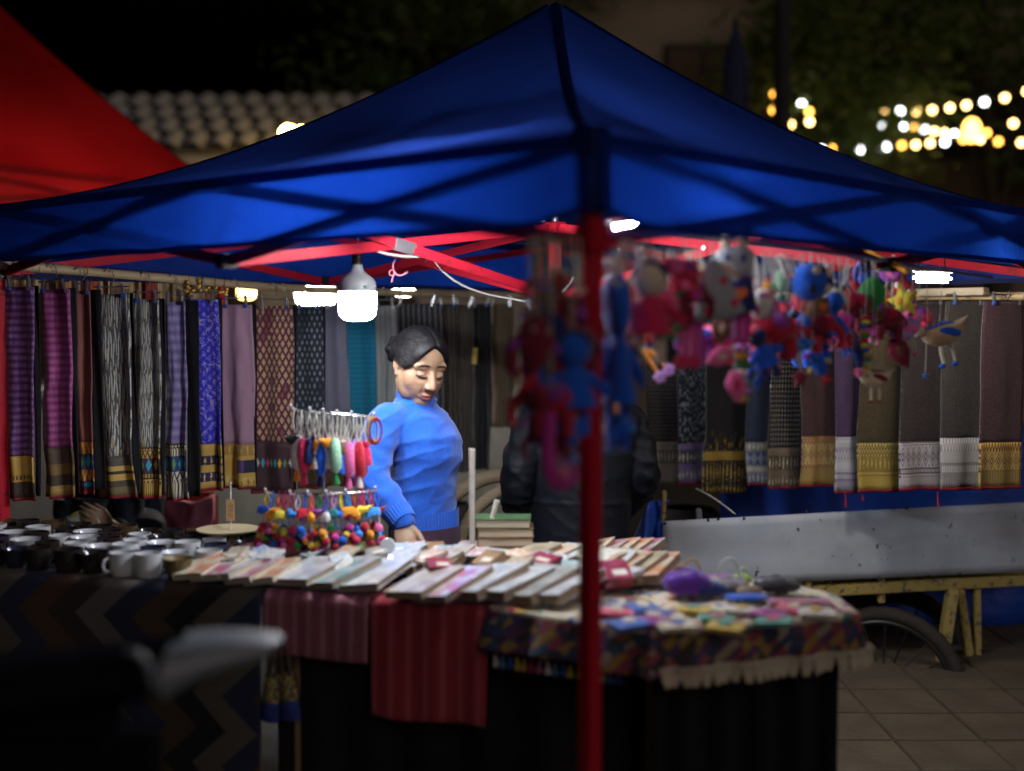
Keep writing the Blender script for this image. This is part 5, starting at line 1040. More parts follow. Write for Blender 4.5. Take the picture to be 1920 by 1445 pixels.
def sculpt(me, H):
    """eye sockets and mouth crease pressed into the remeshed face"""
    Hi = H.inverted(); back = (H.to_3x3()@Vector((0, 1, 0))).normalized()
    for v in me.vertices:
        p = Hi@v.co; ax = abs(p.x)
        if p.y < -.04 and -.1 < p.z < .08:
            d = .0050*math.exp(-((ax-.018)/.009)**2-((p.z-.006)/.012)**2)+.0035*math.exp(-((ax-.034)/.016)**2-((p.z-.0145)/.004)**2)+.0030*math.exp(-((ax-.033)/.016)**2-((p.z+.013)/.005)**2)
            d += .0034*math.exp(-(p.x/.021)**4-((p.z+.0640)/.0024)**2)+.0022*math.exp(-(p.x/.02)**2-((p.z+.081)/.005)**2)+.0016*math.exp(-((ax-.026)/.004)**2-((p.z+.047)/.012)**2)
            v.co += back*d
def hair(H, parent, m, bun=None, seed=0, tail=False):
    mb = MB(); M3 = H.to_3x3(); c0 = Vector((0, .014, .036)); nu, nv = 110, 64
    def f(u, v):
        th = math.pi*v; ph = 2*math.pi*u; d = Vector((math.sin(th)*math.sin(ph), -math.sin(th)*math.cos(ph), math.cos(th)))
        e = Vector((d.x*.0845, d.y*.1035, d.z*.0935)); p = c0+e
        fe = 1.55 if p.z > -.008 else 2; face = 1-((abs(p.x)/.074)**fe+(abs(p.z+.008)/(.104 if p.z > -.008 else .098))**fe) if p.y < .012 else -1
        ear = 1-(((p.y-.012)/.030)**2+((p.z+.012)/.040)**2) if abs(p.x) > .045 else -1
        low = (-.052-p.z)/.02 if p.y > .0 else (-.012-p.z)/.02
        k = max(face*6, ear*5, low); k = max(0, min(1, k+.3)); k = k*k*(3-2*k)
        an = math.atan2(p.x, p.z+.02); p = p+e*(-.20*k)+e.normalized()*(1-k)*(.0006*math.sin(an*110+9*nz(p.y*14, an*2, seed))+.007*nz(p.x*14+3, p.y*14, p.z*14)+.004-.0045*math.exp(-(p.x/.004)**2)*(p.z > .05))
        return H@p
    mb.grid(f, nu, nv); o = mb.build('hair', m, parent, ang=0)
    st = MB(); r = random.Random(seed+5)
    for k in range(420):
        x0 = r.uniform(-.073, .073); q = max(0, 1-(abs(x0)/.074)**1.55); z0 = -.008+.104*q**(1/1.55)+r.uniform(-.002, .010); a = [Vector((x0, 0, z0))-c0]
        y0 = -.1035*math.sqrt(max(0, 1-(a[0].x/.0845)**2-(a[0].z/.0935)**2)); s0_ = Vector((a[0].x, y0, a[0].z)); e_ = Vector(((bun[0][0] if bun else 0)+r.uniform(-.03, .03), .098, -.02+r.uniform(-.03, .04))) if True else None
        pts = []; jt = r.uniform(.001, .0045); sid = 1 if x0 > 0 else -1
        for i in range(9):
            t = i/8; p = s0_.lerp(e_, t)+Vector((sid*.05*math.sin(math.pi*t), 0, .07*math.sin(math.pi*t)*max(.15, 1-abs(x0)/.07)))
            n_ = Vector((p.x/.0845, p.y/.1035, p.z/.0935)); n_.normalize(); p = Vector((n_.x*.0845, n_.y*.1035, n_.z*.0935))*(1.035+jt*6*math.sin(math.pi*t)**.5+.012*nz(p.x*30, p.y*30, k)); pts.append(H@(c0+p))
        st.tube(pts, [.0003]+[.0011]*7+[.0006], 4, cap=False)
    st.build('hair_strands', m, parent, ang=0)
    if bun:
        b2 = MB(); c, r = Vector(bun[0]), bun[1]
        def g(u, v):
            th = math.pi*v; ph = 2*math.pi*u; d = Vector((math.sin(th)*math.sin(ph), -math.sin(th)*math.cos(ph), math.cos(th))); rr = r*(1+.07*math.sin(ph*2+th*7)+.05*nz(d.x*3, d.y*3, d.z*3)); return H@(c+Vector((d.x, d.y*.85, d.z))*rr)
        b2.grid(g, 36, 20); b2.build('hair_bun', m, parent, ang=0)
HAIR = mat('black_hair', lambda T: T.mix((T.noise(60, 2, T.vec(T.x*2, T.y*.6, T.z*.6)) > .66)*.30, (.005, .0045, .006), (.05, .047, .047)), .5, spec=.32, bump=lambda T: T.noise(240, 2, T.vec(T.x*2.5, T.y*.5, T.z*.5)), bstr=.5, bdist=.004)
KNIT = mat('blue_knit', lambda T: T.mul(T.mix(T.noise(10, 4).ss(.3, .75), (.014, .105, .60), (.028, .150, .70)), T.noise(260, 2)*.35+.82), .85, sheen=.35, spec=.15, bump=lambda T: T.noise(340, 2)*.7+T.noise(30, 3)*.5, bstr=.6, bdist=.008)
RIBK = mat('blue_rib_knit', lambda T: T.mul(T.mix(T.noise(10, 4), (.014, .105, .60), (.028, .145, .68)), T.noise(260, 2)*.35+.82), .85, sheen=.3, spec=.15, bump=lambda T: T.noise(340, 2), bstr=.4, bdist=.006)
# ---------------------------------------------------------------- the woman in the blue sweater
WD = 4.28; by = R(50); Wf = Vector((math.sin(by), -math.cos(by), 0)); Wr = Vector((-math.cos(by), -math.sin(by), 0))
wb_ = at(797, 990, WD); woman = thing('person', 'woman in bright blue knitted sweater looking down and reaching to the table', 'person', (wb_.x, wb_.y, 0))
HW = Matrix.Translation(at(786, 690, WD-.03))@Euler((0, R(4), R(37))).to_matrix().to_4x4()@Euler((R(20), 0, 0)).to_matrix().to_4x4()@Matrix.Scale(1.03, 4)
sh_r, el_r, wr_r = at(719, 799, 4.18), at(697, 893, 4.10), at(757, 977, 3.975)
hd = (at(769, 1046, 3.905)-wr_r).normalized()
sh_l, el_l, wr_l = at(818, 800, 4.36), at(812, 890, 4.43), at(800, 965, 4.42)
rings0 = [(797, 1000, .130, .098, 0), (797, 965, .133, .102, 0), (797, 930, .131, .099, 0), (798, 890, .134, .103, .004), (800, 852, .140, .115, .012), (797, 815, .146, .110, .010), (789, 788, .140, .098, 0), (783, 768, .116, .080, -.004), (780, 750, .082, .066, -.006), (780, 738, .060, .056, -.006)]
bm_ = MB(); inner_ = .80
ringloft(bm_, [(at(x, y, WD)+Wf*o, Wr, Wf, b*inner_, a*inner_) for x, y, b, a, o in rings0])
nk = HW@Vector((0, .018, -.05)); bm_.tube([at(780, 775, WD), at(781, 745, WD-.005), nk, HW@Vector((0, .01, .0))], [.05, .050, .050, .045], 18)
head_shape(bm_, HW)
limb(bm_, [sh_r, el_r, wr_r, wr_r+hd*.012], [.042, .036, .0255, .024]); limb(bm_, [sh_l, el_l, wr_l], [.042, .036, .026])
hand(bm_, wr_r+hd*.008, hd, Vector((1, .15, 0)), 1, (.12, .55, .75, .9), .95); hand(bm_, wr_l, Vector((-.1, .1, -1)), Vector((1, 0, 0)), 1, (.4, .5, .5, .5), .9)
hipc = at(797, 1000, WD)
for s in (-1, 1): limb(bm_, [hipc+Wr*s*.06+Vector((0, 0, -.02)), hipc+Wr*s*.07+Vector((0, 0, -.34))+Wf*.02, Vector((hipc.x, hipc.y, .06))+Wr*s*.07, Vector((hipc.x, hipc.y, .03))+Wr*s*.07+Wf*.10], [.075, .05, .034, .028])
me = remesh(bm_, .0034, 6, .5); sculpt(me, HW); paint(me, HW); me.materials.append(SKIN)
for v in me.vertices: v.co -= woman.location
me.name = 'body'; body = bpy.data.objects.new('body', me); COL.objects.link(body); body.parent = woman
from mathutils.bvhtree import BVHTree
def face_details(me, H, parent):
    bv = BVHTree.FromPolygons([v.co+parent.location for v in me.vertices], [tuple(p.vertices) for p in me.polygons]); dr = (H.to_3x3()@Vector((0, 1, 0))).normalized()
    def on(x, z, o=.0006):
        h = bv.ray_cast(H@Vector((x, -.25, z)), dr); return h[0]-dr*o if h[0] else H@Vector((x, -.09, z))
    BROW = mat('brow_hair', (.012, .009, .008), .8, spec=.1); LIPL = mat('lip_crease_shade', (.13, .03, .03), .6); LIP = mat('lips', (.36, .10, .095), .45)
    for s in (-1, 1):
        xs = [.012+.046*k/9 for k in range(10)]
        MB().tube([on(s*x, .0305+.0050*math.sin(math.pi*min(1, (k+2)/11))-.0012*max(0, k-6), .0002) for k, x in enumerate(xs)], [.0016, .0024, .0028, .0029, .0028, .0026, .0022, .0018, .0013, .0007], 8, flat=.6).build('eyebrow', BROW, parent, ang=0)
        xs = [.0165+.033*k/9 for k in range(10)]
        MB().tube([on(s*x, -.0025-.0042*math.sin(math.pi*k/9)+.0002*k, .0003) for k, x in enumerate(xs)], [.0005, .0010, .0013, .0015, .0016, .0017, .0017, .0016, .0013, .0008], 6).build('eyelash', BROW, parent, ang=0)
        MB().tube([on(s*x, .0085+.0035*math.sin(math.pi*k/9), -.0002) for k, x in enumerate(xs)], .0005, 5).build('eyelid_crease_shade', mat('lid_crease_shade', (.15, .08, .05), .7), parent, ang=0)  # thin dark line stands in for shade in the lid fold
        MB().ball(on(s*.0070, -.0375, -.0006), (.0032, .003, .0022)).build('nostril_shade', mat('nostril_shade_tone', (.03, .012, .01), .8), parent)  # dark ball stands in for the shade inside the nostril
    MB().tube([on(-.0215+.043*k/10, -.0638+.0014*math.cos((k-5)*1.1)-.0012*abs(k-5)/5, .0002) for k in range(11)], [.0004]+[.0009]*9+[.0004], 6).build('lip_line', LIPL, parent, ang=0)  # dark line stands in for shade between the lips
face_details(me, HW, woman)
hair(HW, woman, HAIR, ((-.020, .104, .022), .050), 1)
sw = MB(); ringloft(sw, [(at(x, y, WD)+Wf*o, Wr, Wf, b, a) for x, y, b, a, o in [(x-2, y, b*.93, a*.93, o) for x, y, b, a, o in rings0]])
limb(sw, [lerp(sh_r, at(770, 772, WD), .35), sh_r, el_r, lerp(el_r, wr_r, .5), wr_r-(wr_r-el_r).normalized()*.008], [.066, .064, .059, .051, .041], 16, 5)
limb(sw, [lerp(sh_l, at(790, 772, WD), .35), sh_l, el_l, wr_l], [.056, .054, .048, .038], 16, 5)
sw.tube([at(781, 755, WD), at(779, 738, WD-.004), at(778, 722, WD-.008), at(778, 716, WD-.010)], [.074, .064, .061, .056], 24)
for s in (-1, 1): sw.ball(at(800, 848, WD)+Wf*.050+Wr*s*.050, (.056, .056, .054))
me = remesh(sw, .0062, 7)
for v, nrm in zip(me.vertices, [n.vector.copy() for n in me.vertex_normals]):
    p = v.co; q = Vector((p.x*6+p.z*4, p.y*6, p.z*15-p.x*9)); r1 = 1-abs(mnoise.noise(q)); r2 = 1-abs(mnoise.noise(q*1.9+Vector((4, 2, 1))))
    arm = max(0, 1-min((p-lerp(sh_r, el_r, .75)).length, (p-lerp(el_r, wr_r, .35)).length)/.12)
    dk_ = .0055*(r1**5-.3)+.0015*(r2**4-.3); z = (p.z-.75)/.45; belly = math.exp(-((p.z-.93)/.10)**2)
    dk_ += .0012*belly*math.sin((p.z*58+p.x*22)+3*mnoise.noise(p*5))*.8+arm*.003*math.sin(p.z*120+p.x*60)
    v.co = p+nrm*dk_-woman.location
me.materials.append(KNIT); me.name = 'sweater'; o = bpy.data.objects.new('sweater', me); COL.objects.link(o); o.parent = woman
def ribring(name, c, ax, s, f, b, a, h, n, flare=0):
    mb = MB(); m = n*6
    def g(u, v): t = 2*math.pi*u; k = 1+.022*math.cos(n*t); vv = v-.5; return c+ax*h*vv+s*math.cos(t)*b*k*(1+flare*vv)+f*math.sin(t)*a*k*(1+flare*vv)
    mb.grid(g, m, 3); mb.grid(lambda u, v: c+ax*h*((v-.5))+s*math.cos(2*math.pi*u)*b*.93+f*math.sin(2*math.pi*u)*a*.93, m, 1); return mb.build(name, RIBK, woman, ang=0)
ribring('hem_rib', at(797, 972, WD), Vector((0, 0, 1)), Wr, Wf, .127, .099, .066, 64)
ad = (wr_r-el_r).normalized(); sx_, sy_, _ = basis(ad); ribring('cuff_rib', wr_r-ad*.020, ad, sx_, sy_, .044, .044, .05, 26, -.1)
cdv = (at(778, 712, WD-.012)-at(780, 742, WD)).normalized(); sx_, sy_, _ = basis(cdv); ribring('collar_rib', at(779, 727, WD-.005), cdv, sx_, sy_, .0655, .0635, .05, 44, -.12)
SKM = mat('plum_skirt_cloth', lambda T: T.mul(T.mix(T.noise(9, 3), (.040, .018, .040), (.075, .03, .065)), 1.0), .8, sheen=.1, bump=lambda T: T.noise(12, 3), bstr=.4, bdist=.02)
sk = MB(); sk.grid(lambda u, v: hipc+Vector((0, 0, .03-v*.64))+(Wr*math.cos(u*6.2832)*(.139-.0*v)+Wf*math.sin(u*6.2832)*(.106+.01*v))*(1+.05*math.sin(u*6.28*7+v*2)*v), 60, 20); sk.build('skirt', SKM, woman, ang=0)
# ---------------------------------------------------------------- customer in the black jacket, seen from behind
CDp = 4.62; cf = Vector((.25, .97, 0)).normalized(); cr = Vector((cf.y, -cf.x, 0))
cb_ = at(1088, 1000, CDp); cust = thing('person', 'person in black padded jacket seen from behind, beside the red pole', 'person', (cb_.x, cb_.y, 0))
HC = Matrix.Translation(at(1092, 680, CDp+.05))@Euler((0, 0, R(180-15))).to_matrix().to_4x4()@Euler((R(24), 0, 0)).to_matrix().to_4x4()
rc_ = [(1085, 1120, .165, .125), (1085, 1040, .180, .14), (1085, 960, .180, .14), (1086, 890, .188, .142), (1088, 820, .200, .138), (1090, 775, .200, .118), (1090, 752, .150, .095), (1090, 738, .075, .07)]
shl, ell, wrl = at(1004, 792, CDp), at(972, 890, CDp-.06), at(974, 985, CDp+.02); shr, elr, wrr = at(1176, 792, CDp+.03), at(1200, 885, CDp+.0), at(1176, 950, CDp+.2)
bm_ = MB(); ringloft(bm_, [(at(x, y, CDp), cr, cf, b*.85, a*.85) for x, y, b, a in rc_]); bm_.tube([at(1090, 770, CDp), at(1091, 735, CDp+.01), HC@Vector((0, .01, -.02))], [.055, .052, .048], 16); head_shape(bm_, HC)
limb(bm_, [shl, ell, wrl], [.05, .042, .03]); limb(bm_, [shr, elr, wrr], [.05, .042, .03])
hand(bm_, wrl, Vector((.1, 0, -1)), Vector((0, 1, 0)), 1, (.5, .6, .6, .6), .95); hand(bm_, wrr, Vector((-.6, .6, -.3)), Vector((0, 0, 1)), 1, (.5, .6, .6, .6), .95)
hc = at(1085, 1120, CDp)
for s in (-1, 1): limb(bm_, [hc+cr*s*.08, hc+cr*s*.085+Vector((0, 0, -.22)), Vector((hc.x, hc.y, .06))+cr*s*.08, Vector((hc.x, hc.y, .03))+cr*s*.08+cf*.12], [.09, .06, .04, .032])
me = remesh(bm_, .005, 3); paint(me, HC); me.materials.append(SKIN)
for v in me.vertices: v.co -= cust.location
me.name = 'body'; o = bpy.data.objects.new('body', me); COL.objects.link(o); o.parent = cust
hair(HC, cust, HAIR, None, 4)
JACK = mat('black_nylon', lambda T: T.mul(T.mix(T.noise(6, 3), (.004, .005, .009), (.008, .010, .016)), 1.0), .62, spec=.28, bump=lambda T: T.noise(8, 5, dist=.8), bstr=.35, bdist=.02)
jm = MB(); ringloft(jm, [(at(x, y, CDp), cr, cf, b*1.04, a*1.06) for x, y, b, a in rc_[1:]]); limb(jm, [lerp(shl, at(1060, 770, CDp), .3), shl, ell, lerp(ell, wrl, .6), wrl], [.072, .074, .068, .056, .043], 16, 5); limb(jm, [lerp(shr, at(1120, 770, CDp), .3), shr, elr, lerp(elr, wrr, .6), wrr], [.072, .076, .071, .058, .043], 16, 5)
jm.tube([at(1090, 760, CDp), at(1091, 738, CDp+.0), at(1091, 726, CDp+.01)], [.105, .085, .075], 20); jm.ball(at(1090, 768, CDp)-cf*.09, (.12, .06, .075))
me = remesh(jm, .0075, 5)
for v, nrm in zip(me.vertices, [n.vector.copy() for n in me.vertex_normals]):
    p = v.co; q = Vector((p.x*8, p.y*8, p.z*12)); armw = max(0, min(1, (abs(p.x-cb_.x)-.15)/.06)); r1 = 1-abs(mnoise.noise(q+Vector((0, 0, p.x*6)))); r2 = 1-abs(mnoise.noise(q*2.1))
    v.co = p+nrm*((.004+.008*armw)*(r1**4-.3)+(.001+.004*armw)*(r2**3-.3)+.004*math.exp(-((p.z-.80)/.006)**2))-cust.location
me.materials.append(JACK); me.name = 'jacket'; o = bpy.data.objects.new('jacket', me); COL.objects.link(o); o.parent = cust
tr_ = MB(); 
for s in (-1, 1): limb(tr_, [hc+cr*s*.08+Vector((0, 0, .10)), hc+cr*s*.085+Vector((0, 0, -.22)), Vector((hc.x, hc.y, .07))+cr*s*.08], [.115, .085, .065], 16)
tr_.build('trousers', flat('black_trousers', (.012, .012, .015), .8), cust, ang=0)
# ---------------------------------------------------------------- seated person behind the cups, mostly behind the skirts
SDp = 5.5; hp = at(264, 1045, SDp); seat = thing('person', 'seated person in dark navy clothes holding a leaflet behind the cups', 'person', (hp.x, hp.y, 0))
sf = Vector((-.8, -.6, 0)).normalized(); sr = Vector((sf.y, -sf.x, 0))
HS = Matrix.Translation(at(252, 735, SDp))@Euler((0, 0, R(-50))).to_matrix().to_4x4()@Euler((R(22), 0, 0)).to_matrix().to_4x4()
def chain(x, y, d): return at(x, y, d)
r3 = [(264, 1075, .13, .10), (262, 1000, .13, .10), (258, 900, .15, .105), (255, 845, .155, .10), (253, 815, .08, .07)]
shA, elA, wrA = at(246, 862, SDp-.16), at(240, 996, SDp-.30), at(206, 984, SDp-.42); shB, elB, wrB = at(268, 862, SDp+.16), at(262, 985, SDp+.05), at(250, 1010, SDp-.2)
bm_ = MB(); ringloft(bm_, [(at(x, y, SDp), sr, sf, b*.85, a*.85) for x, y, b, a in r3]); bm_.tube([at(254, 835, SDp), at(253, 790, SDp), HS@Vector((0, .01, -.02))], [.05, .05, .046], 14); head_shape(bm_, HS)
limb(bm_, [shA, elA, wrA], [.045, .04, .028]); limb(bm_, [shB, elB, wrB], [.045, .04, .028])
hv = (at(178, 968, SDp-.46)-wrA).normalized(); hand(bm_, wrA, hv, Vector((.2, .1, 1)), 1, (.25, .9, 1.0, 1.0), .95); hand(bm_, wrB, Vector((-.8, -.3, .2)), Vector((0, 1, 0)), 1, (.5, .6, .6, .6), .9)
kn1, kn2 = at(272, 986, SDp-.26), at(222, 1025, SDp+.05)
for k_, o_ in ((kn1, -.08), (kn2, .08)): limb(bm_, [hp+sr*o_, k_, Vector((k_.x, k_.y, .08))+sf*.02, Vector((k_.x, k_.y, .03))+sf*.13], [.075, .055, .036, .03])
me = remesh(bm_, .005, 3); paint(me, HS); me.materials.append(SKIN)
for v in me.vertices: v.co -= seat.location
me.name = 'body'; o = bpy.data.objects.new('body', me); COL.objects.link(o); o.parent = seat
hair(HS, seat, HAIR, None, 7)
NAVY = mat('navy_cotton', lambda T: T.mul(T.mix(T.noise(6, 3), (.012, .015, .032), (.022, .026, .050)), 1.0), .8, bump=lambda T: T.noise(10, 4), bstr=.5, bdist=.02)
ns = MB(); ringloft(ns, [(at(x, y, SDp), sr, sf, b*1.02, a*1.02) for x, y, b, a in r3]); limb(ns, [shA, elA, lerp(elA, wrA, .55)], [.065, .058, .045]); limb(ns, [shB, elB, lerp(elB, wrB, .8)], [.065, .055, .04])
for k_, o_ in ((kn1, -.08), (kn2, .08)): limb(ns, [hp+sr*o_, k_, Vector((k_.x, k_.y, .12))], [.095, .082, .055])
me = remesh(ns, .009, 5); me.materials.append(NAVY)
for v in me.vertices: v.co -= seat.location
me.name = 'clothes'; o = bpy.data.objects.new('clothes', me); COL.objects.link(o); o.parent = seat
tag(MB().box((hp.x, hp.y, .20), (.34, .34, .40), (0, 0, .5), .03).build('low_stool', flat('blue_stool_plastic', (.02, .06, .2), .5)), 'low plastic stool under the seated person', 'stool')
lf_ = at(161, 985, SDp-.47); tag(MB().slab(lambda u, v: lf_+Vector(((u-.5)*.10+(v-.5)*.07, .015*math.sin(u*3), (v-.5)*-.12+(u-.5)*.05)), 8, 8, (0, .0015, 0)).build('leaflet', mat('leaflet_print', lambda T: T.mix(T.noise(16, 1) > .56, T.mix(T.noise(30, 1) > .55, (.60, .62, .58), (.10, .28, .10)), (.65, .50, .05)), .5), None, ang=0), 'white leaflet with yellow and green print held by the seated person', 'leaflet')
# ================================================================ stuffed toys hung along the right front eave
def pillow(mb, pts, th, c=(0, 0, 0)):
    c = Vector(c); n = len(pts); cx = sum(p[0] for p in pts)/n; cz = sum(p[1] for p in pts)/n
    for s in (-1, 1):
        vs = []; fs = []
        for r in (1, .92, .75, .5, .25):
            for x, z in pts: vs.append(c+Vector((cx+(x-cx)*r, s*th*math.sqrt(max(0, 1-r*r)), cz+(z-cz)*r)))
        vs.append(c+Vector((cx, s*th, cz)))
        for i in range(4):
            for k in range(n): q = (i*n+k, i*n+(k+1) % n, (i+1)*n+(k+1) % n, (i+1)*n+k); fs.append(q if s > 0 else q[::-1])
        for k in range(n): q = (4*n+k, 4*n+(k+1) % n, 5*n); fs.append(q if s > 0 else q[::-1])
        mb.add(vs, fs)
def circ(rx, rz, n=20, cx=0, cz=0, a0=0, a1=6.2832): return [(cx+rx*math.cos(a0+(a1-a0)*k/n), cz+rz*math.sin(a0+(a1-a0)*k/n)) for k in range(n)]
def heart(s, cx=0, cz=0): return [(cx+s*.062*16*math.sin(t)**3/1.0, cz+s*.062*(13*math.cos(t)-5*math.cos(2*t)-2*math.cos(3*t)-math.cos(4*t))) for t in [6.2832*k/22 for k in range(22)]]
# unit shapes, top at z=0, height about 1, hanging down
def k_bunny(t, a, b, c):
    part(t, 'head', 'bu_h', lambda m: pillow(m, [(-.22, -.30), (-.20, -.52), (0, -.58), (.20, -.52), (.22, -.30), (.12, -.22), (-.12, -.22)], .13), felt(a))
    for s in (-1, 1): part(t, 'ear', 'bu_e%d' % s, lambda m: pillow(m, [(s*.05, -.26), (s*.02, -.1), (s*.06, 0), (s*.13, -.02), (s*.16, -.24)], .045), felt(b)); part(t, 'eye', 'bu_y%d' % s, lambda m: m.ball((s*.09, -.125, -.36), (.035, .02, .04)), felt((.02, .03, .15)))
    bd_ = part(t, 'body', 'bu_b', lambda m: pillow(m, [(-.2, -.56), (-.26, -.95), (-.1, -1.0), (.1, -1.0), (.26, -.95), (.2, -.56)], .11), felt(c)); part(bd_, 'patch', 'bu_p', lambda m: m.prism(heart(.09, .06, -.76), .23), felt((.6, .14, .03)))
def k_dress(t, a, b, c):
    part(t, 'body', 'dr_b', lambda m: pillow(m, [(-.10, -.05), (.10, -.05), (.2, -.3), (.42, -.92), (.2, -.97), (0, -.95), (-.2, -.97), (-.42, -.92), (-.2, -.3)], .12), felt(a))
    for k, (x, z) in enumerate(((.1, -.4), (.22, -.75), (-.2, -.8))): part(t, 'heart_patch', 'dr_h%d' % k, lambda m: m.prism(heart(.08, x, z), .22), felt(b))
    for s in (-1, 1): part(t, 'arm', 'dr_a%d' % s, lambda m: m.tube([(s*.1, 0, -.15), (s*.28, 0, -.3), (s*.36, 0, -.42)], [.06, .055, .05], 10), felt(c))
def k_eleph(t, a, b, c):
    part(t, 'body', 'el_b', lambda m: (m.ball((.08, 0, -.48), (.36, .22, .27)), m.ball((-.33, 0, -.36), (.20, .17, .20)), m.tube([(-.46, 0, -.40), (-.62, 0, -.52), (-.64, 0, -.74), (-.56, 0, -.86)], [.10, .085, .065, .05], 10), m.tube([(.40, 0, -.40), (.50, 0, -.52), (.50, 0, -.64)], [.03, .025, .03], 8)), felt(a))
    for s in (-1, 1):
        part(t, 'ear', 'el_e%d' % s, lambda m: m.ball((-.24, s*.19, -.36), (.17, .035, .20), (0, .2, s*.4)), felt(b)); part(t, 'eye', 'el_y%d' % s, lambda m: m.ball((-.44, s*.14, -.32), .028), felt((.01, .01, .01)))
        for x in (-.14, .28): part(t, 'leg', 'el_l%d%d' % (s, x > 0), lambda m: m.tube([(x, s*.12, -.62), (x, s*.13, -.96)], [.10, .09], 10), felt(a))
    part(t, 'saddle_cloth', 'el_s', lambda m: m.ball((.10, 0, -.40), (.22, .235, .20), None, 14, 9), felt(c))
def k_bird(t, a, b, c):
    part(t, 'body', 'bi_b', lambda m: pillow(m, circ(.48, .34, 14, 0, -.20, math.pi, 2*math.pi)+[(.5, -.16), (.62, -.02), (.2, -.12), (-.3, -.14)], .16), felt(a))
    part(t, 'wing', 'bi_w', lambda m: m.ball((.12, -.12, -.28), (.24, .05, .10), (0, .3, 0)), felt(b)); part(t, 'head', 'bi_h', lambda m: (m.ball((-.50, 0, -.12), (.14, .12, .13)),), felt(c))
    part(t, 'beak', 'bi_k', lambda m: m.lathe([(.05, 0), (0, .16)], 8, (-.60, 0, -.13), Matrix.Rotation(R(-95), 3, 'Y')), felt((.55, .25, .04)))
    for s in (-1, 1): l = part(t, 'leg', 'bi_l%d' % s, lambda m: m.tube([(.02+s*.10, 0, -.48), (.03+s*.13, 0, -.70), (.04+s*.12, 0, -.90)], [.045, .04, .04], 8), felt((.55, .47, .36))); part(l, 'foot', 'bi_f%d' % s, lambda m: m.ball((.0+s*.14, -.02, -.94), (.08, .06, .05)), felt(b))
    part(t, 'bead_trim', 'bi_t', lambda m: [m.ball((-.42+k*.095, -.03, -.10-.03*math.sin(k)), .038, None, 8, 6) for k in range(11)], felt(b))
def k_doll(t, a, b, c):
    part(t, 'head', 'do_h', lambda m: m.ball((0, 0, -.18), (.17, .16, .18)), felt(c)); part(t, 'hair', 'do_r', lambda m: m.ball((0, .035, -.14), (.19, .165, .17)), felt(b))
    part(t, 'dress', 'do_d', lambda m: m.lathe([(.06, -.32), (.14, -.40), (.17, -.52), (.24, -.70), (0, -.70)], 14), felt(a))
    for s in (-1, 1):
        part(t, 'arm', 'do_a%d' % s, lambda m: m.tube([(s*.12, 0, -.42), (s*.26, -.02, -.52), (s*.34, -.02, -.60)], [.055, .05, .045], 8), felt(a)); part(t, 'leg', 'do_l%d' % s, lambda m: m.tube([(s*.09, 0, -.68), (s*.11, 0, -.84), (s*.10, -.02, -.98)], [.055, .05, .055], 8), felt(c))
def k_fish(t, a, b, c):
    part(t, 'body', 'fi_b', lambda m: pillow(m, [(0, 0), (.16, -.12), (.24, -.34), (.18, -.58), (.06, -.74), (-.06, -.74), (-.18, -.58), (-.24, -.34), (-.16, -.12)], .15), felt(a)); part(t, 'tail', 'fi_t', lambda m: pillow(m, [(0, -.70), (.20, -.98), (.06, -.93), (0, -1), (-.06, -.93), (-.20, -.98)], .05), felt(b))
    for s in (-1, 1): part(t, 'fin', 'fi_f%d' % s, lambda m: pillow(m, [(s*.2, -.3), (s*.38, -.42), (s*.34, -.52), (s*.2, -.46)], .04), felt(c)); part(t, 'eye', 'fi_e%d' % s, lambda m: m.ball((s*.09, -.13, -.2), .03), felt((.5, .5, .5)))
def k_ball(t, a, b, c):
    part(t, 'ball', 'ba_b', lambda m: m.ball((0, 0, -.5), .46, None, 22, 14), felt(a))
    for k in range(5): part(t, 'patch', 'ba_p%d' % k, lambda m: m.ball((.30*math.cos(k*1.9), -.36, -.5+.26*math.sin(k*1.9)), (.13, .06, .13)), felt(b if k % 2 else c))
def k_donut(t, a, b, c):
    rg = part(t, 'ring', 'dn_r', lambda m: m.torus((0, 0, -.5), .32, .16, Matrix.Rotation(R(90), 3, 'X'), 26, 12), felt(a)); part(rg, 'icing', 'dn_i', lambda m: m.torus((0, -.035, -.5), .32, .145, Matrix.Rotation(R(90), 3, 'X'), 26, 10), felt(b))
def k_star(t, a, b, c):
    part(t, 'star', 'st_s', lambda m: pillow(m, [((.5 if k % 2 == 0 else .24)*math.sin(k*math.pi/5), -.5+(.5 if k % 2 == 0 else .24)*math.cos(k*math.pi/5)) for k in range(10)], .14), felt(a)); part(t, 'button', 'st_b', lambda m: m.ball((0, -.14, -.5), (.09, .03, .09)), felt(b))
def k_legs(t, a, b, c):
    for s in (-1, 1):
        l = part(t, 'leg', 'lg_l%d' % s, lambda m: m.tube([(s*.04, 0, 0), (s*.10, 0, -.35), (s*.13, 0, -.72)], [.055, .055, .05], 8), felt(a)); part(l, 'foot', 'lg_f%d' % s, lambda m: [m.ball((s*.15+.10*math.cos(k*1.257), -.03, -.84+.10*math.sin(k*1.257)), (.075, .05, .075), None, 10, 7) for k in range(5)], felt(b))
def k_leaf(t, a, b, c):
    part(t, 'pouch', 'lf_p', lambda m: pillow(m, [(-.1, 0), (.12, -.02), (.3, -.3), (.28, -.62), (.0, -1), (-.24, -.7), (-.34, -.34)], .13), felt(a)); part(t, 'panel', 'lf_n', lambda m: pillow(m, [(-.05, -.15), (.1, -.16), (.2, -.4), (0, -.8), (-.2, -.5)], .15), felt(b))
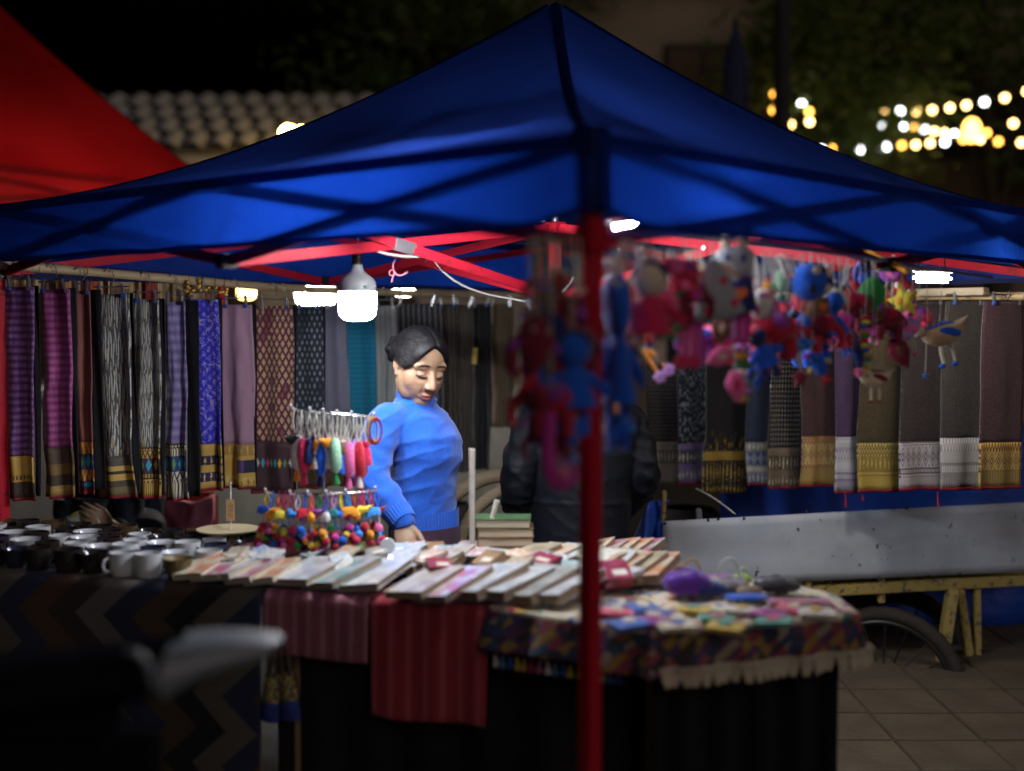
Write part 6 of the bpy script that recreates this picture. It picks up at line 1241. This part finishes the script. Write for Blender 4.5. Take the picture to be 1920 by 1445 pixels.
def k_beads(t, a, b, c):
    cs = (a, b, c, (.5, .33, .04), (.05, .22, .06))
    part(t, 'thread', 'bd_t', lambda m: m.tube([(0, 0, 0), (.01, 0, -.5), (-.01, 0, -1)], .012, 5), felt((.4, .38, .3)))
    for k in range(9): part(t, 'bead', 'bd_b%d' % (k % 3), lambda m: m.ball((0, 0, 0), (.065, .065, .055), None, 10, 7), felt(cs[k % 5]), (.015*math.sin(k*2), 0, -.08-k*.108))
def k_panel(t, a, b, c):
    part(t, 'cloth', 'pn_c', lambda m: pillow(m, [(-.22, 0), (.22, 0), (.25, -.5), (.22, -.95), (-.22, -.95), (-.25, -.5)], .05), felt(a))
    for k in range(3): part(t, 'stripe', 'pn_s%d' % k, lambda m: m.box((-.12+k*.12, -.045, -.5), (.035, .02, .7), None, .005), felt(b if k % 2 else c))
def k_hook(t, a, b, c):
    part(t, 'tail', 'hk_t', lambda m: m.tube([(0, 0, 0), (-.02, 0, -.5), (.0, 0, -.75)]+[(.16-.16*math.cos(q), 0, -.78-.16*math.sin(q)) for q in [.3*k for k in range(14)]], [.09, .09, .085]+[.08-.003*k for k in range(14)], 10), felt(a)); part(t, 'curl', 'hk_c', lambda m: m.ball((.16, -.03, -.78), (.10, .10, .10)), felt(b))
KIND = dict(bunny=k_bunny, dress=k_dress, elephant=k_eleph, bird=k_bird, doll=k_doll, fish=k_fish, ball=k_ball, donut=k_donut, star=k_star, legs=k_legs, pouch=k_leaf, beads=k_beads, panel=k_panel, hook=k_hook)
CN0 = dict(red=(.36, .012, .03), maroon=(.15, .01, .03), crimson=(.50, .02, .08), pink=(.68, .12, .30), magenta=(.42, .03, .26), violet=(.22, .04, .28), blue=(.01, .09, .52), navy=(.012, .02, .10), sky=(.04, .22, .62), white=(.6, .58, .55), cream=(.55, .46, .34), grey=(.28, .31, .34), black=(.012, .012, .014), green=(.02, .22, .05), mint=(.25, .48, .32), orange=(.68, .24, .02), yellow=(.70, .50, .05), brown=(.12, .06, .03), tan=(.42, .28, .16), olive=(.16, .17, .05), lilac=(.40, .22, .52), teal=(.02, .16, .18))
CN = {k: tuple(min(.85, q*1.35) for q in v) for k, v in CN0.items()}
E0, E1 = K[0], K[3]
def eave(px):
    m = (px-960)/F; d = E1-E0; s = (m*E0.y-E0.x)/(d.x-m*d.y); return E0.y+d.y*max(-.02, s)
CORD = flat('pale_thread', (.45, .43, .38), .8)
def toy(kind, px, py, hpx, cols, label, dd=0, yaw=0, rollz=0, railpy=None, wx=1):
    hpx *= 1.0; d = eave(px)+dd; s = hpx*d/F; p = at(px, py, d)
    t = thing('stuffed_'+kind if kind not in ('beads', 'panel', 'donut', 'legs', 'hook', 'dress') else {'beads': 'bead_string', 'panel': 'cloth_ornament', 'donut': 'felt_ring', 'legs': 'dangling_felt_flowers', 'hook': 'felt_monkey_tail', 'dress': 'stuffed_doll_dress'}[kind], label, 'toy', p, 'stuffed toys hung along the eave', (0, R(rollz), R(yaw)), (s*wx, s, s))
    KIND[kind](t, *[CN[c] for c in cols])
    rz = max(.03, (1.615-p.z))
    c = MB().tube([Vector((0, 0, -.04*s)), Vector((.004, 0, rz*.5)), Vector((0, .01, rz))], .0014, 5)
    inv = (Matrix.Rotation(R(yaw), 3, 'Z')@Matrix.Rotation(R(rollz), 3, 'Y')).inverted()
    for v in c.v: w = inv@v; v.x, v.y, v.z = w.x/(s*wx), w.y/s, w.z/s
    c.build('cord', CORD, t, world=False)
# left of and around the front pole, very near
toy('fish', 1015, 590, 150, ('maroon', 'red', 'violet'), 'dark red stuffed fish hanging left of the front pole', -.06, 10, 8)
toy('elephant', 1052, 560, 170, ('maroon', 'navy', 'red'), 'maroon stuffed elephant hanging left of the front pole', .0, 30)
toy('doll', 1075, 620, 200, ('blue', 'navy', 'blue'), 'blue stuffed doll close left of the front pole', -.04, 0)
toy('elephant', 1035, 690, 130, ('red', 'maroon', 'violet'), 'red stuffed elephant low left of the front pole', -.05, -20)
toy('hook', 1030, 770, 150, ('magenta', 'pink', 'pink'), 'pink curled tail hanging lowest left of the front pole', -.07, 0)
toy('fish', 1068, 760, 110, ('blue', 'sky', 'violet'), 'small blue stuffed fish low beside the front pole', -.05, 20)
toy('star', 1005, 655, 80, ('violet', 'mint', 'red'), 'violet star left of the red elephants', -.02, 0)
toy('ball', 1030, 640, 90, ('navy', 'maroon', 'violet'), 'navy ball among maroon toys left of the pole', .03, 0)
toy('doll', 1048, 505, 120, ('maroon', 'mint', 'red'), 'small maroon doll with mint hair high left of the pole', .02, 0)
toy('fish', 1088, 545, 110, ('crimson', 'navy', 'red'), 'crimson stuffed fish just left of the pole', .06, 10)
toy('doll', 1158, 520, 330, ('blue', 'blue', 'blue'), 'long blue stuffed doll just right of the front pole', .0, 10, 0, None, .42)
toy('ball', 1162, 770, 66, ('blue', 'navy', 'sky'), 'blue ball hanging below the long blue doll', .01, 0)
toy('fish', 1135, 640, 120, ('blue', 'navy', 'sky'), 'blue stuffed fish touching the pole on its right', .05, -20)
toy('elephant', 1160, 620, 90, ('navy', 'blue', 'crimson'), 'navy stuffed elephant right of the pole', .06, 10)
toy('legs', 1132, 728, 90, ('yellow', 'orange', 'white'), 'pair of yellow felt stalks with orange flowers touching the pole', .22, 0)
toy('beads', 1148, 745, 70, ('yellow', 'yellow', 'orange'), 'yellow bead string below the blue dolls', .25, 0, 0, None, 2.2)
toy('legs', 1165, 735, 65, ('orange', 'pink', 'red'), 'pair of orange felt stalks with pink flowers right of the pole', .3, 0)
LB = [('fish', 'blue', 'navy', 'red'), ('elephant', 'maroon', 'violet', 'blue'), ('doll', 'violet', 'red', 'navy'), ('star', 'crimson', 'mint', 'red'), ('fish', 'navy', 'crimson', 'violet'), ('beads', 'red', 'blue', 'white'), ('doll', 'navy', 'maroon', 'crimson')]
LP_ = ['high above the violet star', 'above the maroon elephant', 'beside the violet star', 'under the maroon elephant', 'above the pink curled tail', 'beside the pink curled tail', 'close to the front pole']
for i in range(21):
    bkk = LB[(i*3) % 7 if i % 2 else (i*2+1) % 7]; toy(bkk[0], rnd.uniform(985, 1095), 520+i*13+rnd.uniform(-10, 10), rnd.uniform(55, 95), bkk[1:], '%s and %s %s left of the pole, %s, %s one' % (bkk[1], bkk[2], {'beads': 'bead string', 'star': 'felt star'}.get(bkk[0], 'stuffed '+bkk[0]), LP_[i//3], ('left', 'middle', 'right')[i % 3]), rnd.uniform(-.05, .12), rnd.uniform(-60, 60), rnd.uniform(-25, 25))
# right of the pole
toy('doll', 1218, 490, 195, ('crimson', 'navy', 'cream'), 'crimson doll with navy hood and cream legs', .0, -10)
toy('donut', 1243, 540, 66, ('crimson', 'pink', 'red'), 'pink felt ring beside the navy-hooded doll', .02, 0)
toy('legs', 1210, 655, 70, ('orange', 'lilac', 'pink'), 'orange felt stalks with lilac flower slanting right of the pole', .5, 0, -38)
toy('elephant', 1275, 510, 105, ('maroon', 'magenta', 'green'), 'maroon stuffed elephant under the eave right of the ring', .05, 200)
toy('star', 1255, 590, 60, ('green', 'orange', 'red'), 'green star low beside the crimson doll', .06, 0)
toy('dress', 1332, 480, 125, ('grey', 'crimson', 'cream'), 'grey stuffed dress with red hearts', .0, 12, -10)
toy('bunny', 1378, 425, 165, ('grey', 'cream', 'navy'), 'grey stuffed rabbit in navy dress with orange heart', .02, -6)
toy('elephant', 1280, 470, 80, ('crimson', 'pink', 'violet'), 'crimson stuffed elephant high under the eave', -.02, 20)
toy('panel', 1300, 600, 92, ('magenta', 'pink', 'lilac'), 'magenta cloth ornament with pale stripes', .06, 10)
toy('legs', 1288, 612, 80, ('pink', 'crimson', 'pink'), 'pink felt stalks with crimson flowers below the grey dress', .04, 0)
toy('panel', 1378, 555, 95, ('magenta', 'lilac', 'pink'), 'wide magenta cloth ornament below the rabbit', .05, 0, 0, None, 1.3)
toy('pouch', 1352, 590, 60, ('brown', 'cream', 'tan'), 'brown felt pouch below the grey dress', .05, 0)
toy('pouch', 1372, 660, 60, ('pink', 'cream', 'yellow'), 'pink felt pouch with yellow patch, upper of a pair', .05, 20, 70)
toy('pouch', 1376, 695, 62, ('pink', 'crimson', 'yellow'), 'pink felt pouch with yellow patch, lower of a pair', .06, 0, -10)
toy('beads', 1392, 610, 145, ('white', 'mint', 'lilac'), 'long pale bead string with white pieces', .07, 0, 0, None, 1.6)
toy('doll', 1412, 615, 110, ('blue', 'red', 'navy'), 'small blue doll with red hair below the magenta ornament', .05, 20, -25)
toy('ball', 1430, 540, 62, ('white', 'lilac', 'pink'), 'white and lilac ball right of the rabbit', -.02, 0)
toy('elephant', 1445, 560, 120, ('red', 'crimson', 'violet'), 'red stuffed elephant below the white ball', .06, 15)
toy('fish', 1465, 505, 60, ('mint', 'green', 'mint'), 'mint green small fish hanging high', .1, 0)
toy('star', 1475, 585, 80, ('crimson', 'red', 'pink'), 'crimson star in the middle of the toy row', .02, 0)
toy('doll', 1460, 630, 105, ('violet', 'navy', 'blue'), 'violet doll with navy hair slanting low', .04, 0, 30)
toy('ball', 1518, 490, 78, ('blue', 'cream', 'navy'), 'big blue ball head with cream patch', .0, 30)
toy('bunny', 1535, 500, 100, ('cream', 'cream', 'brown'), 'cream stuffed rabbit beside the big blue ball', .05, 10)
toy('elephant', 1520, 575, 90, ('red', 'maroon', 'blue'), 'red stuffed elephant under the blue ball', .05, 160)
toy('doll', 1572, 545, 120, ('blue', 'white', 'blue'), 'bright blue doll with white hair', .0, -14, 18)
toy('fish', 1545, 600, 85, ('maroon', 'violet', 'pink'), 'maroon stuffed fish below the cream rabbit', .05, -20, 20)
toy('bird', 1505, 625, 60, ('sky', 'blue', 'white'), 'sky blue stuffed bird low in the row', .03, 20, 24)
toy('fish', 1522, 660, 68, ('blue', 'red', 'yellow'), 'blue stuffed fish with red tail, lowest in the middle', .02, -30, -28)
toy('star', 1500, 690, 40, ('maroon', 'red', 'orange'), 'small maroon star beneath the blue fish', .06, 0)
toy('panel', 1590, 590, 55, ('magenta', 'violet', 'pink'), 'small magenta cloth ornament beside bright blue doll', .04, 0, 20)
toy('pouch', 1636, 520, 72, ('green', 'green', 'olive'), 'plain green felt pouch right of the blue doll', .02, 0, 0, None, 1.15)
toy('elephant', 1600, 530, 90, ('maroon', 'red', 'crimson'), 'maroon stuffed elephant behind the green pouch', .08, 20)
toy('elephant', 1660, 560, 80, ('maroon', 'brown', 'red'), 'brown-red stuffed elephant right of the green pouch', .08, 0)
toy('beads', 1622, 590, 80, ('red', 'yellow', 'blue'), 'multicoloured bead string left part above white bird', .0, 0, 0, None, 1.7)
toy('beads', 1634, 640, 70, ('mint', 'orange', 'white'), 'multicoloured bead string just above the white bird', .0, 0, 8, None, 1.5)
toy('bird', 1640, 690, 66, ('cream', 'maroon', 'pink'), 'cream stuffed bird with long white legs, hanging lowest', .0, 8)
toy('fish', 1612, 640, 70, ('navy', 'pink', 'blue'), 'narrow navy stuffed fish beside the bead strings', .03, 30, 0, None, .6)
toy('bird', 1690, 600, 74, ('lilac', 'pink', 'white'), 'lilac stuffed bird above the dark pouch', .02, 10, -16)
toy('pouch', 1672, 635, 66, ('maroon', 'brown', 'red'), 'dark red felt pouch between two birds', .06, 0, -30)
toy('beads', 1708, 555, 60, ('red', 'blue', 'yellow'), 'short multicoloured bead string above the tan bird', .05, 0, 0, None, 1.8)
toy('beads', 1716, 600, 46, ('blue', 'red', 'green'), 'small blue and red bead string left of the tan bird', .04, 0, 25, None, 1.8)
toy('bird', 1762, 600, 92, ('tan', 'blue', 'cream'), 'tan stuffed bird with cream legs at the right end', -.02, 6, -12)
toy('star', 1735, 697, 14, ('sky', 'blue', 'sky'), 'tiny sky blue star dangling below the tan bird', .02, 0)
BK = [('fish', 'orange', 'yellow', 'white'), ('star', 'yellow', 'orange', 'red'), ('elephant', 'crimson', 'pink', 'violet'), ('fish', 'red', 'blue', 'pink'), ('doll', 'magenta', 'navy', 'pink'), ('bird', 'violet', 'pink', 'white'), ('star', 'red', 'white', 'red'), ('ball', 'pink', 'red', 'white'), ('fish', 'lilac', 'crimson', 'blue'), ('elephant', 'violet', 'magenta', 'blue'), ('doll', 'red', 'white', 'blue'), ('panel', 'crimson', 'pink', 'white'), ('beads', 'pink', 'white', 'sky'), ('elephant', 'blue', 'navy', 'red')]
PLC = ['under the eave right of the front pole', 'behind the crimson hooded doll', 'behind the grey dress', 'beside the rabbit', 'behind the rabbit', 'under the white and lilac ball', 'behind the crimson star', 'left of the big blue ball', 'under the big blue ball', 'behind the cream rabbit', 'left of the bright blue doll', 'behind the bright blue doll', 'left of the green pouch', 'behind the green pouch', 'right of the green pouch', 'above the cream bird', 'behind the lilac bird', 'left of the tan bird']
for i in range(54):
    px = 1190+i*10+rnd.uniform(-6, 6); bkk = BK[(i*5+i//14) % 14]; py = rnd.uniform(505, 615)-(20 if px > 1600 else 0)
    toy(bkk[0], px, py, rnd.uniform(46, 84), bkk[1:], '%s and %s %s %s, %s one' % (bkk[1], bkk[2], {'beads': 'bead string', 'panel': 'cloth ornament', 'ball': 'felt ball', 'star': 'felt star'}.get(bkk[0], 'stuffed '+bkk[0]), PLC[i//3], ('left', 'middle', 'right')[i % 3]), rnd.uniform(.10, .30), rnd.uniform(-60, 60), rnd.uniform(-25, 25))
# pegs and clips along the front eave rail
ER = [at(px, py, eave(px)+.05) for px, py in ((1140, 440), (1260, 440), (1400, 452), (1550, 473), (1700, 497), (1860, 520))]
tag(MB().tube(ER, .005, 8).build('hanging_wire', HOOKM), 'wire stretched under the front eave from which the toys hang', 'wire')
PEG = flat('white_peg', (.62, .62, .6), .4)
for i, px in enumerate((1170, 1195, 1212, 1265, 1295, 1425, 1447, 1462, 1478, 1555, 1590)):
    p = at(px, 450+(px-1140)*.075+rnd.uniform(0, 30), eave(px)+.03); t = thing('cloth_peg', 'white peg on the toy wire, %s from the pole' % NTH[i], 'peg', p, 'white pegs on the toy wire', (0, rnd.uniform(-.4, .4), rnd.uniform(-.5, .5)))
    for s in (-1, 1): part(t, 'jaw', 'peg%d' % s, lambda m: m.box((s*.004, 0, -.025), (.005, .009, .06), (0, s*.07, 0), .0015), PEG)
for i, (px, py, l) in enumerate(((1080, 490, 60), (1100, 470, 50), (1140, 495, 45), (1152, 480, 55), (1180, 465, 70), (1210, 460, 55))):
    p = at(px, py, 2.56+.07*(i % 3)); t = thing('hanger_hook', 'white plastic hook beside the front pole, %s from the left' % NTH[i], 'hook', p, 'white hooks by the pole', (0, rnd.uniform(-.3, .3), rnd.uniform(-.6, .6)))
    L = l*2.6/F; MB().tube([(0, 0, 0), (.002, 0, -L*.5), (-.004, 0, -L*.8), (.006, 0, -L), (.016, 0, -L*.9)], .0045, 8).build('stem', PEG, t, world=False); MB().torus((0, 0, .006), .007, .002, Matrix.Rotation(R(90), 3, 'X'), 12, 6).build('eye', ZINC, t, world=False)
# amber cane strip lights and orange batten under the right eave
a, b = at(1625, 470, 3.75), at(1703, 510, 3.55); tag(MB().bar(a, b, .018, .014, .003).build('orange_batten', flat('orange_varnish', (.60, .26, .02), .35)), 'orange varnished batten under the eave at right', 'batten')
a, b = at(1150, 437, 2.72), at(1290, 424, 3.1); tag(MB().bar(a, b, .014, .010, .002).build('orange_batten', MATS['orange_varnish']), 'orange varnished batten right of the front pole', 'batten')

# ================================================================ key-ring rack on the table
RKD = 3.74; base = at(608, 1062, RKD); rk = thing('display_rack', 'chrome two-tier key-ring rack standing on the table', 'rack', (base.x, base.y, TZ))
CHR = flat('chrome', (.65, .65, .68), .18, metal=1)
MB().lathe([(0, 0), (.07, 0), (.072, .006), (.06, .010), (.012, .014), (0, .016)], 28, (base.x, base.y, TZ+.012)).build('base', CHR, rk); ptop = at(606, 770, RKD)
MB().tube([(base.x, base.y, TZ+.02), ptop], .005, 10).build('post', CHR, rk)
def rod(x0, y0, x1, y1, name='rod', bow=.05):
    a, b = at(x0, y0, RKD), at(x1, y1, RKD); pts = [lerp(a, b, k/12)+Vector((0, -bow*math.sin(math.pi*k/12), 0)) for k in range(13)]; MB().tube(pts, .004, 8).build(name, CHR, rk); return pts
up_ = rod(548, 765, 702, 780); lo_ = rod(500, 922, 705, 918, bow=.07); rod(560, 930, 650, 932, bow=-.03)
for pts in (up_, lo_):
    for k in (0, 3, 5, 7, 9, 12): MB().tube([pts[k], pts[k]+Vector((0, -.012, .004)), pts[k]+Vector((0, -.020, .014))], .0035, 6).build('peg', mat('white_tip', (.75, .75, .78), .3), rk)
def tassel_m(m): m.lathe([(0, 0), (.008, -.002), (.010, -.010), (.007, -.016), (.012, -.030), (.016, -.058), (.015, -.062), (0, -.060)], 12)
def doll_m(m): m.tube([(0, 0, 0), (0, 0, -.012), (0, 0, -.04), (.002, 0, -.075), (0, 0, -.088)], [.006, .013, .017, .016, .008], 10)
def tri_m(m): pillow(m, [(-.026, 0), (.026, 0), (.012, -.020), (0, -.034), (-.012, -.020)], .009)
def bird_m(m): pillow(m, [(-.034, -.012), (-.010, -.004), (.014, -.010), (.020, -.022), (.006, -.034), (-.014, -.030)], .009)
def leaf_m(m): pillow(m, [(0, 0), (.010, -.012), (.008, -.03), (0, -.038), (-.008, -.03), (-.010, -.012)], .006)
WCORD = mat('white_cotton_cord', lambda T: T.mul(T.mix(T.noise(300, 1), (.55, .53, .48), (.68, .66, .6)), 1.0), .9)
KC = [(556, 'bird', 'black', 'white'), (564, 'doll', 'white', 'orange'), (571, 'doll', 'crimson', 'crimson'), (580, 'leaf', 'lilac', 'orange'), (587, 'tassel', 'navy', 'navy'), (594, 'tassel', 'navy', 'blue'), (600, 'leaf', 'orange', 'cream'), (607, 'doll', 'blue', 'navy'), (617, 'tri', 'orange', 'white'), (625, 'tri', 'yellow', 'magenta'), (632, 'doll', 'mint', 'green'), (641, 'tri', 'tan', 'white'), (648, 'leaf', 'brown', 'blue'), (655, 'doll', 'lilac', 'maroon'), (661, 'doll', 'pink', 'pink'), (668, 'doll', 'lilac', 'magenta'), (675, 'doll', 'red', 'white'), (682, 'doll', 'crimson', 'red'), (689, 'tassel', 'crimson', 'red')]
for i, (px, kd, c1_, c2_) in enumerate(KC):
    u = (px-548)/154; p = lerp(up_[0], up_[-1], u)+Vector((0, -.05*math.sin(math.pi*u)-.008+.012*(i % 2), -.002)); L = .066+.016*((i*7) % 5)/5
    t = thing('keyring_charm', '%s and %s %s charm, %s from the left on the rack\'s upper rod' % (c1_, c2_, {'bird': 'bird', 'doll': 'doll', 'leaf': 'leaf', 'tassel': 'tassel', 'tri': 'heart'}[kd], NTH[i] if i < 13 else ('fourteenth', 'fifteenth', 'sixteenth', 'seventeenth', 'eighteenth', 'nineteenth')[i-13]), 'charm', p, 'charms on the upper rod', (0, rnd.uniform(-.06, .06), rnd.uniform(-.5, .5)))
    MB().tube([(0, -.006, -L), (-.008, -.005, -L*.5), (-.003, -.002, .004), (.004, .006, .004), (.009, .004, -L*.5), (.001, -.004, -L)], .0022, 6).build('cord_loop', WCORD, t, world=False)
    part(t, 'charm', 'kc_'+kd, {'bird': bird_m, 'doll': doll_m, 'leaf': leaf_m, 'tassel': tassel_m, 'tri': tri_m}[kd], felt(CN[c1_]), (0, -.005, -L), (0, 0, 0), 1.15)
    if kd != 'tassel': part(t, 'tassel', 'kc_tassel', tassel_m, felt(CN[c2_]), (0, -.004, -L-(.092 if kd == 'doll' else .036)), (0, 0, 0), .7 if kd == 'doll' else .85)
t = thing('braided_bracelet', 'mustard and maroon braided loop at the right end of the upper rod', 'bracelet', up_[-1]+Vector((-.004, -.02, -.04)), None, (R(90), 0, R(20)))
MB().torus((0, 0, 0), .030, .0055, None, 30, 8).build('mustard_loop', felt((.42, .24, .03)), t, world=False).scale = (.5, 1.2, 1); MB().torus((.016, .0, .004), .030, .005, None, 30, 8).build('maroon_loop', felt((.22, .02, .03)), t, world=False).scale = (.6, 1.2, 1)
PCOL = ['red', 'yellow', 'green', 'crimson', 'blue', 'red', 'orange', 'sky', 'magenta', 'yellow', 'pink', 'navy', 'red', 'black']
CHC = ['blue', 'crimson', 'orange', 'yellow', 'orange', 'green', 'yellow', 'white', 'sky', 'red', 'sky', 'lilac', 'red', 'crimson', 'orange', 'red', 'violet', 'sky', 'white', 'blue', 'teal', 'blue']
def pom(m):
    m.ball((0, 0, 0), 1, None, 14, 10)
    for v in m.v: v *= 1+.16*nz(v.x*4, v.y*4, v.z*4)+rnd.uniform(-.05, .05)
MB_KEY = 'pompom'
SHN = ['elephant', 'bird', 'leaf']
for i in range(32):
    u = (i+.5)/32; px = 497+u*212; ly = lo_[int(u*12)]; p = lerp(lo_[0], lo_[-1], u)+Vector((0, -.07*math.sin(math.pi*u)+(.03 if i % 2 else -.012), -.002))
    cc = CHC[i % 22]; kd = SHN[i % 3]; sp = (u-.5)*.5
    nm_ = ('from the left', 'from the right'); ix = i if i < 16 else 31-i; far = (NTH+['fourteenth', 'fifteenth', 'sixteenth'])[ix]
    t = thing('pompom_charm', '%s %s pom-pom charm, %s %s on the rack\'s lower rod' % (cc, kd, far, nm_[i > 15]), 'charm', p, 'pom-pom charms on the lower rod', (rnd.uniform(-.08, .08), -sp*.55+rnd.uniform(-.05, .05), rnd.uniform(-.7, .7)))
    L = .035+.018*((i*5) % 4)/4
    MB().tube([(0, -.004, -L), (-.006, -.003, -L*.5), (0, 0, .004), (.006, .004, -L*.5), (.001, -.003, -L)], .0026, 6).build('cord_loop', felt(CN[CHC[(i*7+3) % 22]]), t, world=False)
    part(t, 'charm', 'pc_'+kd, lambda m: pillow(m, {'elephant': [(-.022, -.004), (-.004, 0), (.016, -.004), (.022, -.016), (.018, -.030), (.008, -.024), (-.006, -.024), (-.012, -.032), (-.018, -.020), (-.028, -.030)], 'bird': [(-.026, -.010), (-.008, -.002), (.010, -.006), (.026, -.002), (.012, -.020), (-.006, -.024)], 'leaf': [(0, 0), (.014, -.012), (.012, -.028), (0, -.036), (-.012, -.028), (-.014, -.012)]}[kd], .011), felt(CN[cc]), (0, -.004, -L), (0, 0, 0), 1.05)
    L2 = L+.030; L3 = L2+.030+.010*((i*3) % 3)
    st_ = MB().tube([(0, -.004, -L2), (.001, -.004, -(L2+L3)/2), (0, -.004, -L3)], .0018, 5).build('bead_cord', felt(CN['white' if i % 2 else 'sky']), t, world=False)
    for j in range(5): part(t, 'pompom', MB_KEY, pom, felt(CN[PCOL[(i*5+j*3) % 14]]), (rnd.uniform(-.016, .016), -.004+rnd.uniform(-.012, .012), -L3-.003-j*.0125), (rnd.uniform(0, 3), 0, 0), rnd.uniform(.0100, .0135))
